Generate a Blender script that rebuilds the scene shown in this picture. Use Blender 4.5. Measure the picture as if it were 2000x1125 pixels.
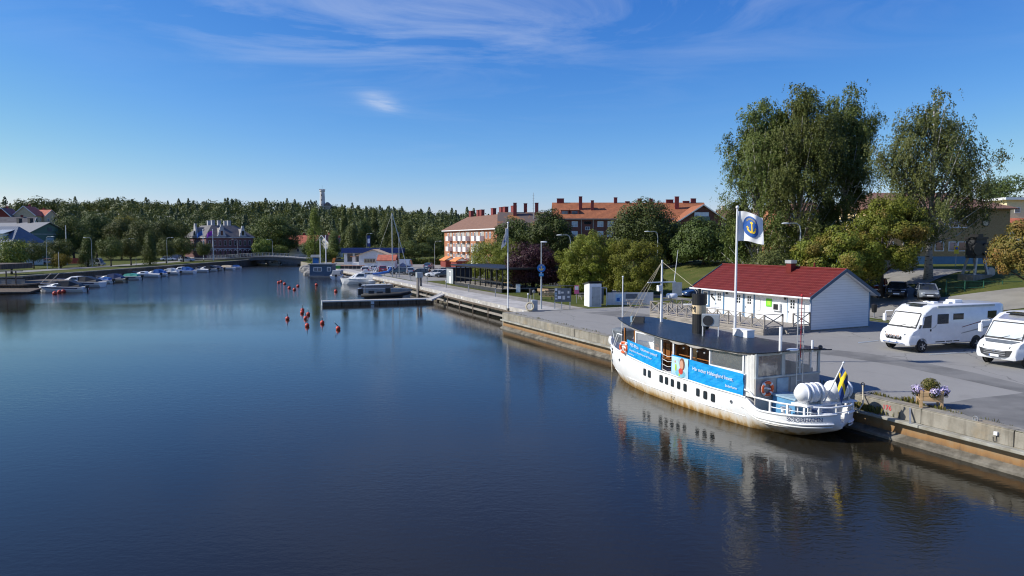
import bpy, bmesh, math, random
import numpy as np
from mathutils import Vector, Matrix
for _o in list(bpy.data.objects): bpy.data.objects.remove(_o)
SC = bpy.context.scene
COL = SC.collection
rad = math.radians
# ------------------------------------------------------------------ camera
F = 1400.; HZ = 470.; CH = 8.55            # focal length in photo pixels, horizon row, camera height over the water
PIT = math.atan((562.5-HZ)/F); cp, sp = math.cos(PIT), math.sin(PIT)
cam = bpy.data.cameras.new('camera'); cam.sensor_width = 36; cam.lens = F/2000*36
cam.clip_start = .3; cam.clip_end = 20000
CAM = bpy.data.objects.new('camera', cam); COL.objects.link(CAM)
CAM.location = (0, 0, CH); CAM.rotation_euler = (rad(90)-PIT, 0, 0); SC.camera = CAM
# ------------------------------------------------------------------ sky, sun, exposure
SUN_AZ, SUN_EL = -93., 36.                 # degrees from +Y (clockwise), elevation
W = bpy.data.worlds.new('World'); SC.world = W; W.use_nodes = True
def world():
    nt = W.node_tree; N = nt.nodes; L = nt.links; N.clear()
    out = N.new('ShaderNodeOutputWorld'); bg = N.new('ShaderNodeBackground')
    sky = N.new('ShaderNodeTexSky'); sky.sky_type = 'NISHITA'; sky.sun_disc = False
    sky.sun_elevation = rad(SUN_EL); sky.sun_rotation = rad(SUN_AZ)
    sky.air_density = 1.0; sky.dust_density = .15; sky.ozone_density = 4.0; sky.altitude = 0
    bg.inputs[1].default_value = .13
    # thin cirrus: noise on the plane of a high cloud layer
    tc = N.new('ShaderNodeTexCoord'); sep = N.new('ShaderNodeSeparateXYZ'); L.new(tc.outputs['Generated'], sep.inputs[0])
    mz = N.new('ShaderNodeMath'); mz.operation = 'MAXIMUM'; mz.inputs[1].default_value = .02; L.new(sep.outputs[2], mz.inputs[0])
    dx = N.new('ShaderNodeMath'); dx.operation = 'DIVIDE'; L.new(sep.outputs[0], dx.inputs[0]); L.new(mz.outputs[0], dx.inputs[1])
    dy = N.new('ShaderNodeMath'); dy.operation = 'DIVIDE'; L.new(sep.outputs[1], dy.inputs[0]); L.new(mz.outputs[0], dy.inputs[1])
    cb = N.new('ShaderNodeCombineXYZ'); L.new(dx.outputs[0], cb.inputs[0]); L.new(dy.outputs[0], cb.inputs[1])
    mp = N.new('ShaderNodeMapping'); mp.inputs['Rotation'].default_value = (0, 0, rad(-12)); mp.inputs['Scale'].default_value = (.62, .8, 1)
    mp.inputs['Location'].default_value = (3.1, 2.2, 0)
    L.new(cb.outputs[0], mp.inputs[0])
    n1 = N.new('ShaderNodeTexNoise'); n1.inputs['Scale'].default_value = 1.1; n1.inputs['Detail'].default_value = 9; n1.inputs['Roughness'].default_value = .62; n1.inputs['Distortion'].default_value = .9
    n2 = N.new('ShaderNodeTexNoise'); n2.inputs['Scale'].default_value = .45; n2.inputs['Detail'].default_value = 2
    L.new(mp.outputs[0], n1.inputs[0]); L.new(mp.outputs[0], n2.inputs[0])
    r1 = N.new('ShaderNodeMapRange'); r1.inputs[1].default_value = .44; r1.inputs[2].default_value = .8; L.new(n1.outputs[0], r1.inputs[0])
    r2 = N.new('ShaderNodeMapRange'); r2.inputs[1].default_value = .36; r2.inputs[2].default_value = .6; L.new(n2.outputs[0], r2.inputs[0])
    sy = N.new('ShaderNodeMath'); sy.operation = 'ABSOLUTE'; L.new(dy.outputs[0], sy.inputs[0])
    r3 = N.new('ShaderNodeMapRange'); r3.interpolation_type = 'SMOOTHSTEP'; r3.inputs[1].default_value = 5.6; r3.inputs[2].default_value = 3.0; r3.inputs[3].default_value = .1; L.new(sy.outputs[0], r3.inputs[0])
    m0 = N.new('ShaderNodeMath'); m0.operation = 'MULTIPLY'; L.new(r2.outputs[0], m0.inputs[0]); L.new(r3.outputs[0], m0.inputs[1])
    def mth(op, a, b=None):
        q = N.new('ShaderNodeMath'); q.operation = op
        for i, v in ((0, a), (1, b)):
            if v is None: continue
            if hasattr(v, 'links'): L.new(v, q.inputs[i])
            else: q.inputs[i].default_value = v
        return q.outputs[0]
    r4 = N.new('ShaderNodeMapRange'); r4.interpolation_type = 'SMOOTHSTEP'; r4.inputs[1].default_value = 2.1; r4.inputs[2].default_value = .9; r4.inputs[3].default_value = .12; L.new(mth('ABSOLUTE', mth('SUBTRACT', dx.outputs[0], .1)), r4.inputs[0])
    pf = mth('ADD', mth('POWER', mth('DIVIDE', mth('ADD', dx.outputs[0], .95), .11), 2.), mth('POWER', mth('DIVIDE', mth('SUBTRACT', dy.outputs[0], 5.25), .38), 2.))
    puff = mth('MULTIPLY', mth('EXPONENT', mth('MULTIPLY', pf, -1.)), 1.5)
    m0b = mth('ADD', mth('MULTIPLY', m0.outputs[0], r4.outputs[0]), puff)
    m1 = N.new('ShaderNodeMath'); m1.operation = 'MULTIPLY'; L.new(r1.outputs[0], m1.inputs[0]); L.new(m0b, m1.inputs[1])
    m2 = N.new('ShaderNodeMath'); m2.operation = 'MULTIPLY'; m2.inputs[1].default_value = .72; L.new(m1.outputs[0], m2.inputs[0]); m2.use_clamp = True
    mx = N.new('ShaderNodeMix'); mx.data_type = 'RGBA'
    def mul(src, c, bt='MULTIPLY'):
        h = N.new('ShaderNodeMix'); h.data_type = 'RGBA'; h.blend_type = bt; h.inputs[0].default_value = 1; h.inputs[7].default_value = c; h.clamp_result = False; L.new(src, h.inputs[6]); return h.outputs[2]
    k = .1546                              # tone of a clear northern sky: deeper towards the zenith
    c = mul(sky.outputs[0], (.74*k, .95*k, 1.32*k, 1)); c = mul(c, (1.25, 1.25, 1.25, 1), 'DARKEN')
    se = N.new('ShaderNodeSeparateColor'); L.new(c, se.inputs[0]); co = N.new('ShaderNodeCombineColor')
    for i, (g, n_) in enumerate(((1.8, 1.5), (1.25, .765), (.70, .71))):
        pw = N.new('ShaderNodeMath'); pw.operation = 'POWER'; pw.inputs[1].default_value = g; L.new(se.outputs[i], pw.inputs[0])
        ml = N.new('ShaderNodeMath'); ml.operation = 'MULTIPLY'; ml.inputs[1].default_value = n_/k; L.new(pw.outputs[0], ml.inputs[0]); L.new(ml.outputs[0], co.inputs[i])
    c = co.outputs[0]
    L.new(m2.outputs[0], mx.inputs[0]); L.new(c, mx.inputs[6]); mx.inputs[7].default_value = (4.6, 5.0, 5.8, 1)
    L.new(mx.outputs[2], bg.inputs[0]); L.new(bg.outputs[0], out.inputs[0])
world()
sl = bpy.data.lights.new('sun', 'SUN'); sl.energy = 4.6; sl.angle = rad(.53); sl.color = (1, .965, .89)
SUNO = bpy.data.objects.new('sun', sl); COL.objects.link(SUNO)
TOSUN = Vector((math.sin(rad(SUN_AZ))*math.cos(rad(SUN_EL)), math.cos(rad(SUN_AZ))*math.cos(rad(SUN_EL)), math.sin(rad(SUN_EL))))
SUNO.rotation_euler = (-TOSUN).to_track_quat('-Z', 'Y').to_euler(); SUNO.location = TOSUN*200
vs = SC.view_settings; vs.view_transform = 'Standard'; vs.look = 'None'; vs.exposure = .25; vs.gamma = 1; vs.use_curve_mapping = False
SC.cycles.pixel_filter_type = 'BLACKMAN_HARRIS'; SC.cycles.filter_width = 1.15
# ------------------------------------------------------------------ from photo pixels to places
def ray(x, y):
    a = (x-1000)/F; b = (562.5-y)/F
    return (a, cp+b*sp, -sp+b*cp)
def P(x, y, z=1.55):                       # where the sight line meets the level z
    d = ray(x, y); t = (z-CH)/d[2]; return Vector((d[0]*t, d[1]*t, z))
def D(x, y, Y):                            # at a known distance
    d = ray(x, y); t = Y/d[1]; return Vector((d[0]*t, Y, CH+d[2]*t))
QA = rad(24); QU = Vector((-math.sin(QA), math.cos(QA), 0)); QN = Vector((math.cos(QA), math.sin(QA), 0))
C0 = P(985, 611)
QZ = 1.55
def ST(s, t, z=QZ): v = C0+QN*s+QU*t; return Vector((v.x, v.y, z))     # s: inland from the quay edge, t: along it
def st(X, Y): v = Vector((X, Y, 0))-Vector((C0.x, C0.y, 0)); return v.dot(QN), v.dot(QU)
def sm(a, b, x):
    x = min(1, max(0, (x-a)/(b-a))); return x*x*(3-2*x)
# ------------------------------------------------------------------ helpers
class MB:
    def __init__(s): s.v = []; s.f = []
    def add(s, vs, fs):
        k = len(s.v); s.v += [tuple(v) for v in vs]; s.f += [tuple(i+k for i in f) for f in fs]; return s
    def box(s, x0, x1, y0, y1, z0, z1):
        return s.add([(x0,y0,z0),(x1,y0,z0),(x1,y1,z0),(x0,y1,z0),(x0,y0,z1),(x1,y0,z1),(x1,y1,z1),(x0,y1,z1)],
                     [(3,2,1,0),(4,5,6,7),(0,1,5,4),(1,2,6,5),(2,3,7,6),(3,0,4,7)])
    def cb(s, c, d): return s.box(c[0]-d[0]/2, c[0]+d[0]/2, c[1]-d[1]/2, c[1]+d[1]/2, c[2]-d[2]/2, c[2]+d[2]/2)
    def bar(s, p, q, w, h=None):
        p, q = Vector(p), Vector(q); h = h or w; d = (q-p).normalized()
        up = Vector((0,0,1)) if abs(d.z) < .95 else Vector((1,0,0))
        a = d.cross(up).normalized()*w/2; b = a.cross(d).normalized()*h/2
        return s.add([p-a-b,p+a-b,p+a+b,p-a+b,q-a-b,q+a-b,q+a+b,q-a+b], [(3,2,1,0),(4,5,6,7),(0,1,5,4),(1,2,6,5),(2,3,7,6),(3,0,4,7)])
    def cyl(s, p, q, r, r2=None, n=8):
        p, q = Vector(p), Vector(q); r2 = r if r2 is None else r2; d = (q-p).normalized()
        up = Vector((0,0,1)) if abs(d.z) < .95 else Vector((1,0,0))
        a = d.cross(up).normalized(); b = a.cross(d).normalized()
        vs = []
        for c, rr in ((p, r), (q, r2)):
            for i in range(n):
                t = 2*math.pi*i/n; vs.append(c+a*rr*math.cos(t)+b*rr*math.sin(t))
        fs = [(i, (i+1) % n, n+(i+1) % n, n+i) for i in range(n)]+[tuple(range(n-1,-1,-1)), tuple(range(n,2*n))]
        return s.add(vs, fs)
    def tube(s, pts, r, n=6):
        pts = [Vector(p) for p in pts]; rs = r if isinstance(r, (list, tuple)) else [r]*len(pts); rings = []
        for i, p in enumerate(pts):
            d = (pts[min(i+1,len(pts)-1)]-pts[max(i-1,0)]).normalized()
            up = Vector((0,0,1)) if abs(d.z) < .9 else Vector((1,0,0))
            a = d.cross(up).normalized(); b = a.cross(d).normalized()
            rings.append([p+a*rs[i]*math.cos(2*math.pi*k/n)+b*rs[i]*math.sin(2*math.pi*k/n) for k in range(n)])
        return s.loft(rings)
    def loft(s, rings, cap=True, closed=True):
        n = len(rings[0]); vs = [v for r in rings for v in r]; fs = []
        for j in range(len(rings)-1):
            for i in range(n if closed else n-1):
                k = (i+1) % n; fs.append((j*n+i, j*n+k, (j+1)*n+k, (j+1)*n+i))
        if cap and closed:
            fs.append(tuple(range(n-1,-1,-1))); m = (len(rings)-1)*n; fs.append(tuple(range(m, m+n)))
        return s.add(vs, fs)
    def lathe(s, prof, n=12, c=(0,0,0), axis='z'):
        rings = []
        for r, z in prof:
            ring = []
            for i in range(n):
                a = 2*math.pi*i/n; x, y = r*math.cos(a), r*math.sin(a)
                ring.append((c[0]+x, c[1]+y, c[2]+z) if axis == 'z' else ((c[0]+z, c[1]+x, c[2]+y) if axis == 'x' else (c[0]+y, c[1]+z, c[2]+x)))
            rings.append(ring)
        return s.loft(rings)
    def sphere(s, c, r, n=10, m=6):
        r = r if isinstance(r, (tuple, list)) else (r, r, r)
        return s.loft([[(c[0]+r[0]*math.sin(t)*math.cos(2*math.pi*i/n), c[1]+r[1]*math.sin(t)*math.sin(2*math.pi*i/n), c[2]+r[2]*math.cos(t)) for i in range(n)] for t in [math.pi*(.02+.96*j/m) for j in range(m, -1, -1)]])
    def torus(s, c, R, r, axis='z', n=16, m=6, a0=0, a1=2*math.pi):
        full = abs(a1-a0-2*math.pi) < 1e-6; rings = []
        for i in range(n+(0 if full else 1)):
            a = a0+(a1-a0)*i/n; ring = []
            for j in range(m):
                b = 2*math.pi*j/m; q = (R+r*math.cos(b)); x, y, z = q*math.cos(a), q*math.sin(a), r*math.sin(b)
                ring.append({'z': (c[0]+x, c[1]+y, c[2]+z), 'y': (c[0]+x, c[1]+z, c[2]+y), 'x': (c[0]+z, c[1]+x, c[2]+y)}[axis])
            rings.append(ring)
        if full: rings.append(rings[0])
        return s.loft(rings, cap=not full)
    def poly(s, pts, th=None, dirv=(0,0,1)):           # flat polygon, optionally extruded along dirv by th
        n = len(pts); pts = [Vector(p) for p in pts]
        if th is None: return s.add(pts, [tuple(range(n))])
        d = Vector(dirv)*th
        return s.add(pts+[p+d for p in pts], [tuple(range(n-1,-1,-1)), tuple(range(n,2*n))]+[(i,(i+1)%n,n+(i+1)%n,n+i) for i in range(n)])
    def grid(s, rows):
        n = len(rows[0]); vs = [v for r in rows for v in r]
        return s.add(vs, [(j*n+i, j*n+i+1, (j+1)*n+i+1, (j+1)*n+i) for j in range(len(rows)-1) for i in range(n-1)])
    def mesh(s, name, mt, smooth=False, fix=True):
        me = bpy.data.meshes.new(name); me.from_pydata(s.v, [], s.f)
        if fix:
            b = bmesh.new(); b.from_mesh(me); bmesh.ops.recalc_face_normals(b, faces=b.faces); b.to_mesh(me); b.free()
        me.materials.append(M(mt))
        if smooth: me.shade_smooth()
        return me
    def build(s, name, mt, parent=None, smooth=False, bevel=0, loc=None, fix=True):
        o = bpy.data.objects.new(name, s.mesh(name, mt, smooth, fix)); COL.objects.link(o)
        if parent: o.parent = parent
        if loc is not None: o.location = loc
        if bevel:
            m = o.modifiers.new('bevel', 'BEVEL'); m.width = bevel; m.segments = 2; m.limit_method = 'ANGLE'
        return o
def inst(name, me, parent=None, loc=(0,0,0), rz=0., scale=None):
    o = bpy.data.objects.new(name, me); COL.objects.link(o); o.parent = parent; o.location = loc; o.rotation_euler = (0, 0, rz)
    if scale: o.scale = scale
    return o
def tag(o, label, cat, group=None):
    o['label'] = label; o['category'] = cat
    if group: o['group'] = group
    return o
def thing(name, label, cat, loc=(0,0,0), rz=0., group=None):
    o = bpy.data.objects.new(name, None); COL.objects.link(o); o.location = loc; o.rotation_euler = (0, 0, rz); o.empty_display_size = .3
    return tag(o, label, cat, group)
def struct(o): o['kind'] = 'structure'; return o
def stuff(o): o['kind'] = 'stuff'; return o
def clone(o, loc, rz, label, parent=None, scale=None):
    c = o.copy(); COL.objects.link(c); c.location = loc; c.rotation_euler = (0, 0, rz)
    if scale: c.scale = scale
    if label: c['label'] = label
    for ch in o.children:
        d = ch.copy(); COL.objects.link(d); d.parent = c
        for g in ch.children:
            e = g.copy(); COL.objects.link(e); e.parent = d
    return c
def text(name, body, size, mt, parent, loc, rot, align='CENTER', depth=.004, sx=1., shear=0.):
    cu = bpy.data.curves.new(name, 'FONT'); cu.body = body; cu.size = size; cu.align_x = align; cu.align_y = 'CENTER'; cu.extrude = depth; cu.shear = shear
    t = bpy.data.objects.new('tmp', cu); COL.objects.link(t)
    dg = bpy.context.evaluated_depsgraph_get(); me = bpy.data.meshes.new_from_object(t.evaluated_get(dg)); bpy.data.objects.remove(t)
    me.materials.clear(); me.materials.append(M(mt)); me.name = name
    o = bpy.data.objects.new(name, me); COL.objects.link(o); o.parent = parent; o.location = loc; o.rotation_euler = rot; o.scale = (sx, 1, 1)
    return o
# ------------------------------------------------------------------ materials
MATS = {}; SPEC = {}
def M(n):
    if n in MATS: return MATS[n]
    MATS[n] = SPEC[n](n) if callable(SPEC[n]) else plain(n, **SPEC[n]); return MATS[n]
def nn(nt, t, **kw):
    n = nt.nodes.new(t)
    for k, v in kw.items(): setattr(n, k, v)
    return n
def base(n):
    m = bpy.data.materials.new(n); m.use_nodes = True; nt = m.node_tree; b = nt.nodes['Principled BSDF']; return m, nt, b
def c4(c): return (c[0], c[1], c[2], 1)
def noise(nt, scale, detail=4, coord='Object', stretch=None, rough=.6):
    tc = nn(nt, 'ShaderNodeTexCoord'); n = nn(nt, 'ShaderNodeTexNoise'); n.inputs['Scale'].default_value = scale; n.inputs['Detail'].default_value = detail; n.inputs['Roughness'].default_value = rough
    src = tc.outputs[coord]
    if stretch:
        mp = nn(nt, 'ShaderNodeMapping'); mp.inputs['Scale'].default_value = stretch; nt.links.new(src, mp.inputs[0]); src = mp.outputs[0]
    nt.links.new(src, n.inputs['Vector']); return n.outputs[0]
def ramp(nt, src, a, b, lo=0., hi=1.):
    r = nn(nt, 'ShaderNodeMapRange'); r.inputs[1].default_value = a; r.inputs[2].default_value = b; r.inputs[3].default_value = lo; r.inputs[4].default_value = hi; nt.links.new(src, r.inputs[0]); return r.outputs[0]
def mixc(nt, f, a, b):
    m = nn(nt, 'ShaderNodeMix', data_type='RGBA')
    for i, x in ((0, f), (6, a), (7, b)):
        if hasattr(x, 'is_linked') or hasattr(x, 'links'): nt.links.new(x, m.inputs[i])
        else: m.inputs[i].default_value = x if i == 0 else c4(x)
    return m.outputs[2]
def math_(nt, op, a, b=None):
    m = nn(nt, 'ShaderNodeMath', operation=op)
    for i, x in ((0, a), (1, b)):
        if x is None: continue
        if hasattr(x, 'links'): nt.links.new(x, m.inputs[i])
        else: m.inputs[i].default_value = x
    return m.outputs[0]
def bumpit(nt, b, h, dist=.02, strength=1.):
    bp = nn(nt, 'ShaderNodeBump'); bp.inputs['Distance'].default_value = dist; bp.inputs['Strength'].default_value = strength
    nt.links.new(h, bp.inputs['Height']); nt.links.new(bp.outputs[0], b.inputs['Normal'])
def plain(n, c, r=.6, var=.12, s=2.5, metal=0, c2=None, bump=0, bs=30, spec=.5, stretch=None, trans=0, emit=None, lo=.4, hi=.62):
    m, nt, b = base(n)
    d = c2 or tuple(min(1, x*(1-var)) for x in c); e = c if c2 else tuple(min(1, x*(1+var)) for x in c)
    f = ramp(nt, noise(nt, s, 6, stretch=stretch), lo, hi)
    nt.links.new(mixc(nt, f, e, d), b.inputs['Base Color'])
    b.inputs['Roughness'].default_value = r; b.inputs['Metallic'].default_value = metal; b.inputs['Specular IOR Level'].default_value = spec
    if bump: bumpit(nt, b, noise(nt, bs, 5), bump)
    return m
# ------------------------------------------------------------------ material list
def m_water(n):
    m, nt, b = base(n); b.inputs['Base Color'].default_value = (.015, .0128, .008, 1); b.inputs['Roughness'].default_value = .015; b.inputs['IOR'].default_value = 1.333
    b.inputs['Specular IOR Level'].default_value = .5
    a = noise(nt, 1.5, 3, stretch=(1, 1.7, 1)); c = noise(nt, 3.4, 3, stretch=(1.0, 1.6, 1)); big = ramp(nt, noise(nt, .022, 3, stretch=(.6, 1.6, 1)), .40, .62, .3, 1.); tw = nn(nt, 'ShaderNodeTexCoord'); sw = nn(nt, 'ShaderNodeSeparateXYZ'); nt.links.new(tw.outputs['Object'], sw.inputs[0])
    wind = math_(nt, 'ADD', sw.outputs[1], math_(nt, 'MULTIPLY', math_(nt, 'SUBTRACT', noise(nt, .03, 2), .5), 60.)); big = math_(nt, 'ADD', big, math_(nt, 'MULTIPLY', ramp(nt, wind, 96, 120, 0., 6.), ramp(nt, sw.outputs[0], -32., -58.)))      # breeze on the upper reach
    h = math_(nt, 'ADD', math_(nt, 'MULTIPLY', a, .010), math_(nt, 'MULTIPLY', c, .0095))
    h = math_(nt, 'MULTIPLY', h, big)
    rg = math_(nt, 'ADD', math_(nt, 'MULTIPLY', math_(nt, 'MULTIPLY', ramp(nt, wind, 94, 124), ramp(nt, sw.outputs[0], -30., -58.)), .12), ramp(nt, sw.outputs[1], 40, 170, .012, .03)); nt.links.new(rg, b.inputs['Roughness'])
    bumpit(nt, b, h, 1.0); return m
def m_asphalt(n):
    m, nt, b = base(n)
    f = ramp(nt, noise(nt, .11, 5), .35, .68); g = ramp(nt, noise(nt, 55, 3), .3, .7); k = ramp(nt, noise(nt, 1.1, 6, stretch=(1, .35, 1)), .52, .75)
    c = mixc(nt, f, (.262, .250, .226), (.215, .205, .186)); c = mixc(nt, math_(nt, 'MULTIPLY', k, .35), c, (.172, .165, .15)); c = mixc(nt, math_(nt, 'MULTIPLY', g, .35), c, (.36, .34, .31))
    vo = nn(nt, 'ShaderNodeTexVoronoi', feature='DISTANCE_TO_EDGE'); vo.inputs['Scale'].default_value = .13; tc = nn(nt, 'ShaderNodeTexCoord'); wv = nn(nt, 'ShaderNodeVectorMath', operation='ADD'); wn = nn(nt, 'ShaderNodeTexNoise'); wn.inputs['Scale'].default_value = .9
    nt.links.new(tc.outputs['Object'], wn.inputs['Vector']); nt.links.new(tc.outputs['Object'], wv.inputs[0]); nt.links.new(wn.outputs['Color'], wv.inputs[1]); nt.links.new(wv.outputs[0], vo.inputs['Vector'])
    c = mixc(nt, math_(nt, 'MULTIPLY', ramp(nt, vo.outputs['Distance'], .006, .002), .55), c, (.09, .085, .08))      # sealed cracks
    c = mixc(nt, math_(nt, 'MULTIPLY', ramp(nt, noise(nt, .55, 4), .62, .74), .4), c, (.15, .14, .13))
    nt.links.new(c, b.inputs['Base Color']); b.inputs['Roughness'].default_value = .92; bumpit(nt, b, noise(nt, 60, 2), .006); return m
def m_grass(n, c1=(.07, .092, .02), c2=(.112, .112, .032), c3=(.17, .14, .06)):
    m, nt, b = base(n)
    c = mixc(nt, ramp(nt, noise(nt, .35, 6), .38, .64), c1, c2); c = mixc(nt, ramp(nt, noise(nt, 1.9, 5), .58, .75), c, c3)
    nt.links.new(c, b.inputs['Base Color']); b.inputs['Roughness'].default_value = .95; b.inputs['Specular IOR Level'].default_value = .1; bumpit(nt, b, noise(nt, 9, 6), .12); return m
def m_concrete(n, c1=(.30, .275, .225), c2=(.20, .18, .14), stain=(.11, .095, .07)):
    m, nt, b = base(n)
    c = mixc(nt, ramp(nt, noise(nt, 1.3, 7), .36, .66), c1, c2)
    c = mixc(nt, math_(nt, 'MULTIPLY', ramp(nt, noise(nt, 2.2, 6, stretch=(1.4, 1.4, .18)), .5, .72), .75), c, stain)
    c = mixc(nt, math_(nt, 'MULTIPLY', ramp(nt, noise(nt, .7, 4), .55, .7), .4), c, (.34, .24, .12))
    nt.links.new(c, b.inputs['Base Color']); b.inputs['Roughness'].default_value = .9; bumpit(nt, b, noise(nt, 14, 6), .012); return m
def m_zstain(n, c1, c2, z0, z1, st=(1.2, 1.2, .25), rough=.7, c3=None, z2=None, z3=None, bot=None, bz=.1):
    # colour c1 above, rust stain c2 growing below z1, streaked; object space z
    m, nt, b = base(n); tc = nn(nt, 'ShaderNodeTexCoord'); sx = nn(nt, 'ShaderNodeSeparateXYZ'); nt.links.new(tc.outputs['Object'], sx.inputs[0])
    z = sx.outputs[2]; ns = noise(nt, 2.6, 7, stretch=st); n3 = noise(nt, 1.0, 6)
    zz = math_(nt, 'ADD', z, math_(nt, 'MULTIPLY', math_(nt, 'SUBTRACT', ns, .5), (z1-z0)*1.5)); f = ramp(nt, zz, z1, z0)
    c = mixc(nt, ramp(nt, n3, .4, .62), c1, tuple(x*.93 for x in c1)); c = mixc(nt, f, c, c2)
    if c3: c = mixc(nt, ramp(nt, zz, z3, z2), c, c3)
    if bot: c = mixc(nt, ramp(nt, z, bz+.03, bz), c, bot)
    nt.links.new(c, b.inputs['Base Color']); b.inputs['Roughness'].default_value = rough; return m
def leafmat(n, c1, c2, tr=.22, c3=None, ns=.32, na=.5, nb=.66):
    m, nt, b = base(n); g = nn(nt, 'ShaderNodeNewGeometry')
    oi = nn(nt, 'ShaderNodeObjectInfo')
    c = mixc(nt, g.outputs['Random Per Island'], c1, c2)
    if c3: c = mixc(nt, ramp(nt, noise(nt, ns, 3), na, nb), c, c3)
    hs = nn(nt, 'ShaderNodeHueSaturation'); nt.links.new(c, hs.inputs['Color']); nt.links.new(ramp(nt, oi.outputs['Random'], 0, 1, .82, 1.18), hs.inputs['Value'])
    nt.links.new(ramp(nt, oi.outputs['Random'], 0, 1, .485, .51), hs.inputs['Hue'])
    nt.links.new(hs.outputs[0], b.inputs['Base Color']); b.inputs['Roughness'].default_value = .55; b.inputs['Specular IOR Level'].default_value = .25
    t = nn(nt, 'ShaderNodeBsdfTranslucent'); nt.links.new(hs.outputs[0], t.inputs[0]); mx = nn(nt, 'ShaderNodeMixShader'); mx.inputs[0].default_value = tr
    out = nt.nodes['Material Output']; nt.links.new(b.outputs[0], mx.inputs[1]); nt.links.new(t.outputs[0], mx.inputs[2]); nt.links.new(mx.outputs[0], out.inputs[0]); return m
def m_wave(n, c, period, axis='X', depth=.02, r=.5, var=.1, prof='SIN', metal=0):
    m, nt, b = base(n); tc = nn(nt, 'ShaderNodeTexCoord'); w = nn(nt, 'ShaderNodeTexWave', bands_direction=axis, wave_profile=prof); w.inputs['Scale'].default_value = .314/period if False else 2*math.pi/20/period
    nt.links.new(tc.outputs['Object'], w.inputs[0]); bumpit(nt, b, w.outputs['Fac'], depth)
    nt.links.new(mixc(nt, ramp(nt, noise(nt, 1.6, 6), .38, .64), tuple(x*(1+var) for x in c), tuple(x*(1-var) for x in c)), b.inputs['Base Color'])
    b.inputs['Roughness'].default_value = r; b.inputs['Metallic'].default_value = metal; return m
def m_clear(n, tint=(.75, .76, .76), a=.28, rough=.12):
    m, nt, b = base(n); t = nn(nt, 'ShaderNodeBsdfTransparent'); g = nn(nt, 'ShaderNodeBsdfGlossy'); g.inputs['Roughness'].default_value = rough; d = nn(nt, 'ShaderNodeBsdfDiffuse'); d.inputs[0].default_value = c4(tint)
    bp = nn(nt, 'ShaderNodeBump'); bp.inputs['Distance'].default_value = .05; nt.links.new(noise(nt, 2.2, 3, stretch=(1, 1, .45)), bp.inputs['Height']); nt.links.new(bp.outputs[0], g.inputs['Normal'])
    m1 = nn(nt, 'ShaderNodeMixShader'); m1.inputs[0].default_value = a*.55; nt.links.new(t.outputs[0], m1.inputs[1]); nt.links.new(d.outputs[0], m1.inputs[2])
    m2 = nn(nt, 'ShaderNodeMixShader'); m2.inputs[0].default_value = .16; nt.links.new(m1.outputs[0], m2.inputs[1]); nt.links.new(g.outputs[0], m2.inputs[2])
    nt.links.new(m2.outputs[0], nt.nodes['Material Output'].inputs[0]); return m
def m_paint(n, c, r=.25, coat=.5):
    m, nt, b = base(n); nt.links.new(mixc(nt, ramp(nt, noise(nt, 3, 5), .4, .65), c, tuple(x*.93 for x in c)), b.inputs['Base Color']); b.inputs['Roughness'].default_value = r; b.inputs['Coat Weight'].default_value = coat; b.inputs['Coat Roughness'].default_value = .06; return m
def m_lichen(n):
    m, nt, b = base(n)
    c = mixc(nt, ramp(nt, noise(nt, .5, 4), .54, .62), (.12, .09, .08), (.30, .13, .045)); nt.links.new(c, b.inputs['Base Color']); b.inputs['Roughness'].default_value = .85; return m
def m_bark(n):
    m, nt, b = base(n); k = ramp(nt, noise(nt, 3.2, 5, stretch=(.6, .6, 2.2)), .52, .62)
    c = mixc(nt, k, (.42, .40, .36), (.05, .045, .04)); nt.links.new(c, b.inputs['Base Color']); b.inputs['Roughness'].default_value = .85; bumpit(nt, b, noise(nt, 9, 5), .03); return m
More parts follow.
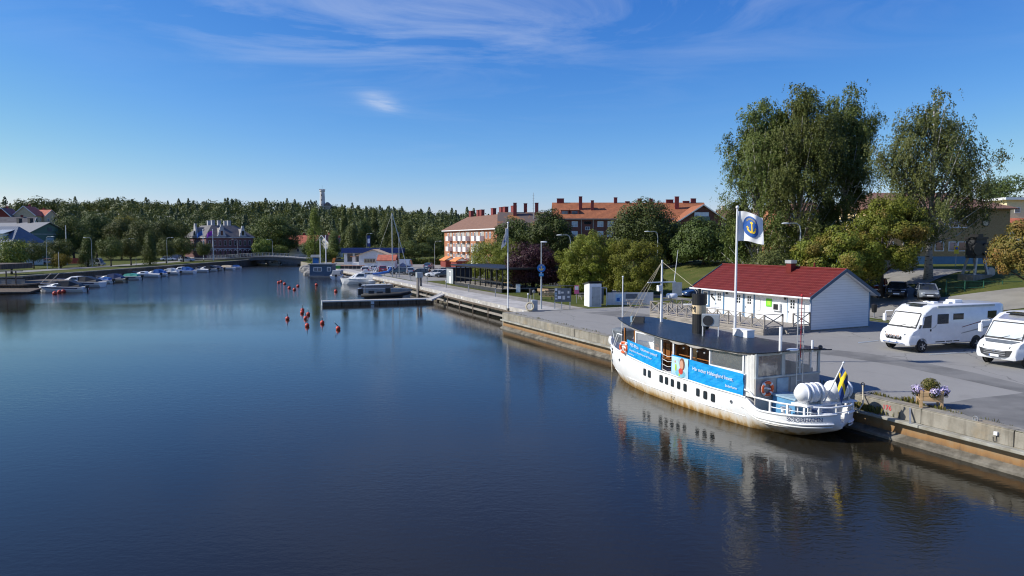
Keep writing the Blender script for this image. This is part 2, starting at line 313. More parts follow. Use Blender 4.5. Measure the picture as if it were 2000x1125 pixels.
SPEC.update(
 water=m_water, asphalt=m_asphalt, grass=m_grass, concrete=m_concrete,
 drygrass=lambda n: m_grass(n, (.14, .125, .045), (.19, .16, .07), (.24, .2, .1)),
 lawn=lambda n: m_grass(n, (.085, .125, .018), (.13, .15, .03), (.17, .15, .05)),
 asphalt_dark=dict(c=(.165, .158, .144), r=.9, var=.18, s=.5, bump=.004, bs=60), road=dict(c=(.23, .218, .195), r=.92, var=.12, s=.4, bump=.004, bs=60),
 gravel=dict(c=(.26, .235, .20), r=.95, var=.2, s=1.2, bump=.01, bs=40), walk=dict(c=(.40, .375, .34), r=.9, var=.16, s=1.0, bump=.005, bs=30),
 timber=dict(c=(.105, .08, .058), r=.9, var=.35, s=1.6, stretch=(3, 3, .5), bump=.01), oldwood=dict(c=(.27, .24, .205), r=.85, var=.25, s=2.2, stretch=(.4, 4, 4), bump=.004, bs=40),
 newwood=dict(c=(.52, .34, .17), r=.7, var=.2, s=2, stretch=(.5, 4, 4)), teak=dict(c=(.33, .13, .035), r=.4, var=.25, s=3, stretch=(4, 4, .5)), darkwood=dict(c=(.07, .03, .018), r=.5, var=.3, s=3),
 fender=dict(c=(.36, .35, .30), c2=(.24, .22, .17), r=.9, s=1.5, bump=.01),
 rustpile=lambda n: m_zstain(n, (.30, .24, .155), (.27, .145, .055), .42, .8, rough=.85, c3=(.085, .065, .048), z2=.12, z3=.42),
 toe=dict(c=(.19, .17, .135), c2=(.085, .075, .058), r=.9, s=1.6, bump=.02, bs=9),
 hull=lambda n: m_zstain(n, (.80, .80, .785), (.54, .37, .15), .04, .58, st=(1.5, 1.5, .3), rough=.42, c3=(.36, .19, .05), z2=-.05, z3=.22),
 white=dict(c=(.80, .80, .79), r=.45, var=.03, s=2), offwhite=dict(c=(.66, .65, .61), r=.6, var=.07, s=2), creamrope=dict(c=(.48, .42, .30), r=.9, var=.2, s=20), cream=dict(c=(.78, .66, .40), r=.75, var=.05),
 black=dict(c=(.012, .012, .013), r=.5, var=.2), rubber=dict(c=(.022, .022, .023), r=.8, var=.2), dark=dict(c=(.03, .032, .036), r=.6, var=.2), roofblack=lambda n: m_wave(n, (.016, .02, .027), .16, 'Y', .018, .30, .3),
 glass=dict(c=(.022, .028, .034), r=.06, var=.3, s=.6, spec=.8), glassblue=dict(c=(.09, .12, .16), r=.05, var=.4, s=.4, spec=.8), glasslight=dict(c=(.55, .60, .62), r=.15, var=.15, s=.6),
 vinyl=m_clear, galv=dict(c=(.50, .52, .53), r=.4, var=.08, metal=.6), steel=dict(c=(.33, .34, .35), r=.45, var=.12, metal=.5), chrome=dict(c=(.75, .76, .78), r=.12, var=.1, metal=1),
 lampgrey=dict(c=(.40, .43, .44), r=.5, var=.1, metal=.3), lamphead=dict(c=(.66, .68, .68), r=.4, var=.05), banner=dict(c=(.005, .29, .66), r=.42, var=.1, s=2.2, bump=.02, bs=3), photo_sky=dict(c=(.42, .62, .74), r=.5, var=.15, s=2),
 skin=dict(c=(.58, .31, .2), r=.6, var=.1), hair=dict(c=(.20, .075, .035), r=.6, var=.2), scarf=dict(c=(.55, .05, .03), r=.6, var=.2), jacket=dict(c=(.16, .42, .52), r=.6, var=.2), limegreen=dict(c=(.35, .55, .05), r=.6),
 orange=dict(c=(.80, .12, .02), r=.55, var=.12), buoy=dict(c=(.52, .055, .028), r=.5, var=.25, s=5), red=dict(c=(.42, .02, .02), r=.5), redpaint=dict(c=(.6, .03, .05), r=.8), pink=dict(c=(.72, .14, .30), r=.6), yellow=dict(c=(.85, .58, .02), r=.5), yellowflag=dict(c=(.80, .58, .03), r=.8),
 blue=dict(c=(.02, .10, .36), r=.5), flagblue=dict(c=(.02, .06, .22), r=.8), signblue=dict(c=(.01, .13, .42), r=.45), lightblue=dict(c=(.03, .26, .55), r=.45), deckblue=dict(c=(.10, .28, .47), r=.55), boxtop=dict(c=(.30, .42, .50), r=.5), purple=dict(c=(.30, .05, .42), r=.8), green=dict(c=(.03, .2, .03), r=.6), fencegreen=dict(c=(.02, .10, .06), r=.5), signgreen=dict(c=(.16, .58, .03), r=.5), tarpgreen=dict(c=(.05, .34, .24), r=.6), tarpblue=dict(c=(.01, .10, .34), r=.6), navy=dict(c=(.012, .03, .10), r=.6), tan=dict(c=(.55, .44, .29), r=.7),
 buff=dict(c=(.60, .46, .28), r=.5), wallwhite=lambda n: m_wave(n, (.80, .80, .80), .12, 'X', .012, .6, .02), wallshade=lambda n: m_block(n), trimblue=dict(c=(.10, .22, .36), r=.5, var=.08), trimnavy=dict(c=(.045, .085, .14), r=.5), redroof=lambda n: m_wave(n, (.22, .018, .022), .2, 'X', .02, .42, .1), redmetal=dict(c=(.135, .019, .015), r=.6, spec=.18),
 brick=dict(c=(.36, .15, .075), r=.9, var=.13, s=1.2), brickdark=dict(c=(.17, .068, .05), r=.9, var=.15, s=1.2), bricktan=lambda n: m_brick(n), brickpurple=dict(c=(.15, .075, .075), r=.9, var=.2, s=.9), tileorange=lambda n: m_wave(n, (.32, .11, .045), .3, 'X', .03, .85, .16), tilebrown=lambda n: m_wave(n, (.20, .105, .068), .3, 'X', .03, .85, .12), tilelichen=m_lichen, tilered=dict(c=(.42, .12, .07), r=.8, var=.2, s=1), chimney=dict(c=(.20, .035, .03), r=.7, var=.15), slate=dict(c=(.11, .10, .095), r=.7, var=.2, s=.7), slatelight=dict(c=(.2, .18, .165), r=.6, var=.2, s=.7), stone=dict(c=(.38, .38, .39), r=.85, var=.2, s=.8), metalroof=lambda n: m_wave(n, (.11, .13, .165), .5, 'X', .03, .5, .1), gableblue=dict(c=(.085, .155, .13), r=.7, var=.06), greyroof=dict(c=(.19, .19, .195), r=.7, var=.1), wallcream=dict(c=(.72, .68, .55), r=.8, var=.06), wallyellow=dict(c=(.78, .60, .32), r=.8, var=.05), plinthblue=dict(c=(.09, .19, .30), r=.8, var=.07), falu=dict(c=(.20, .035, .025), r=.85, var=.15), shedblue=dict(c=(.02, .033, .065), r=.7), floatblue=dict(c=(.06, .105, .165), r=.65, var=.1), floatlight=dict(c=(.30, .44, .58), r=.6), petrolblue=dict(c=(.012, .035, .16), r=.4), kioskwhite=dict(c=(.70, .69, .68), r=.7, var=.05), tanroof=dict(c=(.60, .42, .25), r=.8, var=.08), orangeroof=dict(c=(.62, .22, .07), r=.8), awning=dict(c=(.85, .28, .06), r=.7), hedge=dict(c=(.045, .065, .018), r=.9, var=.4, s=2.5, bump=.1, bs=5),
 trunk=dict(c=(.075, .06, .048), r=.9, var=.3, s=3, bump=.03, bs=8), birchbark=m_bark, balcony=dict(c=(.80, .79, .76), r=.6, var=.03), balconygreen=dict(c=(.07, .12, .10), r=.6), plaster=dict(c=(.40, .37, .33), r=.85, var=.1), bridge=dict(c=(.15, .145, .135), r=.85, var=.12, s=.6), bridgeedge=dict(c=(.25, .24, .22), r=.85, var=.1), tower=dict(c=(.60, .585, .56), r=.9, var=.15, s=.4), rock=dict(c=(.2, .19, .175), r=.9, var=.3, s=.8, bump=.1, bs=2),
 cover=dict(c=(.13, .145, .16), r=.6, var=.15), alu=dict(c=(.55, .56, .58), r=.35, metal=.7, var=.1), earth=dict(c=(.10, .08, .05), r=.95, var=.3), weed=lambda n: leafmat(n, (.10, .12, .025), (.2, .16, .05)),
 flowers=lambda n: leafmat(n, (.52, .42, .66), (.75, .66, .85), .1), flowerpink=lambda n: leafmat(n, (.62, .22, .55), (.8, .5, .75), .1), leafdark=lambda n: leafmat(n, (.03, .045, .02), (.07, .09, .03)),
 lf_birch=lambda n: leafmat(n, (.068, .098, .020), (.155, .185, .042), .24, (0.132, 0.155, 0.034)), lf_birch2=lambda n: leafmat(n, (.082, .112, .030), (.175, .195, .055), .28, (.13, .15, .04)), lf_maple=lambda n: leafmat(n, (0.111, 0.150, 0.021), (0.216, 0.240, 0.031), .28, (0.257, 0.182, 0.039)), lf_maplered=lambda n: leafmat(n, (0.103, 0.109, 0.025), (0.217, 0.149, 0.034), .24, (0.248, 0.115, 0.040)),
 lf_oak=lambda n: leafmat(n, (0.040, 0.063, 0.015), (0.097, 0.128, 0.028), .18, (0.071, 0.105, 0.019)), lf_willow=lambda n: leafmat(n, (.105, .13, .013), (.215, .215, .026), .24, (.18, .175, .02)), lf_purple=lambda n: leafmat(n, (0.031, 0.011, 0.015), (0.068, 0.024, 0.029), .15), lf_poplar=lambda n: leafmat(n, (0.080, 0.109, 0.027), (0.157, 0.179, 0.048), .2), lf_row=lambda n: leafmat(n, (0.060, 0.087, 0.021), (0.135, 0.150, 0.033), .2), lf_light=lambda n: leafmat(n, (0.106, 0.150, 0.025), (0.213, 0.237, 0.044), .22), lf_yellow=lambda n: leafmat(n, (.16, .15, .015), (.3, .24, .03), .25), lf_forest=lambda n: leafmat(n, (.045, .072, .020), (.115, .145, .038), .2, (.17, .185, .045), .055, .46, .68), lf_pine=lambda n: leafmat(n, (0.050, 0.078, 0.034), (0.116, 0.147, 0.056), .15),
)
def m_block(n):  # white blockwork with greyish mortar, used on the house gables
    m, nt, b = base(n); br = nn(nt, 'ShaderNodeTexBrick'); tc = nn(nt, 'ShaderNodeTexCoord'); mp = nn(nt, 'ShaderNodeMapping'); mp.inputs['Rotation'].default_value = (rad(90), 0, rad(90))
    nt.links.new(tc.outputs['Object'], mp.inputs[0]); nt.links.new(mp.outputs[0], br.inputs[0]); br.inputs['Scale'].default_value = 2.6; br.inputs['Mortar Size'].default_value = .03
    br.inputs[1].default_value = (.80, .80, .79, 1); br.inputs[2].default_value = (.74, .74, .735, 1); br.inputs[3].default_value = (.56, .56, .56, 1)
    nt.links.new(mixc(nt, math_(nt, 'MULTIPLY', ramp(nt, noise(nt, .8, 5), .5, .8), .25), br.outputs[0], (.55, .54, .5)), b.inputs['Base Color']); b.inputs['Roughness'].default_value = .7; return m
def m_brick(n):
    m, nt, b = base(n); br = nn(nt, 'ShaderNodeTexBrick'); tc = nn(nt, 'ShaderNodeTexCoord'); mp = nn(nt, 'ShaderNodeMapping'); mp.inputs['Rotation'].default_value = (rad(90), 0, 0)
    nt.links.new(tc.outputs['Object'], mp.inputs[0]); nt.links.new(mp.outputs[0], br.inputs[0]); br.inputs['Scale'].default_value = 3.4; br.inputs[1].default_value = (.40, .27, .115, 1); br.inputs[2].default_value = (.31, .19, .075, 1); br.inputs[3].default_value = (.33, .27, .19, 1)
    nt.links.new(br.outputs[0], b.inputs['Base Color']); b.inputs['Roughness'].default_value = .9; return m
# ------------------------------------------------------------------ terrain
TX = [-300, 0, 60, 100, 150, 200, 300, 400, 500, 600, 640, 700, 800, 900, 1000, 1400, 2000, 3000]
TH = [12, 13.5, 16, 18.5, 23.5, 27, 25, 24.5, 24.5, 24, 19, 19.5, 16, 14, 9, 8, 10, 10]
def zt(X, Y):
    s, t = st(X, Y)
    if X < -80 and s < 60 or (Y > 262 and s < 30): z = 2.0
    else:
        w = sm(110, 20, t); a = 27+20*sm(20, 110, t)
        z = QZ+(1.3+2.4*w)*sm(a, a+(30-8*w)+20*(1-w), s)+1.6*sm(60, 170, s)
    px = 1000+1400*X/max(Y, 60) if Y > 0 else -300
    lf_ = sm(190, 60, px); z += float(np.interp(px, TX, TH))*sm(285-75*lf_, 560-190*lf_, Y)
    z += 9.5*math.exp(-((px-635)/28)**2-((Y-615)/45)**2)
    return z
def edge_s(t): return 0. if t < .4 else (4.6+1.3*sm(60, 176, t))
def ground():
    ts = list(np.arange(-150, 0, 5))+[.39, .4]+list(np.arange(4, 196, 4)); ss = [0, 3, 8, 15, 22, 26, 29, 32, 35, 38, 42, 46, 50, 55, 60, 68, 76, 86, 100, 120, 145, 180, 230, 300, 420, 600]
    rows = []
    for t in ts:
        e = edge_s(t); r = []
        for q in ss:
            p = ST(e+q, t, 0); r.append((p.x, p.y, zt(p.x, p.y)))
        rows.append(r)
    struct(MB().grid(rows).build('ground', 'grass'))
    rows = []
    for Y in list(np.arange(-40, 300, 10)):
        rows.append([(-89-q, Y, zt(-89-q, Y)) for q in (0, 4, 9, 16, 25, 40, 60, 85, 120, 170, 240, 330, 450, 600, 900)])
    struct(MB().grid(rows).build('bank_ground', 'grass'))
    rows = []
    for d in [262, 275, 290, 305, 325, 345, 370, 400, 430, 460, 490, 520, 550, 580, 610, 640, 680, 740, 900, 1400, 3000, 9000]:
        r = []
        for px in range(-2600, 4700, 40):
            X = (px-1000)/1400*d; z = zt(X, d)-.18
            r.append((X, d, z))
        rows.append(r)
    struct(MB().grid(rows).build('hill_terrain', 'grass'))
ground()
wm = MB().grid([[(x, y, 0) for x in (-2500, -700, -150, 0, 60, 2500)] for y in (-900, -100, 0, 60, 150, 290)]); struct(wm.build('water', 'water'))
bed = MB().box(-100, 40, -200, 275, -6, -5); struct(bed.build('river_bed', 'earth'))
def sheet(name, pts, dz, mt): return struct(MB().poly([(p[0], p[1], QZ+dz) for p in pts]).build(name, mt))
def ribbon(name, pts, w, dz, mt, step=3.):
    pts = [Vector((p[0], p[1], 0)) for p in pts]; out = []
    for a, b in zip(pts[:-1], pts[1:]):
        k = max(1, int((b-a).length/step)); out += [a+(b-a)*i/k for i in range(k)]
    out.append(pts[-1]); rows = []
    for i, p in enumerate(out):
        d = (out[min(i+1, len(out)-1)]-out[max(i-1, 0)]).normalized(); q = Vector((-d.y, d.x, 0)); r = []
        for k in range(-3, 4):
            v = p+q*w/2*k/3; r.append((v.x, v.y, zt(v.x, v.y)+dz))
        rows.append(r)
    return struct(MB().grid(rows).build(name, mt))
# quay apron: asphalt up to the strip of grass behind the house
sheet('quay_pavement', [ST(.55, -150), ST(.55, .3), ST(9.6, .3), ST(24, 1.5), ST(27, -4), ST(26.6, -26), ST(26.6, -150)], .012, 'asphalt')
def band(name, pix, dz=.018, mt='asphalt_dark'): return sheet(name, [P(x, y) for x, y in pix], dz, mt)
band('asphalt_patch', [(1586, 690), (1640, 696), (1760, 716), (1880, 742), (2000, 768), (2000, 752), (1900, 728), (1800, 708), (1690, 690), (1610, 682)])
band('asphalt_patch', [(1840, 790), (1900, 779), (1960, 773), (2000, 768), (2000, 842), (1900, 818)], .022)
band('asphalt_patch', [(1140, 611), (1200, 618), (1300, 640), (1370, 652), (1380, 640), (1290, 618), (1215, 607)])
for q in ([(1676, 669), (1716, 665), (1716, 666.5), (1676, 671)], [(1815, 692), (1905, 687), (1905, 688.5), (1815, 694)]):
    band('parking_line', q, .026, 'lampgrey')
# paths, parking lot and roads
sheet('parking_lot', [ST(7.5, 56), ST(7.5, 172), ST(36, 172), ST(52, 120), ST(42, 70), ST(24, 56)], .012, 'road')
sheet('harbour_path', [ST(6.8, .5), ST(6.8, 56), ST(9.0, 56), ST(9.6, .5)], .014, 'gravel')
ribbon('road', [ST(30, -70), ST(29.5, -30), ST(29, -6), ST(26, 14), ST(27, 40), ST(32, 56)], 4.6, .03, 'road')
ribbon('car_park', [P(1700, 570, 3.1), P(1775, 590, 3.1), P(1850, 588, 3.1), P(2000, 592, 3.1), P(2200, 600, 3.1)], 6.5, .05, 'road', 2)
ribbon('foot_path', [P(1300, 549, 1.9), P(1420, 532, 2.6), P(1500, 528, 2.8)], 2.2, .05, 'gravel')
ribbon('drive', [P(1760, 566, 3.4), P(1850, 553, 3.8), P(1800, 537, 4.6), P(1700, 535, 4.8)], 5, .05, 'road')
ribbon('shore_road', [(-104, 60), (-104, 130), (-103, 190), (-106, 236), (-100, 246)], 6, .04, 'road')
# ------------------------------------------------------------------ quay wall
def quay():
    w = thing('quay_wall', 'weathered concrete quay wall with rust-stained lower face along the right bank', 'quay wall', ST(0, 0, 0), QA)
    # local: x = s (inland), y = t (along)
    cuts = [-150, -120, -96, -74, -60, -52.6, -47.4, -43.7, -38, -32, -26, -20, -14, -7.4, .35]
    for i, (a, b) in enumerate(zip(cuts[:-1], cuts[1:])):
        j = .012*((i*7) % 3-1)
        m = MB().poly([(-.0+j, a+.012, .93), (-.0+j, a+.012, 1.5), (.04+j, a+.012, 1.57), (.56, a+.012, 1.575), (.56, a+.012, .93)], b-a-.024, (0, 1, 0)); m.build('concrete_block', 'concrete', w, bevel=.015)
    for i, a in enumerate(np.arange(-150, .3, 5.9)):
        b = min(a+5.87, .3); MB().box(-.32, .02, a, b, .80, .925).build('fender_beam', 'fender', w, bevel=.02)
    MB().box(0.02, .5, -150, .34, -2, .93).build('sheet_piling', 'rustpile', w)
    prof = [(-.34, -2), (-.34, .10), (-.28, .15), (.03, .28), (.03, -2)]
    MB().poly([(x, -150, z) for x, z in prof], 150.3, (0, 1, 0)).build('footing', 'toe', w)
    # return face at the corner, under the jetty
    MB().box(.1, 5.0, .36, .72, -2, 1.5).build('end_wall', 'concrete', w)
    text('painted_number', '176', .30, 'redpaint', w, (-.012, -42.1, 1.27), (rad(90), 0, -rad(90)), depth=.002)
    # small service box with cable, mooring eye
    m = MB().box(-.1, -.005, -46.85, -46.72, 1.24, 1.37); bx = m.build('service_box', 'white', w)
    MB().tube([(-.03, -46.78, 1.24), (-.05, -46.8, 1.0), (-.04, -46.68, .98), (-.03, -46.66, 1.15)], .012).build('cable', 'dark', w)
    MB().torus((.1, -45.9, 1.64), .10, .022, 'x').cyl((.1, -45.9, 1.57), (.1, -45.9, 1.64), .05).build('mooring_ring', 'steel', w)
    MB().bar((-.02, -43.2, 1.5), (-.3, -43.45, .9), .07, .05).build('fender_strut', 'steel', w)
    # back wall under the walkway
    MB().poly([(edge_s(t)-.02, t, -2) for t in np.arange(.8, 196, 5)]+[(edge_s(t)+.3, t, -2) for t in np.arange(195.8, .8, -5)], 3.5, (0, 0, 1)).build('bank_wall', 'concrete', w)
    MB().box(0, 1, -1.0, 0, 0, .01)
    return w
quay()
m = MB()
rng = np.random.default_rng(5)
for k in range(1500):            # weeds growing in the joint behind the quay edge
    t = rng.uniform(-47, .5) if k < 1150 else rng.uniform(-45, -40.6)
    s = .6+rng.uniform(-.06, .16); p = ST(s, t, QZ+.02); h = rng.uniform(.025, .085)*(1 if k < 1150 else 1.7)*(.5+1.2*abs(math.sin(t*.7)*math.sin(t*1.9+1)))
    a = rng.uniform(0, 6.28); d = Vector((math.cos(a), math.sin(a), 0))*h*.3
    m.add([p-d*.5, p+d*.5, p+d*1.1+Vector((0, 0, h)), p+d*.6+Vector((0, 0, h*1.2))], [(0, 1, 2, 3)])
stuff(tag(m.build('edge_weeds', 'weed', fix=False), 'tufts of weeds along the top of the quay edge', 'weeds'))
m = MB()
for k in range(240):
    t = rng.normal(-41.1, .5); p = ST(-.12+rng.uniform(-.12, .12), t, .94); h = rng.uniform(.08, .3); a = rng.uniform(0, 6.28); d = Vector((math.cos(a), math.sin(a), 0))*h*.4
    m.add([p, p+d*.4, p+d*1.2+Vector((0, 0, h)), p+d*.5+Vector((0, 0, h*1.15))], [(0, 1, 2, 3)])
stuff(tag(m.build('ledge_weeds', 'weed', fix=False), 'clump of weeds on the quay ledge by the ship stern', 'weeds'))
# ------------------------------------------------------------------ jetty walkway on piles
def jetty():
    w = thing('jetty', 'light grey harbour walkway on dark timber piles beyond the quay corner', 'jetty', ST(0, 0, 0), QA)
    def front(t): return 3.0+1.4*sm(0, 60, t)
    T = list(np.arange(.5, 124, 6))
    for a, b in zip(T[:-1], T[1:]):
        m = MB().poly([(front(a), a+.02, 1.1), (front(b), b-.02, 1.1), (edge_s(b)+2.3, b-.02, 1.1), (edge_s(a)+2.3, a+.02, 1.1)], .475, (0, 0, 1)); m.build('deck_slab', 'walk', w)
        MB().poly([(front(a)-.12, a, .92), (front(b)-.12, b, .92), (front(b)+.1, b, .92), (front(a)+.1, a, .92)], .2, (0, 0, 1)).build('edge_beam', 'timber', w)
        MB().poly([(front(a)-.02, a, .28), (front(b)-.02, b, .28), (front(b)+.18, b, .28), (front(a)+.18, a, .28)], .22, (0, 0, 1)).build('waling', 'oldwood', w)
    for t in np.arange(1.5, 118, 5.2): MB().cyl((front(t)+.1, t, -2), (front(t)+.1, t, .95), .2, n=8).build('pile', 'timber', w)
    for t in np.arange(2, 100, 6.4): MB().box(front(t)-.02, front(t)+.02, t, t+.28, 1.25, 1.45).build('edge_mark', 'white', w)
    return w
jetty()
# right bank stones near the bridge
for k, (px, py) in enumerate([(603, 527), (609, 529), (598, 524), (606, 533), (613, 525)]):
    p = P(px, py, .6); r = random.Random(k); m = MB(); m.sphere((0, 0, 0), (1.6+r.random(), 1.3, 1.0+.4*r.random()), 9, 5)
    m.v = [(x*(1+.2*math.sin(7*y+k)), y*(1+.2*math.cos(5*z)), z) for x, y, z in m.v]
    tag(m.build('bank_rock', 'rock', loc=(p.x, p.y, .2)), ['large grey rock at the bridge foot on the right', 'low rock beside the floating blue house', 'rock nearest the bridge arch', 'rock at the waterline before the blue house', 'rock under the small notice board'][k], 'rock', 'rocks by the bridge')
# left bank wall: timber/stone facing
lw = thing('bank_wall', 'dark stone and timber wall holding the left bank', 'wall', (0, 0, 0))
for y in np.arange(96, 258, 6): MB().box(-89.4, -88.9, y, y+5.9, -2, 1.95).build('wall_panel', 'timber', lw)
for y in np.arange(96, 258, 6): MB().box(-89.6, -88.75, y, y+5.95, 1.95, 2.18).build('coping', 'concrete', lw)
# ------------------------------------------------------------------ passenger ship at the quay
SHIP_O = ST(-2.5, -34, 0); SHIP_R = QA+rad(90)
ship = thing('passenger_ship', 'white passenger ship with black roof and blue banners moored at the quay', 'ship', SHIP_O, SHIP_R)
def shp(x, y, z):                      # ship coordinates to world
    c, s = math.cos(SHIP_R), math.sin(SHIP_R); return Vector((SHIP_O.x+c*x-s*y, SHIP_O.y+s*x+c*y, z))
HX = [10.25, 10.0, 9.6, 9.0, 8.2, 7, 5.5, 3.5, 1, -1.5, -3.5, -4.35, -4.5, -4.7, -4.95, -5.25, -5.6, -6.1, -6.6, -7.0, -7.35, -7.65, -7.85, -7.95]
def hb(x):
    if x < -5.4: return 2.02*math.sqrt(max(0, 1-((-5.4-x)/2.56)**2))+.02
    return float(np.interp(x, [-5.4, -4.5, -2, 2, 5, 7, 8.2, 9.0, 9.6, 10.0, 10.25], [2.04, 2.13, 2.25, 2.25, 2.08, 1.78, 1.4, .98, .6, .28, .07]))
def hw(x): return float(np.interp(x, [-7.95, -7.2, -6.3, -5.4, -4.5, -2, 2, 5, 7, 8.2, 9.0, 9.6, 10.25], [.01, .5, 1.05, 1.5, 1.85, 2.1, 2.1, 1.75, 1.2, .75, .42, .16, .02]))
def hz(x): return float(np.interp(x, [-7.95, -7.2, -5.3, -5.1, -4.85, -4.6, -4.4, -2, 2, 5.5, 7, 9, 10.25], [1.22, 1.08, .97, 1.0, 1.12, 1.3, 1.43, 1.46, 1.58, 1.88, 2.0, 2.15, 2.28]))
def kz(x): return float(np.interp(x, [-7.95, -7.6, -7.0, -6.5, -5.9, -5.2, -4.5, -3, 8, 10.25], [.62, .42, .2, .02, -.25, -.6, -.9, -1.1, -1.0, -.4]))
def hull():
    rings = []
    for x in HX:
        B, Wl, z, k = hb(x), hw(x), hz(x), kz(x); lo = max(0, k)
        rk = sm(7.5, 10.25, x)*.75
        def X(zz): return x-rk*(1-min(1, max(-.6, zz/2.25)))
        mid = lo+(z-lo)*.45; pts = [(B, z), (B*.995, lo+(z-lo)*.75), (B*.93+Wl*.07, mid), (B*.35+Wl*.65, lo+(z-lo)*.16), (Wl, lo), (Wl*.72, k*.6+lo*.4-.02), (.02, k-.04)]
        zd = z-.04-.36*max(sm(-4.5, -4.9, x), sm(6.2, 6.8, x)*sm(10.2, 9.8, x)); bi = max(.01, B-.09); inn = [(-bi, z), (-bi, zd), (bi, zd), (bi, z)]
        rings.append([(X(zz), y, zz) for y, zz in pts]+[(X(zz), -y, zz) for y, zz in reversed(pts)]+[(X(zz), y, zz) for y, zz in inn])
    m = MB().loft(rings); o = m.build('hull', 'hull', ship); me = o.data; me.shade_smooth(); me.set_sharp_from_angle(angle=rad(38)); return o
hull_o = hull()
def side(x, z, off=.012):              # point on the port hull side
    B, Wl, zz = hb(x), hw(x), hz(x); f = min(1, z/zz); y = float(np.interp(f, [0, .16, .45, .75, 1], [Wl, B*.35+Wl*.65, B*.93+Wl*.07, B*.995, B]))
    return y+off
def hull_line(zf, x0, x1, r, name, mt, off=.0, n=40):
    for s in (1, -1):
        pts = []
        for i in range(n+1):
            x = x0+(x1-x0)*i/n; z = zf(x); pts.append((x-sm(7.5, 10.25, x)*.75*(1-z/2.25), s*side(x, z, off), z))
        MB().tube(pts, r, 6).build(name, mt, ship)
hull_line(lambda x: hz(x), -4.45, 10.2, .045, 'gunwale', 'white')
hull_line(lambda x: hz(x), -7.93, -4.5, .05, 'gunwale', 'white')
hull_line(lambda x: .52+.05*max(0, x-4)**1.3*.35, -4.4, 9.6, .016, 'plating_seam', 'white', -.002)
hull_line(lambda x: hz(x)*.6+.07, -7.9, -4.2, .05, 'rubbing_strake', 'white', .0)
hull_line(lambda x: hz(x)*.6-.06, -7.88, -4.6, .035, 'rubbing_strake', 'offwhite', -.01)
# hull windows, portholes (port side seen; both sides fitted)
def hullwin(x, z, w, h, sgn):
    a = Vector((x+w/2, sgn*side(x+w/2, z), z)); b = Vector((x-w/2, sgn*side(x-w/2, z), z)); d = (b-a).normalized(); nrm = Vector((0, sgn, .06)).normalized(); up = Vector((0, 0, 1)); c = (a+b)/2
    def ring(w_, h_, n=4, r=.06):
        pts = []
        for sx, sy, a0 in ((1, 1, 0), (-1, 1, 90), (-1, -1, 180), (1, -1, 270)):
            for k in range(n):
                t = rad(a0+90*k/(n-1)); pts.append(c+d*(sx*(w_/2-r)+r*math.cos(t))+up*(sy*(h_/2-r)+r*math.sin(t)))
        return pts
    f = MB().poly([p-nrm*.05 for p in ring(w+.035, h+.035)], .062, nrm).build('hull_window', 'black', ship)
    MB().poly([p+nrm*.014 for p in ring(w-.03, h-.03)], .004, nrm).build('pane', 'glass', f)
for x in (3.5, 3.02, 1.86, 1.36, .85, .32, -.21, -1.23, -1.78, -2.33):
    for sgn in (1, -1): hullwin(x, .97+.045*max(0, x+2.4), .22, .36, sgn)
for x, z in ((-3.55, 1.02), (6.6, 1.42), (8.1, 1.15)):
    for sgn in (1, -1):
        y = side(x, z, 0)*sgn; pp = MB().torus((x, y, z), .075, .025, 'y', 12, 5).build('porthole', 'steel', ship); MB().cyl((x, y-sgn*.05, z), (x, y+sgn*.012, z), .07, n=12).build('pane', 'glass', pp)
y = side(.9, .3, .006)
MB().torus((.9, y, .36), .12, .012, 'y', 16, 4).bar((1.07, y+.004, .36), (.73, y+.004, .36), .02, .016).build('load_line_mark', 'dark', ship)
# bow bulwark opening: a dark panel stands for the shade inside, with rails
for s in (1, -1):
    pts = []
    for i in range(7):
        x = 7.9+i*.23; pts.append((x-sm(7.5, 10.25, x)*.75*(1-hz(x)*.93/2.25), s*side(x, hz(x)*.93, .008), hz(x)*.93))
    low = []
    for i in range(7):
        x = 9.28-i*.23; q = .68+.04*i*.4; low.append((x-sm(7.5, 10.25, x)*.75*(1-hz(x)*q/2.25), s*side(x, hz(x)*q, .008), hz(x)*q))
    op = MB().poly(pts+low).build('opening_shade', 'dark', ship)
    MB().tube([(p[0], p[1]+s*.015, p[2]*.5+low[6-i][2]*.5) for i, p in enumerate(pts)], .02).build('rail', 'white', ship)
    for k in (2, 4): MB().tube([(pts[k][0], pts[k][1]+s*.015, pts[k][2]), (low[6-k][0], low[6-k][1]+s*.015, low[6-k][2])], .022).build('rail_post', 'white', ship)
# foredeck: winch under a grey cover, jackstaff, rails, anchor line
MB().loft([[(9.1+.55*sx*k, .5*sy*k, z) for sx, sy in ((1, 1), (-1, 1), (-1, -1), (1, -1))] for k, z in ((.62, 2.05), (1, 2.5), (1.05, 2.85), (.7, 2.98))]).build('winch_cover', 'cover', ship, bevel=.05)
MB().cyl((9.17, 0, 2.2), (9.17, 0, 6.2), .05, .03).sphere((9.17, 0, 6.25), .06).build('jackstaff', 'white', ship)
MB().sphere((10.2, .22, 2.05), (.2, .13, .3)).build('bow_fender', 'white', ship, smooth=True)
MB().tube([(10.2, .1, 1.9), (10.25, .15, 1.2), (10.05, .2, .3), (10.0, .2, -.2)], .035).build('anchor_rope', 'creamrope', ship)
for s in (1, -1):
    MB().tube([(7.9, s*1.45, 2.1), (7.0, s*1.75, 2.95), (6.7, s*1.82, 2.98), (6.3, s*1.85, 2.95)], .035).tube([(7.6, s*1.55, 2.08), (6.75, s*1.82, 2.85)], .025).build('rail', 'white', ship)
    MB().cyl((9.9, s*.3, 2.2), (9.9, s*.3, 2.9), .018).build('rail_post', 'steel', ship)
MB().tube([(9.9, .3, 2.85), (9.0, .8, 2.7), (8.0, 1.35, 2.5)], .012).build('rail_line', 'white', ship)
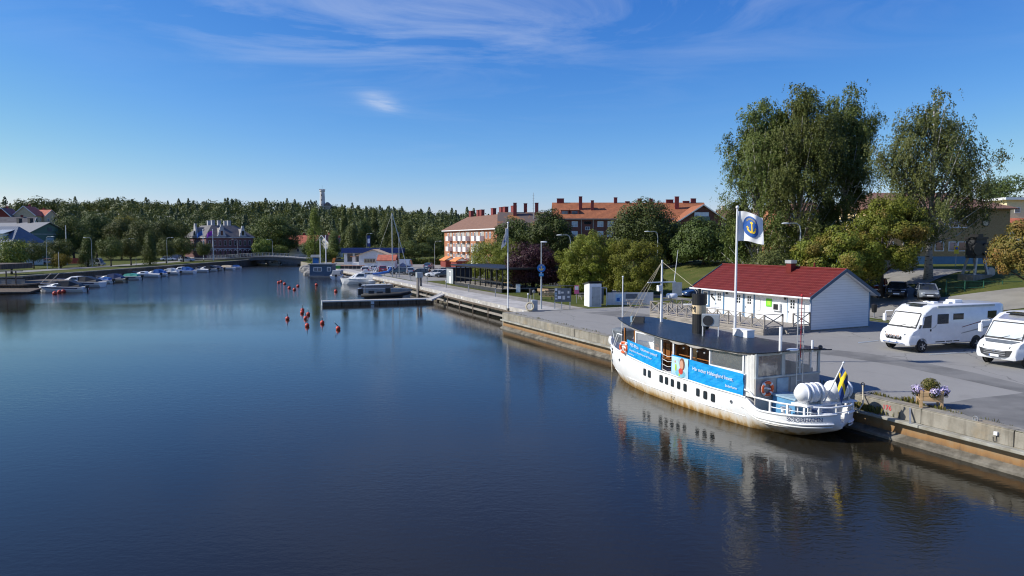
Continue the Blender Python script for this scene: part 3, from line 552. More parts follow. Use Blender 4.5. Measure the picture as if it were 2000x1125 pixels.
MB().cyl((7.4, 1.2, 2.0), (7.4, 1.2, 3.6), .022).build('rail_post', 'offwhite', ship)
# deck house sides
def panel(x0, x1, z0, z1, s, mt, name, ins=.06, th=.035):
    m = MB(); n = max(1, int(abs(x1-x0)/.8)); rows = [[], []]
    for i in range(n+1):
        x = x0+(x1-x0)*i/n; y = s*(hb(x)-ins); rows[0].append((x, y, z0+ (hz(x) if z0 < 1 else 0))); rows[1].append((x, y, z1))
    top = [(p[0], p[1]-s*th, p[2]) for p in rows[1]]; bot = [(p[0], p[1]-s*th, p[2]) for p in rows[0]]
    return m.grid([rows[0], rows[1], top, bot, rows[0]]).build(name, mt, ship)
for s in (1, -1):
    for a, b in ((6.0, 1.82), (.9, -4.35)): panel(a, b, .02, 2.46+.03*max(0, a-1), s, 'white', 'side_panel')
    for x, mt in ((6.05, 'teak'), (4.75, 'teak'), (4.6, 'white'), (1.95, 'white'), (.9, 'white'), (-.55, 'white'), (-2.0, 'white'), (-4.2, 'white')):
        MB().box(x-.045, x+.045, s*(hb(x)-.1)-.045, s*(hb(x)-.1)+.045, 1.3, 3.42).build('post', mt, ship)
    for a, b in ((4.58, 1.98), (-2.04, -4.18)):
        z0 = 2.5 if b < 0 else 2.56; y0, y1 = s*(hb(a)-.07), s*(hb(b)-.07)
        m = MB(); m.bar((a, y0, z0), (b, y1, z0), .05, .12).bar((a, y0, 3.36), (b, y1, 3.36), .05, .06); f = m.build('window_frame', 'white', ship)
        MB().poly([(a-.04, y0, z0+.05), (b+.04, y1, z0+.05), (b+.04, y1, 3.34), (a-.04, y0, 3.34)]).build('pane', 'vinyl', f)
    for k in range(4):
        z = 1.7+k*.27; MB().tube([(1.82, s*(hb(1.8)-.05), z), (1.36, s*(hb(1.3)-.05), z-.08), (.9, s*(hb(.9)-.05), z)], .016).build('gangway_rope', 'offwhite', ship)
# inside: wooden cabin core, door, benches, lamps on a string
MB().box(-3.6, 5.2, -1.0, .35, 1.2, 3.3).build('cabin_core', 'darkwood', ship)
MB().box(1.95, 4.5, .36, .42, 1.3, 3.2).build('cabin_wall', 'teak', ship)
MB().box(1.2, 1.75, .37, .43, 1.4, 3.2).build('cabin_door', 'newwood', ship)
for x in (3.9, 3.4, 2.9, 2.4): MB().box(x-.18, x+.18, .95, 1.05, 1.6, 2.85).box(x-.18, x+.18, .95, 1.4, 1.6, 2.05).build('bench_seat', 'teak', ship)
MB().bar((.8, 1.9, 2.62), (-1.9, 1.9, 2.62), .05, .04).build('handrail', 'teak', ship)
MB().box(-2.9, -.2, .8, 1.6, 1.8, 2.35).build('bench', 'darkwood', ship)
strg = MB().tube([(.7, 2.05, 3.3), (0, 2.05, 3.08), (-.5, 2.05, 3.2), (-1.2, 2.05, 3.05), (-1.9, 2.05, 3.25)], .008).build('lamp_string', 'dark', ship)
for x, z in ((.2, 3.02), (-.9, 3.02), (-1.45, 3.02)): MB().sphere((x, 2.05, z), .055).build('bulb', 'offwhite', strg)
# roof: thin, slightly arched, corrugated
RX = [8.2, 7.6, 6.6, 5.2, 3.5, 1.5, -.5, -2.5, -4.0, -4.9, -5.3]
RP = [1.0, 1.25, 1.62, 1.98, 2.22, 2.38, 2.4, 2.36, 2.28, 1.95, 1.2]
RS = [-.6, -1.25, -1.62, -1.98, -2.22, -2.38, -2.4, -2.36, -2.28, -2.2, -1.9]
RZ = [3.68, 3.66, 3.62, 3.56, 3.48, 3.42, 3.40, 3.41, 3.43, 3.45, 3.46]
def roofz(x, y): return float(np.interp(x, RX[::-1], RZ[::-1]))+.13*(1-(y/2.4)**2)
up, lo_ = [], []
for x, a, b in zip(RX, RP, RS):
    ys = [a+(b-a)*k/12 for k in range(13)]; up.append([(x, y, roofz(x, y)) for y in ys]); lo_.append([(x, y, roofz(x, y)-.05) for y in ys])
m = MB(); m.loft([u_+l_[::-1] for u_, l_ in zip(up, lo_)]); m.build('roof', 'roofblack', ship)
for edge, s in ((RP, 1), (RS, -1)):                    # scalloped canvas edge
    m = MB(); xs = np.linspace(5.5, -4.6, 60); a, b = [], []
    for i, x in enumerate(xs):
        y = float(np.interp(x, RX[::-1], edge[::-1]))-s*.015; z = roofz(x, y)-.03; dr = .05+.11*abs(math.sin(i*.37))*(1 if .9 > x > -2.1 else .25)
        a.append((x, y, z)); b.append((x, y-s*.02, z-dr))
    m.grid([a, b]).build('canvas_edge', 'plaster', ship)
# canvas corner and aft wall
m = MB()
for k in range(9): pass
rows = []
for z in (1.45, 1.9, 2.4, 2.9, 3.4): rows.append([(-4.3-.5*k/8, 2.06-.1*(k/8)+.025*math.sin(k*2.1+z*.8), z) for k in range(9)])
m.grid(rows).build('canvas_corner', 'offwhite', ship, smooth=True)
AW = -4.82
MB().box(AW-.06, AW, -1.95, 1.95, .6, 2.34).build('aft_wall', 'plaster', ship)
for y0, y1 in ((1.95, 1.82), (.42, .22), (-.62, -.74), (-1.82, -1.95)): MB().box(AW-.07, AW+.01, min(y0, y1), max(y0, y1), 2.34, 3.42).build('window_post', 'lampgrey', ship)
MB().box(AW-.08, AW+.02, -1.96, 1.96, 3.34, 3.46).build('header', 'lampgrey', ship)
MB().box(AW-.09, AW+.02, -1.96, 1.96, 2.3, 2.38).build('sill', 'lampgrey', ship)
for y0, y1 in ((1.82, .42), (.22, -.62), (-.74, -1.82)): MB().poly([(AW-.03, y0, 2.38), (AW-.03, y1, 2.38), (AW-.03, y1, 3.34), (AW-.03, y0, 3.34)]).build('pane', 'vinyl', ship)
MB().box(AW-.12, AW-.061, .05, .72, .66, 2.26).build('door', 'boxtop', ship)
MB().box(AW-.10, AW-.061, -.72, -.1, .66, 2.26).build('door', 'plaster', ship)
# roof fittings: funnel, mast, radar, ventilation boxes
fun = MB().lathe([(.35, 3.5), (.35, 4.62), (.32, 4.62)], 20, (1.6, 0, 0)).lathe([(.375, 5.08), (.375, 5.68), (.29, 5.68), (.29, 5.4)], 20, (1.6, 0, 0)).build('funnel', 'black', ship, smooth=False)
MB().lathe([(.32, 4.6), (.37, 4.6), (.37, 5.1), (.32, 5.1)], 20, (1.6, 0, 0)).build('funnel_band', 'buff', fun)
tx = text('letter', 'M', .46, 'black', fun, (1.6+.375*math.cos(rad(88)), .375*math.sin(rad(88))+.01, 4.85), (rad(90), 0, rad(178)))
MB().cyl((1.6, 0, 5.7), (1.6, 0, 5.95), .09).build('exhaust_pipe', 'black', fun)
MX = 5.7
mast = MB().cyl((MX, -.5, 3.5), (MX, -.5, 7.4), .085, .05).build('mast', 'white', ship)
MB().box(MX-.04, MX+.04, -1.5, .5, 6.05, 6.11).build('crosstree', 'white', mast)
MB().lathe([(.02, 0), (.3, .02), (.34, .1), (.34, .22), (.28, .3), (.02, .33)], 16, (MX-.25, -1.05, 5.1)).build('radar_dome', 'white', mast, smooth=True)
MB().bar((MX, -.5, 5.0), (MX-.2, -1.1, 5.08), .06).build('radar_bracket', 'steel', mast)
MB().box(MX-.12, MX+.12, -.45, -.22, 5.55, 5.9).build('lantern', 'white', mast)
MB().cyl((MX, -1.4, 6.1), (MX-.12, -1.55, 8.0), .025, .012).build('whip_antenna', 'white', mast)
for q in ((9.1, 0, 3.0), (8.0, .9, 3.6), (MX-.2, 1.9, 3.45), (1.6, 0, 5.8)): MB().tube([(MX, -.5, 7.3), q], .011, 5).build('stay', 'creamrope', mast)
ac = thing('air_unit', 'white box heat pump with dark round fan on the ship roof beside the funnel', 'heat pump', shp(.45, .15, 3.5), SHIP_R-rad(42))
MB().box(-.22, .22, -.45, .45, .55, 1.18).build('casing', 'lampgrey', ac, bevel=.02)
MB().lathe([(.0, 0), (.27, 0), (.27, .012), (0, .012)], 20, (-.24, .12, .86), 'x').build('fan_grille', 'dark', ac)
for y in (-.4, .4):
    for x in (-.2, .2): MB().box(x-.02, x+.02, y-.02, y+.02, .02, .55).build('leg', 'white', ac)
    MB().box(-.2, .2, y-.02, y+.02, .5, .55).build('cross_bar', 'white', ac)
bx = thing('roof_box', 'white rectangular locker at the far edge of the ship roof', 'box', shp(-.2, -1.5, 3.45), SHIP_R); MB().box(-.55, .55, -.25, .25, 0, .4).build('casing', 'white', bx, bevel=.02); MB().box(-.57, .57, -.27, .27, .4, .43).build('lid', 'white', bx)
lb = thing('floodlight', 'dark floodlight with grey side on the front of the ship roof', 'floodlight', shp(6.1, .9, 3.55), SHIP_R-rad(50)); MB().box(-.13, .13, -.38, .3, .1, .5).build('housing', 'dark', lb); MB().box(-.15, .15, .3, .42, .08, .5).build('end_plate', 'boxtop', lb); MB().cyl((0, 0, 0), (0, 0, .12), .05).build('foot', 'dark', lb)
fp = thing('flower_pot', 'black round pot of pink flowers on the ship roof before the funnel', 'flower pot', shp(3.0, -1.6, 3.5), 0)
MB().lathe([(.08, 0), (.2, .08), (.24, .22), (.22, .3)], 12).build('pot', 'black', fp, smooth=True)
# aft gear: pipe, ladder mast, blue locker, bollards, rails
MB().cyl((-5.1, .75, 3.42), (-5.1, .75, 4.65), .07, n=10).build('vent_pipe', 'white', ship)
ld = MB()
for y in (-.48, -.12): ld.cyl((-5.25, y, 1.0), (-5.25, y, 5.7), .025, n=6)
ld.build('ladder_rail', 'galv', ship)
for k in range(15): MB().cyl((-5.25, -.48, 1.25+k*.3), (-5.25, -.12, 1.25+k*.3), .016, n=6).build('rung', 'galv', ship)
MB().cyl((-5.28, -.3, 3.2), (-5.28, -.3, 6.0), .02).sphere((-5.28, -.3, 6.05), .07).build('signal_pole', 'red', ship)
MB().sphere((-5.2, .1, 3.58), (.2, .36, .07)).build('horn_dome', 'white', ship, smooth=True)
MB().cyl((-5.2, -1.1, 3.4), (-5.2, -1.1, 3.95), .05).build('vent_pipe', 'white', ship)
MB().bar((-5.1, -.9, 3.5), (-5.5, -2.0, 3.5), .05).sphere((-5.3, -1.5, 3.62), .1).build('searchlight_arm', 'dark', ship)
lk = MB().box(-6.35, -5.0, .15, 1.05, .62, 1.54).build('deck_locker', 'deckblue', ship, bevel=.02); MB().box(-6.4, -4.97, .1, 1.1, 1.54, 1.62).build('locker_lid', 'boxtop', lk)
for x in (-6.15, -6.5): MB().lathe([(.1, .62), (.1, .95), (.08, 1.05), (.08, 1.2), (.12, 1.24), (.12, 1.28), (.02, 1.3)], 12, (x, 1.55, 0)).build('bollard', 'white', ship)
for s in (1, -1):
    pts = [(-4.35, s*2.1, 1.75), (-4.6, s*2.08, 1.72), (-4.9, s*2.05, 1.5)]+[(x, s*(hb(x)-.06), 1.5) for x in (-5.3, -5.8, -6.3, -6.8, -7.2, -7.5, -7.75, -7.86)]+[(-7.92, 0, 1.52)]
    MB().tube(pts, .042).build('stern_rail', 'white', ship)
    MB().tube([(p[0], p[1], p[2]-.25) for p in pts[4:]], .02).build('stern_rail_line', 'white', ship)
    for x in (-5.8, -6.6, -7.2, -7.6): MB().bar((x, s*(hb(x)-.06), hz(x)-.02), (x, s*(hb(x)-.06), 1.5), .06, .09).build('stanchion', 'white', ship)
MB().box(-7.45, -6.55, -1.45, 1.5, 1.5, 1.56).build('raft_rack', 'white', ship)
for x in (-7.35, -6.65):
    for y in (1.2, .6, -.2, -1.1): MB().bar((x, y, .66), (x, y, 1.5), .05).build('rack_leg', 'white', ship)
MB().box(-7.0, -4.86, -1.4, 1.4, .6, .645).build('aft_deck', 'steel', ship)
staff = MB().cyl((-6.8, .15, 1.0), (-7.95, .05, 3.38), .035, .03).sphere((-7.96, .05, 3.41), .05).build('ensign_staff', 'white', ship)
# stern name, bent round the counter
def bend_name():
    o = text('stern_name', 'SÖDERHAMN', .235, 'navy', ship, (0, 0, 0), (0, 0, 0), depth=.001)
    th = np.linspace(0, math.pi/2, 200); xs = -5.4-2.56*np.sin(th); ys = 2.02*np.cos(th)+.02; L = np.concatenate([[0], np.cumsum(np.hypot(np.diff(xs), np.diff(ys)))])
    Lc = 1.98
    for v in o.data.vertices:
        l = Lc+v.co.x*1.02; x = float(np.interp(l, L, xs)); y = float(np.interp(l, L, ys)); i = min(198, int(np.searchsorted(L, l))); dx, dy = xs[i+1]-xs[i], ys[i+1]-ys[i]; k = math.hypot(dx, dy); nx, ny = -dy/k, dx/k
        if nx*(x+5.4)+ny*y < 0: nx, ny = -nx, -ny
        z = hz(x)*.84+v.co.y*1.05; v.co = (x+nx*(.022+v.co.z), y+ny*(.022+v.co.z), z)
bend_name()
# banners on the port side (print is flat cloth)
def banner(label, a, b, z0, z1, mt='banner'):
    rows = []
    for k in range(9):
        f = k/8; rows.append([(a+(b-a)*i/24, hb(a+(b-a)*i/24)+.02+.022*math.sin(i*.9+k*.7)*math.sin(f*3.14)+.012*math.sin(i*2.3-k*1.6)*math.sin(f*3.14)+.02*f*(1-f), z0(a+(b-a)*i/24)+(z1(a+(b-a)*i/24)-z0(a+(b-a)*i/24))*f) for i in range(25)])
    t = thing('advertising_banner', label, 'banner', SHIP_O, SHIP_R); c = MB().grid(rows); c2 = [(x, y-.012, z) for x, y, z in c.v]; n = len(c.v); c.add(c2, [f[::-1] for f in [(j*25+i, j*25+i+1, (j+1)*25+i+1, (j+1)*25+i) for j in range(8) for i in range(24)]])
    c.build('cloth', mt, t, fix=False); return t
def cloth_text(t, body, size, x, z, slope=0., align='LEFT', mt='white', sx=1., shear=0.):
    o = text('lettering', body, size, mt, t, (0, 0, 0), (0, 0, 0), align=align, depth=.001, shear=shear)
    for v in o.data.vertices:
        X = x-v.co.x*sx; v.co = (X, hb(X)+.062+v.co.z, z+v.co.y+slope*(-v.co.x*sx))
b1 = banner('blue banner with white lettering on the forward port side of the ship', 5.5, 1.86, lambda x: hz(x)+.03, lambda x: 2.55+.07*(x-1.8))
cloth_text(b1, 'M/S Moa', .27, 5.05, 2.58, .07); cloth_text(b1, 'Välkommen ombord!', .2, 3.9, 2.48, .07, shear=.3); cloth_text(b1, 'Skärgårdsturer, Beställningsresor & Charter', .135, 5.1, 2.28, .075); cloth_text(b1, 'soderhamn.se', .11, 5.2, 2.06, .08)
b2 = banner('long blue banner with a printed portrait on the aft port side of the ship', .92, -4.32, lambda x: hz(x)+.03, lambda x: 2.46+.03*(x+4.3))
cloth_text(b2, 'Här möter Hälsingland havet.', .25, -.85, 2.17, .025, sx=.97); cloth_text(b2, 'Söderhamn', .17, -3.2, 1.74, .02)
def cloth_blob(t, name, mt, x, z, rx, rz, lay, n=14):
    m = MB().poly([(x+rx*math.cos(2*math.pi*k/n), hb(x+rx*math.cos(2*math.pi*k/n))+.058+lay, z+rz*math.sin(2*math.pi*k/n)) for k in range(n)]); m.build(name, mt, t)
m = MB().grid([[(x, hb(x)+.056, zf(x)) for x in np.linspace(.86, -.5, 8)] for zf in (lambda x: hz(x)+.06, lambda x: 2.56)]); m.build('printed_picture', 'photo_sky', b2)
for nm, mt, x, z, rx, rz, lay in (('printed_picture', 'jacket', .12, 1.74, .42, .2, .004), ('printed_picture', 'hair', -.02, 2.24, .22, .32, .005), ('printed_picture', 'skin', .02, 2.2, .15, .24, .008), ('printed_picture', 'scarf', .08, 1.86, .18, .16, .010), ('printed_picture', 'limegreen', .5, 2.0, .07, .2, .005), ('printed_picture', 'skin', .56, 2.3, .05, .07, .007), ('printed_picture', 'limegreen', .2, 1.66, .07, .07, .008)):
    cloth_blob(b2, nm, mt, x, z, rx, rz, lay)
# lifebuoys and rafts
def lifebuoy(label, loc, rz, rx=0):
    t = thing('lifebuoy', label, 'lifebuoy', loc, rz, 'lifebuoys on the ship'); t.rotation_euler = (rx, 0, rz)
    MB().torus((0, 0, 0), .29, .075, 'y', 24, 8).build('ring', 'orange', t, smooth=True)
    for k in range(4):
        a = rad(45+90*k); MB().torus((0, 0, 0), .29, .08, 'y', 4, 8, a-.16, a+.16).build('band', 'white', t)
    MB().torus((0, .02, 0), .37, .012, 'y', 20, 4).build('grab_line', 'white', t); MB().tube([(-.22, -.04, -.05), (.05, -.09, .02), (.22, -.04, .05)], .05).build('throw_line', 'white', t); return t
lifebuoy('orange lifebuoy hung on the rail at the ship bow', shp(5.75, hb(5.75)+.13, 2.3), SHIP_R+rad(6))
lifebuoy('orange lifebuoy hung on the grey aft wall of the ship', shp(AW-.16, 1.35, 1.85), SHIP_R+rad(90))
def raft(label, loc, rz):
    t = thing('life_raft', label, 'life raft', loc, rz, 'life raft canisters at the stern')
    MB().lathe([(.02, -.72), (.2, -.70), (.34, -.55), (.385, -.42), (.40, -.40), (.40, .40), (.385, .42), (.34, .55), (.2, .70), (.02, .72)], 20, (0, 0, .46), 'y').build('canister', 'white', t, smooth=True)
    for y in (-.38, -.13, .13, .38): MB().lathe([(.39, -.05), (.43, -.035), (.43, .035), (.39, .05)], 20, (0, y, .46), 'y').build('rib', 'white', t, smooth=True)
    for y in (-.26, .26): MB().lathe([(.403, -.03), (.41, -.03), (.41, .03), (.403, .03)], 20, (0, y, .46), 'y').build('strap', 'lampgrey', t)
    MB().torus((0, 0, .46), .405, .014, 'z', 20, 4); MB().box(-.3, .3, -.4, -.3, -.02, .14).build('cradle', 'galv', t); MB().box(-.3, .3, .3, .4, -.02, .14).build('cradle', 'galv', t); return t
raft('ribbed white life raft canister at the stern, on the river side', shp(-7.05, .92, 1.57), SHIP_R-rad(6)); raft('ribbed white life raft canister at the stern, beneath the blue and yellow flag', shp(-7.05, -.72, 1.57), SHIP_R+rad(4))
# flags: cloth warped by a surface function
def flag(name, label, fn, nu=20, nv=14, mt='white', cells=None, group=None):
    t = thing(name, label, 'flag', (0, 0, 0), 0, group)
    def part(u0, u1, v0, v1, mt, nm, lay=0.):
        rows = [[fn(u0+(u1-u0)*i/nu, v0+(v1-v0)*j/nv) for i in range(nu+1)] for j in range(nv+1)]
        return MB().grid(rows).build(nm, mt, t, smooth=True)
    for (u0, u1, v0, v1, mt, nm) in (cells or [(0, 1, 0, 1, mt, 'cloth')]): part(u0, u1, v0, v1, mt, nm)
    return t
A0 = shp(-7.92, .05, 3.3); A1 = shp(-7.36, .1, 2.15)
def ensign(u, v):                       # hangs in folds from the raked staff
    top = A0+(A1-A0)*(1-v)*.62; drop = u*(.75+.25*(1-v)); return top+Vector((.30*u**.8+.04*math.sin(7*u+3*v), .10*math.sin(7*u+2*v), -drop*1.05))
flag('ship_flag', 'blue flag with yellow cross hanging from the ship stern staff', ensign, 6, 6, cells=[(0, .3, 0, .4, 'flagblue', 'cloth'), (0, .3, .4, .6, 'yellowflag', 'cloth'), (0, .3, .6, 1, 'flagblue', 'cloth'), (.3, .48, 0, 1, 'yellowflag', 'cloth'), (.48, 1, 0, .4, 'flagblue', 'cloth'), (.48, 1, .4, .6, 'yellowflag', 'cloth'), (.48, 1, .6, 1, 'flagblue', 'cloth')])
# mooring post with rope on the quay
mp = thing('mooring_post', 'iron mooring hook on the quay edge holding the ship stern rope', 'mooring post', ST(.28, -40.6, QZ+.02), QA)
MB().cyl((0, 0, -.02), (0, 0, .35), .045).torus((0, 0, .42), .09, .025, 'x').build('hook', 'dark', mp); MB().cyl((0, 0, -.02), (0, 0, .03), .13).build('base', 'dark', mp)
rp = MB().tube([shp(-7.6, -.9, 1.4), shp(-7.5, -1.5, 1.15), shp(-7.2, -2.1, 1.3), ST(.28, -40.6, QZ+.4)], .03); tag(rp.build('mooring_rope', 'creamrope'), 'pale rope from the ship stern to the hook on the quay', 'rope')
# ------------------------------------------------------------------ trees
def leaf_mesh(name, mt, pts, out, size, rng, droop=0., aspect=.6, flat=1.3):
    n = len(pts); pts = np.asarray(pts, float); out = np.asarray(out, float)
    nr = out*flat+rng.normal(size=(n, 3))*.5; nr /= np.linalg.norm(nr, axis=1, keepdims=True)
    a = rng.normal(size=(n, 3)); a[:, 2] -= droop*3; a -= (a*nr).sum(1, keepdims=True)*nr; a /= np.linalg.norm(a, axis=1, keepdims=True)+1e-9
    b = np.cross(nr, a); s = (np.asarray(size)*rng.uniform(.6, 1.35, n))[:, None]
    V = np.empty((n, 4, 3)); V[:, 0] = pts-a*s*.5; V[:, 1] = pts+b*s*aspect*.5+a*s*.08; V[:, 2] = pts+a*s*.5; V[:, 3] = pts-b*s*aspect*.5+a*s*.08
    me = bpy.data.meshes.new(name); me.vertices.add(4*n); me.loops.add(4*n); me.polygons.add(n)
    me.vertices.foreach_set('co', V.reshape(-1)); me.loops.foreach_set('vertex_index', np.arange(4*n, dtype=np.int32)); me.polygons.foreach_set('loop_start', np.arange(0, 4*n, 4, dtype=np.int32)); me.polygons.foreach_set('loop_total', np.full(n, 4, dtype=np.int32))
    me.update(calc_edges=True); me.materials.append(M(mt)); return me
def unit(rng, n):
    v = rng.normal(size=(n, 3)); return v/np.linalg.norm(v, axis=1, keepdims=True)
def in_clumps(rng, clumps, n, cen, shell=.5):
    c = np.array(clumps); w = (c[:, 3]*c[:, 5])**1.0; w /= w.sum(); k = rng.choice(len(c), n, p=w); d = unit(rng, n)
    r = shell+(1-shell)*rng.random(n)**.6; p = c[k, :3]+d*c[k, 3:6]*r[:, None]
    o = p-np.asarray(cen); o /= np.linalg.norm(o, axis=1, keepdims=True)+1e-9; o = d*.65+o*.45; return p, o
def trunk_mb(h, r, limbs, rng, lean=0., top=.25):
    m = MB(); k = 6; pts = [(lean*(i/k)**1.5+.04*h*math.sin(i*1.3+limbs)*i/k*.3, .03*h*math.cos(i*1.7)*i/k*.3, h*i/k) for i in range(k+1)]
    m.tube(pts, [r*(1.35 if i == 0 else 1)*(1-(1-top)*i/k) for i in range(k+1)], 8)
    return m, pts
def tree_round(w, h, th, seed, leaf='lf_oak', n=9000, size=.42, nc=46, cr=.2, trunk='trunk', flat=1., droop=0., jag=.3, solid=False, tr=None, bush=False):
    rng = np.random.default_rng(seed); ch = h-th; cen = np.array([0, 0, th+ch*.5]); R = np.array([w/2, w/2, ch/2]); clumps = []
    d = unit(rng, nc)
    for i in range(nc):
        v = d[i].copy()
        if v[2] < -.75: v[2] = -.4
        if bush and v[2] < .1: k_ = .93/max(.2, math.hypot(v[0], v[1])); v[0] *= k_; v[1] *= k_; v[2] *= 1.05
        rr = rng.uniform(.62, .95)+rng.normal()*jag*.12; c = cen+v*R*rr*np.array([1, 1, flat]); q = cr*w*rng.uniform(.65, 1.25); clumps.append((c[0], c[1], c[2], q, q, q*.8))
    if solid: clumps.append((cen[0], cen[1], cen[2], w*.4, w*.4, ch*.42))
    p, o = in_clumps(rng, clumps, n, cen-np.array([0, 0, ch*.15])); crown = leaf_mesh('crown', leaf, p, o, np.full(n, size), rng, droop)
    m, pts = trunk_mb(th+ch*.62, tr or max(.12, w*.032), nc, rng)
    for i in range(7):
        a = i*2.4+seed; z = th*.75+ch*.07*i; q = Vector((math.cos(a), math.sin(a), 0)); m.tube([(0, 0, z), q*w*.17+Vector((0, 0, z+ch*.14)), q*w*.34+Vector((0, 0, z+ch*.3))], [w*.016, w*.010, w*.004], 5)
    return crown, m.mesh('trunk', trunk, True)
def tree_birch(h, w, th, seed, leaf, n, size=.26, stems=1, airy=1., cols=None, prof=None):
    # hanging strands: each twig end carries a drooping string of small leaves
    rng = np.random.default_rng(seed); P_, O_ = [], []; m = MB()
    for s_ in range(stems):
        lx = (s_-(stems-1)/2)*w*.2; m0, pts = trunk_mb(h*.93, .36 if stems == 1 else .22, s_, rng, lean=lx*1.3, top=.08); m.add(m0.v, m0.f)
    ns = n//14; npl = int(62*airy)+10; pa = rng.uniform(0, 2*math.pi, npl); pr_ = w/2*np.sqrt(rng.uniform(.02, 1.0, npl)); up = np.arange(npl) < npl*.55
    hi = prof or 1.0
    pz = np.where(up, h*(1.0-(.24 if not prof else .34)*(pr_/(w/2))**1.7)*rng.uniform(.9, 1.0, npl), th+(h-th)*rng.uniform(.12, .62, npl)); pr_ = np.where(up, pr_*hi, pr_*.35+w*.325); pz[0] = h; pr_[0] = .05*w
    pl_ = np.where(up, rng.uniform(.16, .30, npl)*h, rng.uniform(.12, .22, npl)*h); sp_ = np.where(up, .125, .125)*w
    wt = pl_*sp_; k = rng.choice(npl, ns, p=wt/wt.sum()); q = rng.random(ns)**.85
    bx, tz_ = pr_[k]*.45, pz[k]-pl_[k]; rr = bx+(pr_[k]-bx)*q; zz = np.maximum(tz_, th)+(pz[k]-np.maximum(tz_, th))*q; sg = sp_[k]*(1.0-.55*q)
    x0 = rr*np.cos(pa[k])+rng.normal(size=ns)*sg*.62; y0 = rr*np.sin(pa[k])+rng.normal(size=ns)*sg*.62; z0 = zz+rng.normal(size=ns)*.3
    nc_ = int(330*airy); ci = rng.integers(0, ns, nc_); pick = rng.integers(0, nc_, ns); gs = rng.uniform(.3, .75, nc_)[pick]; on = rng.random(ns) < .82      # sprays with gaps between
    x0 = np.where(on, x0[ci][pick]+rng.normal(size=ns)*gs, x0); y0 = np.where(on, y0[ci][pick]+rng.normal(size=ns)*gs, y0); z0 = np.where(on, z0[ci][pick]+rng.normal(size=ns)*gs*.8, z0); a2 = np.arctan2(y0, x0)
    ln = rng.uniform(.35, 1.5, ns)*np.where(up[k], 1.0-.4*q, 1.25)
    for j in range(14):
        e = j/13.; P_.append(np.stack([x0+rng.normal(size=ns)*.10+np.cos(a2)*.22*e, y0+rng.normal(size=ns)*.10+np.sin(a2)*.22*e, np.maximum(z0-ln*e, th*.55)+rng.normal(size=ns)*.07], 1)); O_.append(np.stack([np.cos(a2), np.sin(a2), np.full(ns, .35)], 1))
    p = np.concatenate(P_); o = np.concatenate(O_); crown = leaf_mesh('crown', leaf, p, o, np.full(len(p), size), rng, .5, .62, flat=.9)
    for i in range(npl):
        d = Vector((math.cos(pa[i]), math.sin(pa[i]), 0)); zb = max(th*.8, pz[i]-pl_[i]-pr_[i]*.7); m.tube([(0, 0, zb), d*pr_[i]*.45+Vector((0, 0, max(th, pz[i]-pl_[i]))), d*pr_[i]+Vector((0, 0, pz[i]-.4))], [.10, .06, .012], 5)
    return crown, m.mesh('trunk', 'birchbark', True)
def tree_poplar(h, w, seed, leaf='lf_poplar', n=3500, size=.55, cone=.0):
    rng = np.random.default_rng(seed); clumps = []
    for i in range(34):
        f = rng.uniform(.06, 1); r = w/2*math.sin(math.pi*min(1, .12+.88*f)**.8)**.6*(1-cone*f); a = rng.uniform(0, 6.28); q = w*rng.uniform(.16, .26); clumps.append((r*.6*math.cos(a), r*.6*math.sin(a), h*(.05+.9*f), q, q, q*2.0))
    p, o = in_clumps(rng, clumps, n, (0, 0, h*.45)); m, _ = trunk_mb(h*.8, w*.05, 1, rng); return leaf_mesh('crown', leaf, p, o, np.full(n, size), rng, -.2), m.mesh('trunk', 'trunk', True)
def place(meshes, name, label, cat, loc, rz=0., scale=(1, 1, 1), group=None):
    t = thing(name, label, cat, loc, rz, group); t.scale = scale; inst('trunk', meshes[1], t); inst('crown', meshes[0], t); return t
def gd(px, Y): X = (px-1000)/1400*Y; return Vector((X, Y, zt(X, Y)-.05))       # on the ground at distance Y
def fit(px, Y, ytop):                      # height that puts the top on a photo row
    g = gd(px, Y); return g, D(px, ytop, Y).z-g.z
# birches by the road
for px, Y, yt, wpx, sd, lab, st_ in ((1482, 87, 186, 150, 3, 'tall birch with hanging twigs, left of the three standing together', 2), (1556, 85, 170, 175, 4, 'tallest birch with white trunk, in the middle of the group of three', 2), (1645, 88, 172, 125, 6, 'narrow birch on the right of the group of three, top leaning right', 1)):
    g, h = fit(px, Y, yt); place(tree_birch(h, wpx*Y/1400, 2.2, sd, 'lf_birch', 80000, .205, st_, .8), 'birch_tree', lab, 'birch', g, sd*1.3, group='birches by the road')
g, h = fit(1814, 75, 164); place(tree_birch(h, 235*75/1400, 4.6, 21, 'lf_birch2', 56000, .19, 1, .8, prof=.72), 'birch_tree', 'lone airy birch with thick white trunk behind the silver car', 'birch', g, 2.0, group='birches by the road')
# autumn maples
for px, Y, yt, wpx, sd, lf, lab in ((1640, 71, 447, 165, 31, 'lf_maple', 'low spreading maple turning orange right behind the red-roofed house'), (1722, 72, 383, 165, 32, 'lf_maple', 'yellow-green maple with orange tips between the birches'), (2030, 61, 432, 190, 33, 'lf_maplered', 'maple with rusty orange leaves at the right edge of the picture')):
    g, h = fit(px, Y, yt); place(tree_round(wpx*Y/1400, h, 1.6, sd, lf, 30000, .22, 80, .12), 'maple_tree', lab, 'maple', g, sd, group='autumn maples')
g, h = fit(1968, 165, 344); place(tree_round(12, h, 4, 36, 'lf_oak', 12000, .42, 40, .2), 'broadleaf_tree', 'dark tree behind the pale cream building at far right', 'tree', g)
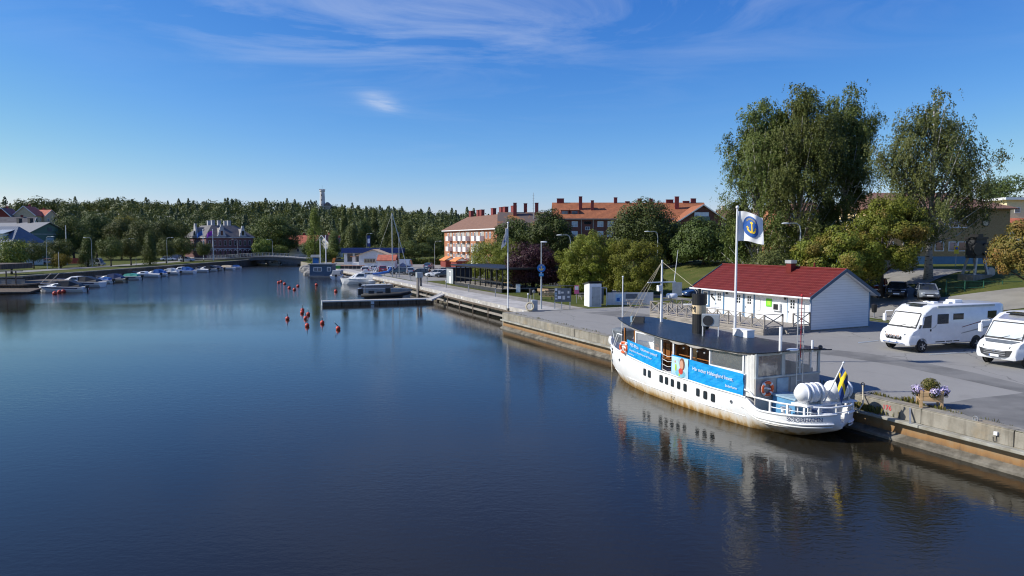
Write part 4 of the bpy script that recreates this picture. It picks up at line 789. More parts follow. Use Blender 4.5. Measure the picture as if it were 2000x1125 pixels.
# dark broadleaf trees before the brick flats
for px, Y, yt, wpx, sd, lab in ((1008, 138, 428, 88, 41, 'dark broadleaf tree left of the pair before the brick flats'), (1076, 132, 406, 92, 42, 'taller dark broadleaf tree right of the pair before the brick flats'), (1262, 122, 398, 150, 43, 'large dark broadleaf tree behind the round willows'), (1375, 112, 432, 115, 44, 'dark broadleaf tree right of the willows, above the lawn'), (1318, 124, 440, 90, 45, 'dark broadleaf tree filling the gap behind the ship mast')):
    g, h = fit(px, Y, yt); place(tree_round(wpx*Y/1400*1.05, h, .2, sd, 'lf_oak', 28000, .32, 80, .15, solid=True, bush=True), 'broadleaf_tree', lab, 'tree', g, sd, group='dark trees before the flats')
# round willows and the purple beech
for px, Y, yt, wpx, sd, lab in ((1152, 95, 446, 128, 51, 'tallest round yellow-green willow above the notice board'), (1238, 92, 460, 135, 52, 'wide round yellow-green willow above the white fence'), (980, 124, 468, 150, 53, 'round yellow-green willow behind the dark pergola'), (1115, 94, 500, 55, 54, 'small round willow lobe at the left foot of the tall willow')):
    g, h = fit(px, Y, yt); place(tree_round(wpx*Y/1400, h, -1.0, sd, 'lf_willow', 52000 if sd != 54 else 12000, .17, 190, .085, solid=True, tr=.28, droop=.25, bush=True), 'willow_tree', lab, 'willow', g, sd, group='round willows')
g, h = fit(1042, 101, 474); place(tree_round(105*101/1400, h, -.3, 56, 'lf_purple', 24000, .22, 70, .17, solid=True, bush=True), 'purple_beech', 'dark purple-leaved tree behind the anchor sign', 'purple tree', g)
g, h = fit(1512, 74, 488); place(tree_round(6.2, h, .3, 57, 'lf_birch2', 6000, .26, 40, .2, solid=True), 'shrub', 'green shrub behind the roof of the red-roofed house', 'shrub', g)
# trees round the petrol station
pops = [tree_poplar(18, 3.4, 61, n=7000, size=.36), tree_poplar(14, 6, 62, n=9000, size=.36), tree_poplar(15, 6.5, 63, n=9000, size=.36)]
for px, Y, yt, wm, k, lab in ((673, 238, 404, 3.2, 0, 'tall slim dark poplar left of the petrol station'), (690, 236, 440, 6.0, 1, 'broad columnar tree beside the slim poplar'), (714, 240, 432, 6.5, 2, 'columnar tree above the kiosk roof'), (733, 242, 409, 3.4, 0, 'tall slim poplar behind the sailboat mast'), (756, 240, 434, 6.4, 2, 'columnar tree right of the sailboat mast'), (774, 236, 446, 5.5, 1, 'columnar tree behind the slanted jib boom'), (797, 234, 437, 6.2, 2, 'columnar tree left of the round street tree'), (655, 244, 452, 5.5, 1, 'columnar tree left of the slim poplar')):
    g, h = fit(px, Y, yt); hb_ = (18, 14, 15)[k]; wb = (3.4, 6, 6.5)[k]; place(pops[k], 'poplar_tree', lab, 'poplar', g, px*.7, (wm/wb, wm/wb, h/hb_), 'poplars behind the petrol station')
bw = tree_poplar(16, 6, 65, 'lf_light', 10000, .3, .35); g, h = fit(616, 214, 414); place(bw, 'birch_tree', 'light green pointed birch at the right end of the bridge', 'birch', g, 0, (1.0, 1.0, h/16))
small = [tree_round(7, 7.5, 1.4, 71, 'lf_row', 9000, .28, 44, .2, solid=True), tree_round(6.6, 7.2, 1.6, 72, 'lf_row', 9000, .28, 40, .22, solid=True), tree_poplar(7.6, 5.6, 73, 'lf_row', 8000, .28, .55)]
big = [tree_round(14, 15, 2, 81, 'lf_row', 15000, .46, 60, .19, solid=True), tree_round(12, 14, 2, 82, 'lf_forest', 14000, .46, 54, .2, solid=True), tree_round(13, 16, 2, 83, 'lf_row', 15000, .46, 64, .17, solid=True)]
def put(ms, base, px, Y, yt, wpx, name, lab, cat, group, mul=1.):
    g, h = fit(px, Y, yt); w = wpx*Y/1400*mul; return place(ms, name, lab, cat, g, px*.37, (w/base[0], w/base[0], h/base[1]), group)
S0 = ((7, 7.5), (6.6, 7.2), (5.6, 7.6)); B0 = ((14, 15), (12, 14), (13, 16))
for i, (px, Y, yt, wpx) in enumerate(((66, 168, 473, 42), (118, 176, 464, 48), (172, 180, 470, 40), (217, 184, 464, 46), (256, 190, 461, 42), (293, 196, 462, 38), (325, 206, 466, 36), (358, 222, 461, 44))):
    put(small[(i*2+1) % 3], S0[(i*2+1) % 3], px, Y, yt, wpx, 'bank_tree', 'dark green bank tree, %s of the row from the left' % ('first', 'second', 'third', 'fourth', 'fifth', 'sixth', 'seventh', 'eighth')[i], 'tree', 'row of trees on the left bank')
for i, (px, Y, yt, wpx, lab) in enumerate(((145, 235, 424, 70, 'large tree right of the green gabled hall'), (190, 250, 418, 60, 'pale green large tree behind the third bank tree'), (238, 245, 428, 55, 'large tree behind the fourth bank tree'), (283, 238, 434, 60, 'large tree behind the sixth bank tree'), (320, 248, 430, 45, 'large tree between the sixth and seventh bank trees'), (345, 252, 430, 50, 'large tree left of the brick customs house'), (527, 285, 421, 82, 'big dark round tree right of the brick customs house'), (563, 290, 440, 50, 'dark tree left of the red roof beyond the bridge'), (810, 226, 469, 62, 'round street tree before the poplars'), (853, 236, 462, 46, 'round tree left of the brick flats'), (612, 262, 470, 44, 'tree behind the pointed birch'), (745, 222, 478, 60, 'bushy tree behind the petrol station canopy'))):
    put(big[i % 3], B0[i % 3], px, Y, yt, wpx, 'broadleaf_tree', lab, 'tree', 'large trees across the river')
put(big[0], B0[0], 250, 262, 424, 45, 'broadleaf_tree', 'tree with a yellowing crown behind the bank trees', 'tree', None).children[1].data = tree_round(14, 15, 2, 84, 'lf_yellow', 12000, .5, 46, .19)[0]
lt = tree_round(7, 7, .6, 85, 'lf_light', 6000, .36, 40, .2, solid=True)
put(lt, (7, 7), 22, 140, 468, 62, 'bushy_tree', 'bright green bushy tree above the terrace at the left edge', 'tree', None)
put(lt, (7, 7), 512, 258, 467, 38, 'bushy_tree', 'bright green bush at the left end of the bridge railing', 'tree', None); put(lt, (7, 7), 545, 262, 480, 36, 'bushy_tree', 'low bright bush above the middle of the bridge', 'tree', None)
yb = tree_round(5, 4, .2, 86, 'lf_yellow', 4000, .3, 30, .2, solid=True); put(yb, (5, 4), 119, 168, 497, 36, 'shrub', 'yellow-green shrub on the left bank lawn', 'shrub', None)
put(small[0], S0[0], 398, 236, 471, 28, 'bank_tree', 'small rusty round tree before the customs house', 'tree', None)
put(lt, (7, 7), 640, 238, 486, 40, 'shrub', 'green hedge shrub left of the petrol station', 'shrub', None)
# wooded hill: one mass of crowns
def forest():
    rng = np.random.default_rng(11); P1, O1, S1, P2, O2, S2 = [], [], [], [], [], []; N = 0; tv = MB()
    tries = 0
    while N < 2100 and tries < 40000:
        tries += 1
        px = rng.uniform(-200, 1130); Y = rng.choice([rng.uniform(296, 420), rng.uniform(360, 690), rng.uniform(540, 690)]); X = (px-1000)/1400*Y
        if abs(px-634) < 15 and 560 < Y < 640: continue
        if px < 125 and Y < 350 and rng.random() < .88: continue
        if px < 125 and Y < 410 and rng.random() < .4: continue
        if 560 < px < 690 and Y < 320: continue
        z = zt(X, Y)-.3; con = rng.random() < (.12 if px < 330 else .32) * (1 if Y > 420 else .3); h = rng.uniform(9, 15)*(1.05 if con else 1)
        if Y > 530: h = rng.uniform(10, 15.5)
        n = 330 if Y < 420 else 200
        if con:
            f = rng.random(n)**.8; r = (1-f)**.75*h*.22*rng.uniform(.6, 1.1, n)+.2; a = rng.uniform(0, 6.28, n); p = np.stack([X+r*np.cos(a), Y+r*np.sin(a), z+h*(.18+.85*f)], 1); o = np.stack([np.cos(a), np.sin(a), np.full(n, .5)], 1); P2.append(p); O2.append(o); S2.append(np.full(n, .75 if Y < 420 else 1.0))
        else:
            w = h*rng.uniform(.32, .46); nc = 9; d = unit(rng, nc); d[:, 2] = np.abs(d[:, 2])*1.0-.35; c = np.array([X, Y, z+h*.58])+d*np.array([w*.7, w*.7, h*.33]); k = rng.integers(0, nc, n); e = unit(rng, n); p = c[k]+e*w*.46*np.array([1, 1, .85]); P1.append(p); O1.append(e*.8+d[k]*.5); S1.append(np.full(n, .8 if Y < 420 else 1.05))
        N += 1
    for P_, O_, S_, mt, nm, lab in ((P1, O1, S1, 'lf_forest', 'hill_woodland', 'broadleaf woodland covering the hill behind the town'), (P2, O2, S2, 'lf_pine', 'hill_pinewood', 'dark conifers along the crest of the hill')):
        me = leaf_mesh(nm, mt, np.concatenate(P_), np.concatenate(O_), np.concatenate(S_), rng, .1, .8, flat=1.9); o = bpy.data.objects.new(nm, me); COL.objects.link(o); stuff(tag(o, lab, 'woodland'))
forest()
# ------------------------------------------------------------------ harbour house with veranda
HA = rad(26); HO = P(1582.6, 648); HO.z = QZ
house = thing('harbour_house', 'white harbour office with dark red roof, blue trim and a timber veranda', 'house', HO, HA+rad(90))
# local: x along the house away from the camera (length 12.9), y<0 to the back (depth 6.6)
HL, HD, HE, HRZ = 12.9, 6.6, 2.85, 4.75
MB().box(.0, HL, -HD, 0, -.05, .12).build('plinth', 'concrete', house)
MB().box(.02, HL-.02, -.1, -.02, .12, HE).build('front_wall', 'wallwhite', house)
MB().box(.02, HL-.02, -HD+.02, -HD+.1, .12, HE).build('back_wall', 'wallwhite', house)
for x in (.03, HL-.11):
    MB().poly([(x, -.1, .12), (x, -HD+.1, .12), (x, -HD+.1, HE), (x, -HD/2, HRZ-.12), (x, -.1, HE)], .08, (1, 0, 0)).build('gable_wall', 'wallshade', house)
for x, y in ((0, 0), (0, -HD), (HL-.1, 0)): MB().box(x-.015, x+.11, y-.05, y+.05, .1, HE+.1).build('corner_board', 'trimblue', house)
def roof_side(sgn):
    # pressed-metal tile rows: stepped courses with rounded ribs
    y0, y1 = (.55, -HD/2) if sgn > 0 else (-HD-.55, -HD/2); z0, z1 = HE-.22+.02, HRZ; n = 11; rows = []; xs = np.linspace(-.45, HL+.45, 140)
    for j in range(n):
        for f in (0, .96):
            q = (j+f)/n; r = []
            for i, x in enumerate(xs): r.append((x, y0+(y1-y0)*q, z0+(z1-z0)*q+(.022 if f == 0 else 0)+.014*math.cos(x*2*math.pi/.21)))
            rows.append(r)
    MB().grid(rows).build('roof', 'redmetal', house, smooth=False)
    MB().poly([(-.44, y0, z0-.05), (HL+.44, y0, z0-.05), (HL+.44, y1, z1-.06), (-.44, y1, z1-.06)], .05, (0, 0, -1)).build('roof_underside', 'white', house)
roof_side(1); roof_side(-1)
MB().cyl((-.46, -HD/2, HRZ+.02), (HL+.46, -HD/2, HRZ+.02), .09, n=8).build('ridge_cap', 'redmetal', house)
for s, y0 in ((1, .57), (-1, -HD-.57)):
    for x in (-.46, HL+.44): MB().bar((x, y0, HE-.24), (x, -HD/2, HRZ-.05), .05, .24).build('barge_board', 'trimnavy', house)
    MB().cyl((-.45, y0+s*.04, HE-.24), (HL+.45, y0+s*.04, HE-.24), .07, n=8).build('gutter', 'white', house)
for x in (-.02, HL+.1): MB().tube([(x, .5, HE-.25), (x, .2, HE-.5), (x, .1, HE-.7), (x, .1, .2)], .04).build('downpipe', 'white', house)
MB().box(4.4, 4.95, -HD/2+.2, -HD/2+.75, HRZ-.6, HRZ+.35).build('chimney', 'redmetal', house); MB().box(4.34, 5.01, -HD/2+.14, -HD/2+.81, HRZ+.35, HRZ+.62).build('chimney_cap', 'galv', house)
MB().cyl((3.0, -HD/2-.4, HRZ-.4), (3.0, -HD/2-.4, HRZ+.45), .08).build('vent_pipe', 'redmetal', house)
def hdoor(x, w=.95, h=2.0):
    f = MB().box(x-w/2-.1, x+w/2+.1, -.02, .03, .5, .5+h+.1).build('door_frame', 'trimblue', house); MB().box(x-w/2, x+w/2, .0, .05, .5, .5+h).build('door', 'white', f)
    for i in (-1, 1):
        for k in range(3): MB().box(x+i*.12-.085, x+i*.12+.085, .05, .058, 1.65+k*.24, 1.65+k*.24+.19).build('pane', 'glass', f)
    MB().box(x+.36, x+.42, .05, .1, 1.3, 1.42).build('handle', 'steel', f)
for x in (10.05, 7.65, 6.4, 1.75): hdoor(x)
fw = MB().box(11.35, 12.35, -.02, .04, 1.0, 2.5).build('window_frame', 'trimblue', house); MB().box(11.5, 12.2, .0, .055, 1.12, 2.38).build('window', 'white', fw); MB().box(11.6, 12.1, .055, .062, 1.22, 2.28).build('pane', 'glass', fw)
MB().box(3.95, 4.55, -.0, .03, 1.6, 2.25).build('notice', 'signgreen', house); nt_ = MB().box(4.05, 4.4, .03, .034, 1.75, 2.05).build('notice_panel', 'limegreen', house)
bxh = MB().box(2.95, 3.75, .0, .18, 1.35, 1.95).build('display_case', 'white', house); MB().box(3.1, 3.6, .18, .186, 1.42, 1.88).build('screen', 'black', bxh)
MB().box(5.2, 5.7, 0, .02, 1.2, 2.2).build('notice', 'offwhite', house)
MB().box(10.9, 11.2, 0, .03, 2.05, 2.2).build('name_plate', 'dark', house)
for x in (9.1, 2.5): MB().box(x-.06, x+.06, 0, .14, 2.3, 2.5).build('wall_lamp', 'dark', house)
MB().bar((11.1, .05, 2.0), (10.6, .05, 1.65), .05, .12).build('hand_rail', 'dark', house)
# veranda
ver = thing('timber_veranda', 'grey weathered timber deck with cross-braced railing before the house', 'veranda', HO, HA+rad(90))
VX0, VX1, VY = -.1, 13.6, 4.95
for k in range(36): MB().box(VX0, VX1, .12+k*(VY-.12)/36, .12+(k+.94)*(VY-.12)/36, .46, .5).build('deck_board', 'oldwood', ver)
for k in range(4):
    MB().box(VX0-.02, VX1, VY, VY+.03, .02+k*.12, .13+k*.12).build('fascia_board', 'oldwood', ver); MB().box(VX0-.04, VX0-.01, .12, VY, .02+k*.12, .13+k*.12).build('fascia_board', 'oldwood', ver)
def railing(a, b, z0, z1):
    a, b = Vector((a[0], a[1], 0)), Vector((b[0], b[1], 0)); L = (b-a).length; n = max(1, round(L/1.25))
    for i in range(n+1):
        p = a+(b-a)*i/n; MB().box(p.x-.05, p.x+.05, p.y-.05, p.y+.05, z0-.3, z1).build('post', 'oldwood', ver)
    MB().bar((a.x, a.y, z1+.02), (b.x, b.y, z1+.02), .13, .04).build('top_rail', 'oldwood', ver); MB().bar((a.x, a.y, z0+.1), (b.x, b.y, z0+.1), .05, .07).build('bottom_rail', 'oldwood', ver)
    for i in range(n):
        p, q = a+(b-a)*i/n, a+(b-a)*(i+1)/n
        MB().bar((p.x, p.y, z0+.14), (q.x, q.y, z1-.02), .04, .07).build('brace', 'oldwood', ver); MB().bar((p.x, p.y, z1-.02), (q.x, q.y, z0+.14), .035, .07).build('brace', 'oldwood', ver)
railing((VX0, VY-.06), (VX1, VY-.06), .5, 1.5); railing((VX0+.05, VY-.1), (VX0+.05, 3.0), .5, 1.5); railing((VX0+.05, 1.9), (VX0+.05, .15), .5, 1.5); railing((VX1-.05, VY-.1), (VX1-.05, .15), .5, 1.5)
for k in range(2): MB().box(VX0-.35-.3*k, VX0-.05-.3*k, 1.95, 2.95, .0, .34-.16*k).build('step', 'oldwood', ver)
for i, (x, lab) in enumerate(((12.2, 'small terrace table and chair on the veranda by the house window'), (8.6, 'white terrace table in the middle of the veranda'))):
    c, s = math.cos(HA+rad(90)), math.sin(HA+rad(90)); w_ = Vector((HO.x+c*x-s*1.8, HO.y+s*x+c*1.8, QZ+.5)); t = thing('terrace_table', lab, 'table', w_, .3, 'veranda tables'); MB().lathe([(.42, .70), (.42, .73), (.0, .735)], 14).build('table_top', 'offwhite', t); MB().cyl((0, 0, 0), (0, 0, .7), .03).build('leg', 'steel', t); MB().cyl((0, 0, 0), (0, 0, .03), .22).build('base', 'steel', t)
# ------------------------------------------------------------------ vehicles
def wheel(parent, x, y, r=.33, w=.22, rim='alu', sgn=1):
    t = MB().lathe([(r*.62, -w/2), (r*.93, -w/2), (r, -w*.36), (r, w*.36), (r*.93, w/2), (r*.62, w/2)], 18, (x, y, r), 'y').build('wheel', 'rubber', parent)
    m = MB().lathe([(.02, 0), (r*.60, 0), (r*.64, .03), (r*.64, -.06), (.02, -.06)], 14, (x, y+sgn*w*.42, r), 'y'); m.build('rim', 'dark', t)
    for k in range(5):
        a = 2*math.pi*k/5; MB().bar((x, y+sgn*(w*.42+.03), r), (x+r*.58*math.cos(a), y+sgn*(w*.42+.03), r+r*.58*math.sin(a)), .06, .05).build('spoke', rim, t)
PAINT = {}
def paint(c):
    n = 'paint_%02d' % len(PAINT)
    for k, v in PAINT.items():
        if v == c: return k
    PAINT[n] = c; SPEC[n] = lambda nn_, c=c: m_paint(nn_, c); return n
def car(label, loc, rz, col, L=4.4, Wd=1.78, H=1.46, kind='hatch', group='cars', detail=True, red=False):
    t = thing('parked_car', label, 'car', loc, rz, group); pm = paint(col); w = Wd/2; h = H
    est = kind == 'estate'; van = kind == 'van'
    xs = [(-L/2, .80, .42, .78), (-L/2+.06, .92, .30, .90), (-L/2+.5, 1, .22, .96 if not van else 1.05), (-L*.2, 1, .2, .95), (L*.14, 1, .2, .93), (L*.22, 1, .2, .90), (L/2-.55, .98, .2, .80), (L/2-.14, .88, .25, .68), (L/2-.02, .72, .34, .56)]
    rings = []
    for x, k, z0, z1 in xs:
        hw_ = w*k; rings.append([(x, -hw_*.94, z0), (x, -hw_, z0+.12), (x, -hw_*1.0, (z0+z1)/2), (x, -hw_*.95, z1-.05), (x, -hw_*.82, z1), (x, hw_*.82, z1), (x, hw_*.95, z1-.05), (x, hw_, (z0+z1)/2), (x, hw_, z0+.12), (x, hw_*.94, z0)])
    b = MB().loft(rings).build('body', pm, t, smooth=True); b.data.set_sharp_from_angle(angle=rad(40))
    rear = -L/2+.12 if (est or van) else -L/2+.35; rt = -L/2+.45 if (est or van) else -L/2+1.05
    if van: ft, fb = L*.27, L*.38
    else: ft, fb = L*.06, L*.235
    g = [(rear, .90), (rt, h-.07), (ft, h-.05), (fb, .88)]
    def ring(y, k): return [(x, y if z < 1 else y*k, z) for x, z in g]
    MB().loft([ring(-w*.90, .80), ring(w*.90, .80)]).build('glasshouse', 'glass', t)
    top = [(rt-.06, h-.075), (rt+.25, h-.02), (0, h), (ft-.1, h-.02), (ft+.04, h-.06)]
    MB().loft([[(x, -w*.76, z-.02), (x, -w*.6, z), (x, w*.6, z), (x, w*.76, z-.02), (x, w*.72, z-.06), (x, -w*.72, z-.06)] for x, z in top]).build('roof', pm, t, smooth=True)
    for s in (1, -1):
        for (xa, za), (xb, zb) in (((fb, .88), (ft, h-.05)), ((rear+.02, .9), (rt, h-.07))): MB().bar((xa, s*w*.905, za), (xb, s*w*.735, zb), .09, .07).build('pillar', pm, t)
        MB().bar((-L*.09, s*w*.915, .9), (-L*.09, s*w*.75, h-.05), .08, .05).build('pillar', pm, t)
        if est: MB().bar((-L*.33, s*w*.915, .9), (-L*.31, s*w*.75, h-.06), .09, .05).build('pillar', pm, t)
        if van: MB().poly([(-L*.42, s*w*.93, .95), (L*.12, s*w*.93, .95), (L*.1, s*w*.80, h-.08), (-L*.4, s*w*.80, h-.08)]).build('side_panel', pm, t)
        MB().sphere((fb-.1, s*(w+.08), .98), (.07, .11, .07), 8, 5).build('mirror', pm, t)
        MB().box(L/2-.42, L/2-.08, s*w*.62-.16, s*w*.62+.16, .58, .69).build('headlight', 'glasslight', t, bevel=.03)
        MB().box(-L/2-.005, -L/2+.12, s*w*.72-.13, s*w*.72+.13, .66, .92).build('tail_light', 'red', t)
        for x in (L*.31, -L*.29): wheel(t, x, s*(w-.1), .32, .2, 'alu', s)
    MB().box(L/2-.06, L/2+.012, -.26, .26, .36, .47).build('number_plate', 'white', t); MB().box(-L/2-.012, -L/2+.06, -.26, .26, .58, .69).build('number_plate', 'white', t)
    MB().box(L/2-.1, L/2+.005, -.45, .45, .48, .56).build('grille', 'black', t); MB().box(L/2-.2, L/2-.005, -.6, .6, .27, .35).build('lower_grille', 'black', t)
    return t
def pzt(px, py, z): p = P(px, py, z); p.z = zt(p.x, p.y)+.05; return p
cz = lambda px, Y: Vector(((px-1000)/1400*Y, Y, zt((px-1000)/1400*Y, Y)+.055))
car('silver hatchback parked on the road before the lone birch', cz(1812, 68.2), rad(-112), (.17, .19, .215), 4.2, 1.75, 1.47, group='cars behind the house')
car('black estate car between the silver and the red car', cz(1754, 71), rad(-120), (.012, .013, .016), 4.6, 1.78, 1.46, 'estate', 'cars behind the house')
car('dark red car half hidden behind the house gable', cz(1714, 74), rad(-122), (.20, .012, .014), 4.4, 1.76, 1.46, 'estate', 'cars behind the house')
car('blue car parked beyond the far end of the harbour house', P(1362, 580, 1.6)+Vector((0, 0, .02)), rad(-160), (.02, .06, .16), 4.4, 1.78, 1.46, group='cars behind the house')
lot = [(714, 534, 'white', (.70, .70, .71), 'estate', 100, 'white car at the left end of the parking lot'), (731, 530, 'r', (.55, .57, .6), 'hatch', 100, 'pale grey car beside the white shed'), (748, 532, 'r', (.25, .03, .04), 'hatch', 100, 'dark red car in the parking lot row'), (764, 533, 'b', (.5, .52, .55), 'estate', 100, 'silver estate car behind the sailboat mast'), (780, 536, 'd', (.02, .035, .06), 'estate', 170, 'dark blue estate car side-on near the jib boom'), (801, 536, 'g', (.32, .36, .4), 'hatch', 100, 'grey blue car right of the jib boom'), (820, 539, 'k', (.01, .012, .018), 'estate', 168, 'black estate car in the middle of the lot'), (854, 541, 'w', (.72, .73, .74), 'estate', 168, 'white estate car nearest the dark blue hut'), (873, 542, 'k', (.012, .014, .02), 'hatch', 170, 'black hatchback partly behind the dark blue hut'), (838, 525, 'b', (.08, .13, .2), 'hatch', 80, 'blue car driving across the lot'), (830, 513, 'w', (.7, .7, .72), 'hatch', 20, 'white car by the hedge at the back of the lot'), (842, 514, 'r', (.5, .05, .04), 'hatch', 90, 'small red car near the back lamp post'), (865, 537, 'd', (.03, .035, .04), 'estate', 168, 'dark car behind the white estate'), (1455, 0, 'd', (.02, .022, .028), 'estate', 5, 'dark car before the yellow flats'), (1478, 0, 'd', (.08, .11, .07), 'hatch', 5, 'green grey car before the yellow flats'), (1503, 0, 'y', (.75, .55, .03), 'hatch', 5, 'yellow car before the yellow flats')]
for px, py, _, col, kd, deg, lab in lot:
    loc = P(px, py, QZ) if py else cz(px, 226); loc.z = QZ+.03 if py else loc.z; car(lab, loc, rad(deg), col, 4.5, 1.78, 1.47, kd, 'cars in the harbour lot', False)
car('blue and white van behind the shed with the orange roof', P(786, 523, QZ)+Vector((0, 0, .03)), rad(172), (.35, .42, .55), 5.2, 1.95, 2.2, 'van', 'cars in the harbour lot')
for px, Y, col, kd, deg, lab in ((365, 224, (.65, .66, .68), 'estate', 5, 'white car parked on the left bank by the customs house'), (330, 232, (.6, .62, .65), 'hatch', 5, 'silver car on the left bank road behind the trees'), (347, 240, (.35, .25, .25), 'van', 8, 'van with signs on the left bank road'), (186, 186, (.5, .52, .54), 'van', 0, 'silver van on the left bank between two trees'), (101, 200, (.6, .6, .62), 'hatch', 10, 'pale car by the red fence on the left bank')):
    c = cz(px, Y); car(lab, c, rad(deg), col, 4.8, 1.85, 1.5 if kd != 'van' else 2.0, kd, 'cars on the left bank')
# motorhomes
def motorhome(label, loc, rz, L, blind, second=False):
    t = thing('motorhome', label, 'motorhome', loc, rz, 'motorhomes on the quay'); w = 1.15; f = 3.5; r = f-L; wm = 'paint_mh'
    SPEC['paint_mh'] = lambda n: m_paint(n, (.80, .80, .80), .3, .4)
    prof = [(f-.02, .42), (f+.06, .62), (f+.02, 1.0), (f-.18, 1.28), (f-.52, 1.42), (f-1.18, 2.48), (f-1.75, 2.84), (f-2.5, 2.93), (r+.35, 2.93), (r+.08, 2.82), (r, 2.6), (r+.02, .55), (r+.1, .42)]
    def ring(y, k, dz=0): cx, czz = (f+r)/2, 1.65; return [(cx+(x-cx)*k, y, czz+(z-czz)*(k if k == 1 else 1-(1-k)*1.6)) for x, z in prof]
    b = MB().loft([ring(-w, .965), ring(-w+.05, .988), ring(-w+.16, 1), ring(w-.16, 1), ring(w-.05, .988), ring(w, .965)]).build('body', wm, t, smooth=True); b.data.set_sharp_from_angle(angle=rad(35))
    # windscreen on the sloping front
    a0, a1 = Vector((f-.56, 0, 1.47)), Vector((f-1.15, 0, 2.42)); nrm = Vector((a1.z-a0.z, 0, a0.x-a1.x)).normalized()*.012
    MB().poly([a0+nrm+Vector((0, -w*.93, 0)), a0+nrm+Vector((0, w*.93, 0)), a1+nrm+Vector((0, w*.86, 0)), a1+nrm+Vector((0, -w*.86, 0))], .01, nrm.normalized()).build('windscreen_surround', 'black', t)
    b0, b1 = a0+(a1-a0)*.09, a0+(a1-a0)*.92; ws = MB().poly([b0+nrm*2.2+Vector((0, -w*.86, 0)), b0+nrm*2.2+Vector((0, w*.86, 0)), b1+nrm*2.2+Vector((0, w*.80, 0)), b1+nrm*2.2+Vector((0, -w*.80, 0))], .006, nrm.normalized()).build('windscreen', blind, t)
    for y in (-.3, .45): MB().bar(a0+nrm*3.5+Vector((0, y, .0)), a0+(a1-a0)*.22+nrm*3.5+Vector((0, y+.6, 0)), .025).build('wiper', 'black', t)
    if second:
        MB().poly([Vector((f-.5, -w*.86, 1.435)), Vector((f-.5, w*.86, 1.435)), Vector((f-.17, w*.62, 1.30)), Vector((f-.17, -w*.62, 1.30))], .012, (.4, 0, .9)).build('bonnet_panel', 'cover', t)
        MB().loft([[(f+.03, -.95, .98), (f+.10, -.5, .92), (f+.10, .5, .92), (f+.03, .95, .98)], [(f+.06, -.8, .62), (f+.115, -.5, .56), (f+.115, .5, .56), (f+.06, .8, .62)]], closed=False).build('grille', 'dark', t)
        for z in (.86, .76, .66): MB().box(f+.09, f+.13, -.6, .6, z, z+.03).build('grille_bar', 'alu', t)
        MB().torus((f+.14, 0, .9), .07, .012, 'x', 14, 4).build('emblem', 'chrome', t)
        m = MB().poly([a1+Vector((-.1, -w*.72, .1)), a1+Vector((-.1, w*.72, .1)), a1+Vector((-.5, w*.62, .36)), a1+Vector((-.5, -w*.62, .36))], .03, (.5, 0, .86)); m.build('name_panel', 'alu', t)
    else:
        MB().box(f+.05, f+.12, -.55, .55, .78, .98).build('grille', 'black', t)
        for y in (-.42, -.14, .14, .42): MB().lathe([(.02, 0), (.11, .02), (.11, .09), (.02, .1)], 14, (f+.1, y, .95), 'x').build('spot_lamp', 'chrome', t)
        MB().tube([(f+.05, -.75, .5), (f+.16, -.7, .55), (f+.16, .7, .55), (f+.05, .75, .5)], .035).build('bull_bar', 'chrome', t)
    MB().box(f+.10, f+.15, -.27, .27, .56, .68).build('number_plate', 'white', t); MB().box(f+.151, f+.153, -.27, -.22, .56, .68).build('plate_strip', 'blue', t)
    for s in (1, -1):
        MB().loft([[(f-.05, s*.70, .98), (f+.03, s*.70, .98), (f-.02, s*.72, 1.14), (f-.1, s*.72, 1.14)], [(f-.38, s*1.145, 1.06), (f-.3, s*1.155, 1.06), (f-.34, s*1.145, 1.2), (f-.42, s*1.14, 1.2)]]).build('headlight', 'glass', t)
        MB().sphere((f-.14, s*.9, 1.08), .075, 8, 5).build('lamp', 'glasslight', t)
        MB().lathe([(.02, 0), (.1, .01), (.1, .03)], 12, (f+.0, s*.85, .68), 'x').build('fog_lamp', 'alu', t)
        MB().tube([(f-1.0, s*(w-.06), 2.42), (f-.72, s*(w+.22), 2.38), (f-.68, s*(w+.25), 2.2)], .035).build('mirror_arm', 'white', t); MB().cb((f-.66, s*(w+.25), 1.98), (.16, .2, .48)).build('mirror', 'white', t, bevel=.04)
        y = s*(w-.002); 
        MB().poly([(f-1.0, y, 1.5), (f-1.75, y, 1.5), (f-1.75, y, 2.3), (f-1.22, y, 2.22)], .012, (0, s, 0)).build('cab_window', 'glass', t)
        MB().poly([(f-.68, y-s*.01, 1.47), (f-.95, y-s*.01, 1.5), (f-1.17, y-s*.01, 2.25), (f-1.02, y-s*.01, 2.15)], .012, (0, s, 0)).build('quarter_window', 'glass', t)
        for x0, x1, z0, z1 in ((f-2.25, f-3.2, 1.72, 2.34), (f-3.6, f-4.5, 1.95, 2.34), (r+1.55, r+.75, 1.95, 2.42)): MB().box(x1, x0, min(y, y+s*.025), max(y, y+s*.025), z0, z1).build('side_window', 'glass', t, bevel=.02)
        MB().poly([(f-.95, y, .52), (f-1.8, y, .52), (f-1.8, y, 2.4), (f-1.7, y, 2.42), (f-1.3, y, 2.36), (f-.78, y, 1.3)], .006, (0, s, 0)).build('cab_door', wm, t)
        MB().box(f-1.75, f-1.65, y if s > 0 else y-.03, y+.03 if s > 0 else y, 1.28, 1.42).build('door_handle', 'black', t)
        MB().box(f-4.35, f-3.75, y if s > 0 else y-.012, y+.012 if s > 0 else y, .8, 1.55).build('locker_flap', wm, t)
        MB().poly([(f-4.4, y, 1.42), (r+.5, y, 2.02), (r+.5, y, 2.08), (f-4.4, y, 1.46)], .005, (0, s, 0)).build('stripe', 'redmetal', t); MB().poly([(f-4.2, y, 1.0), (r+.4, y, 1.5), (r+.4, y, 1.62), (f-4.2, y, 1.05)], .005, (0, s, 0)).build('stripe', 'steel', t)
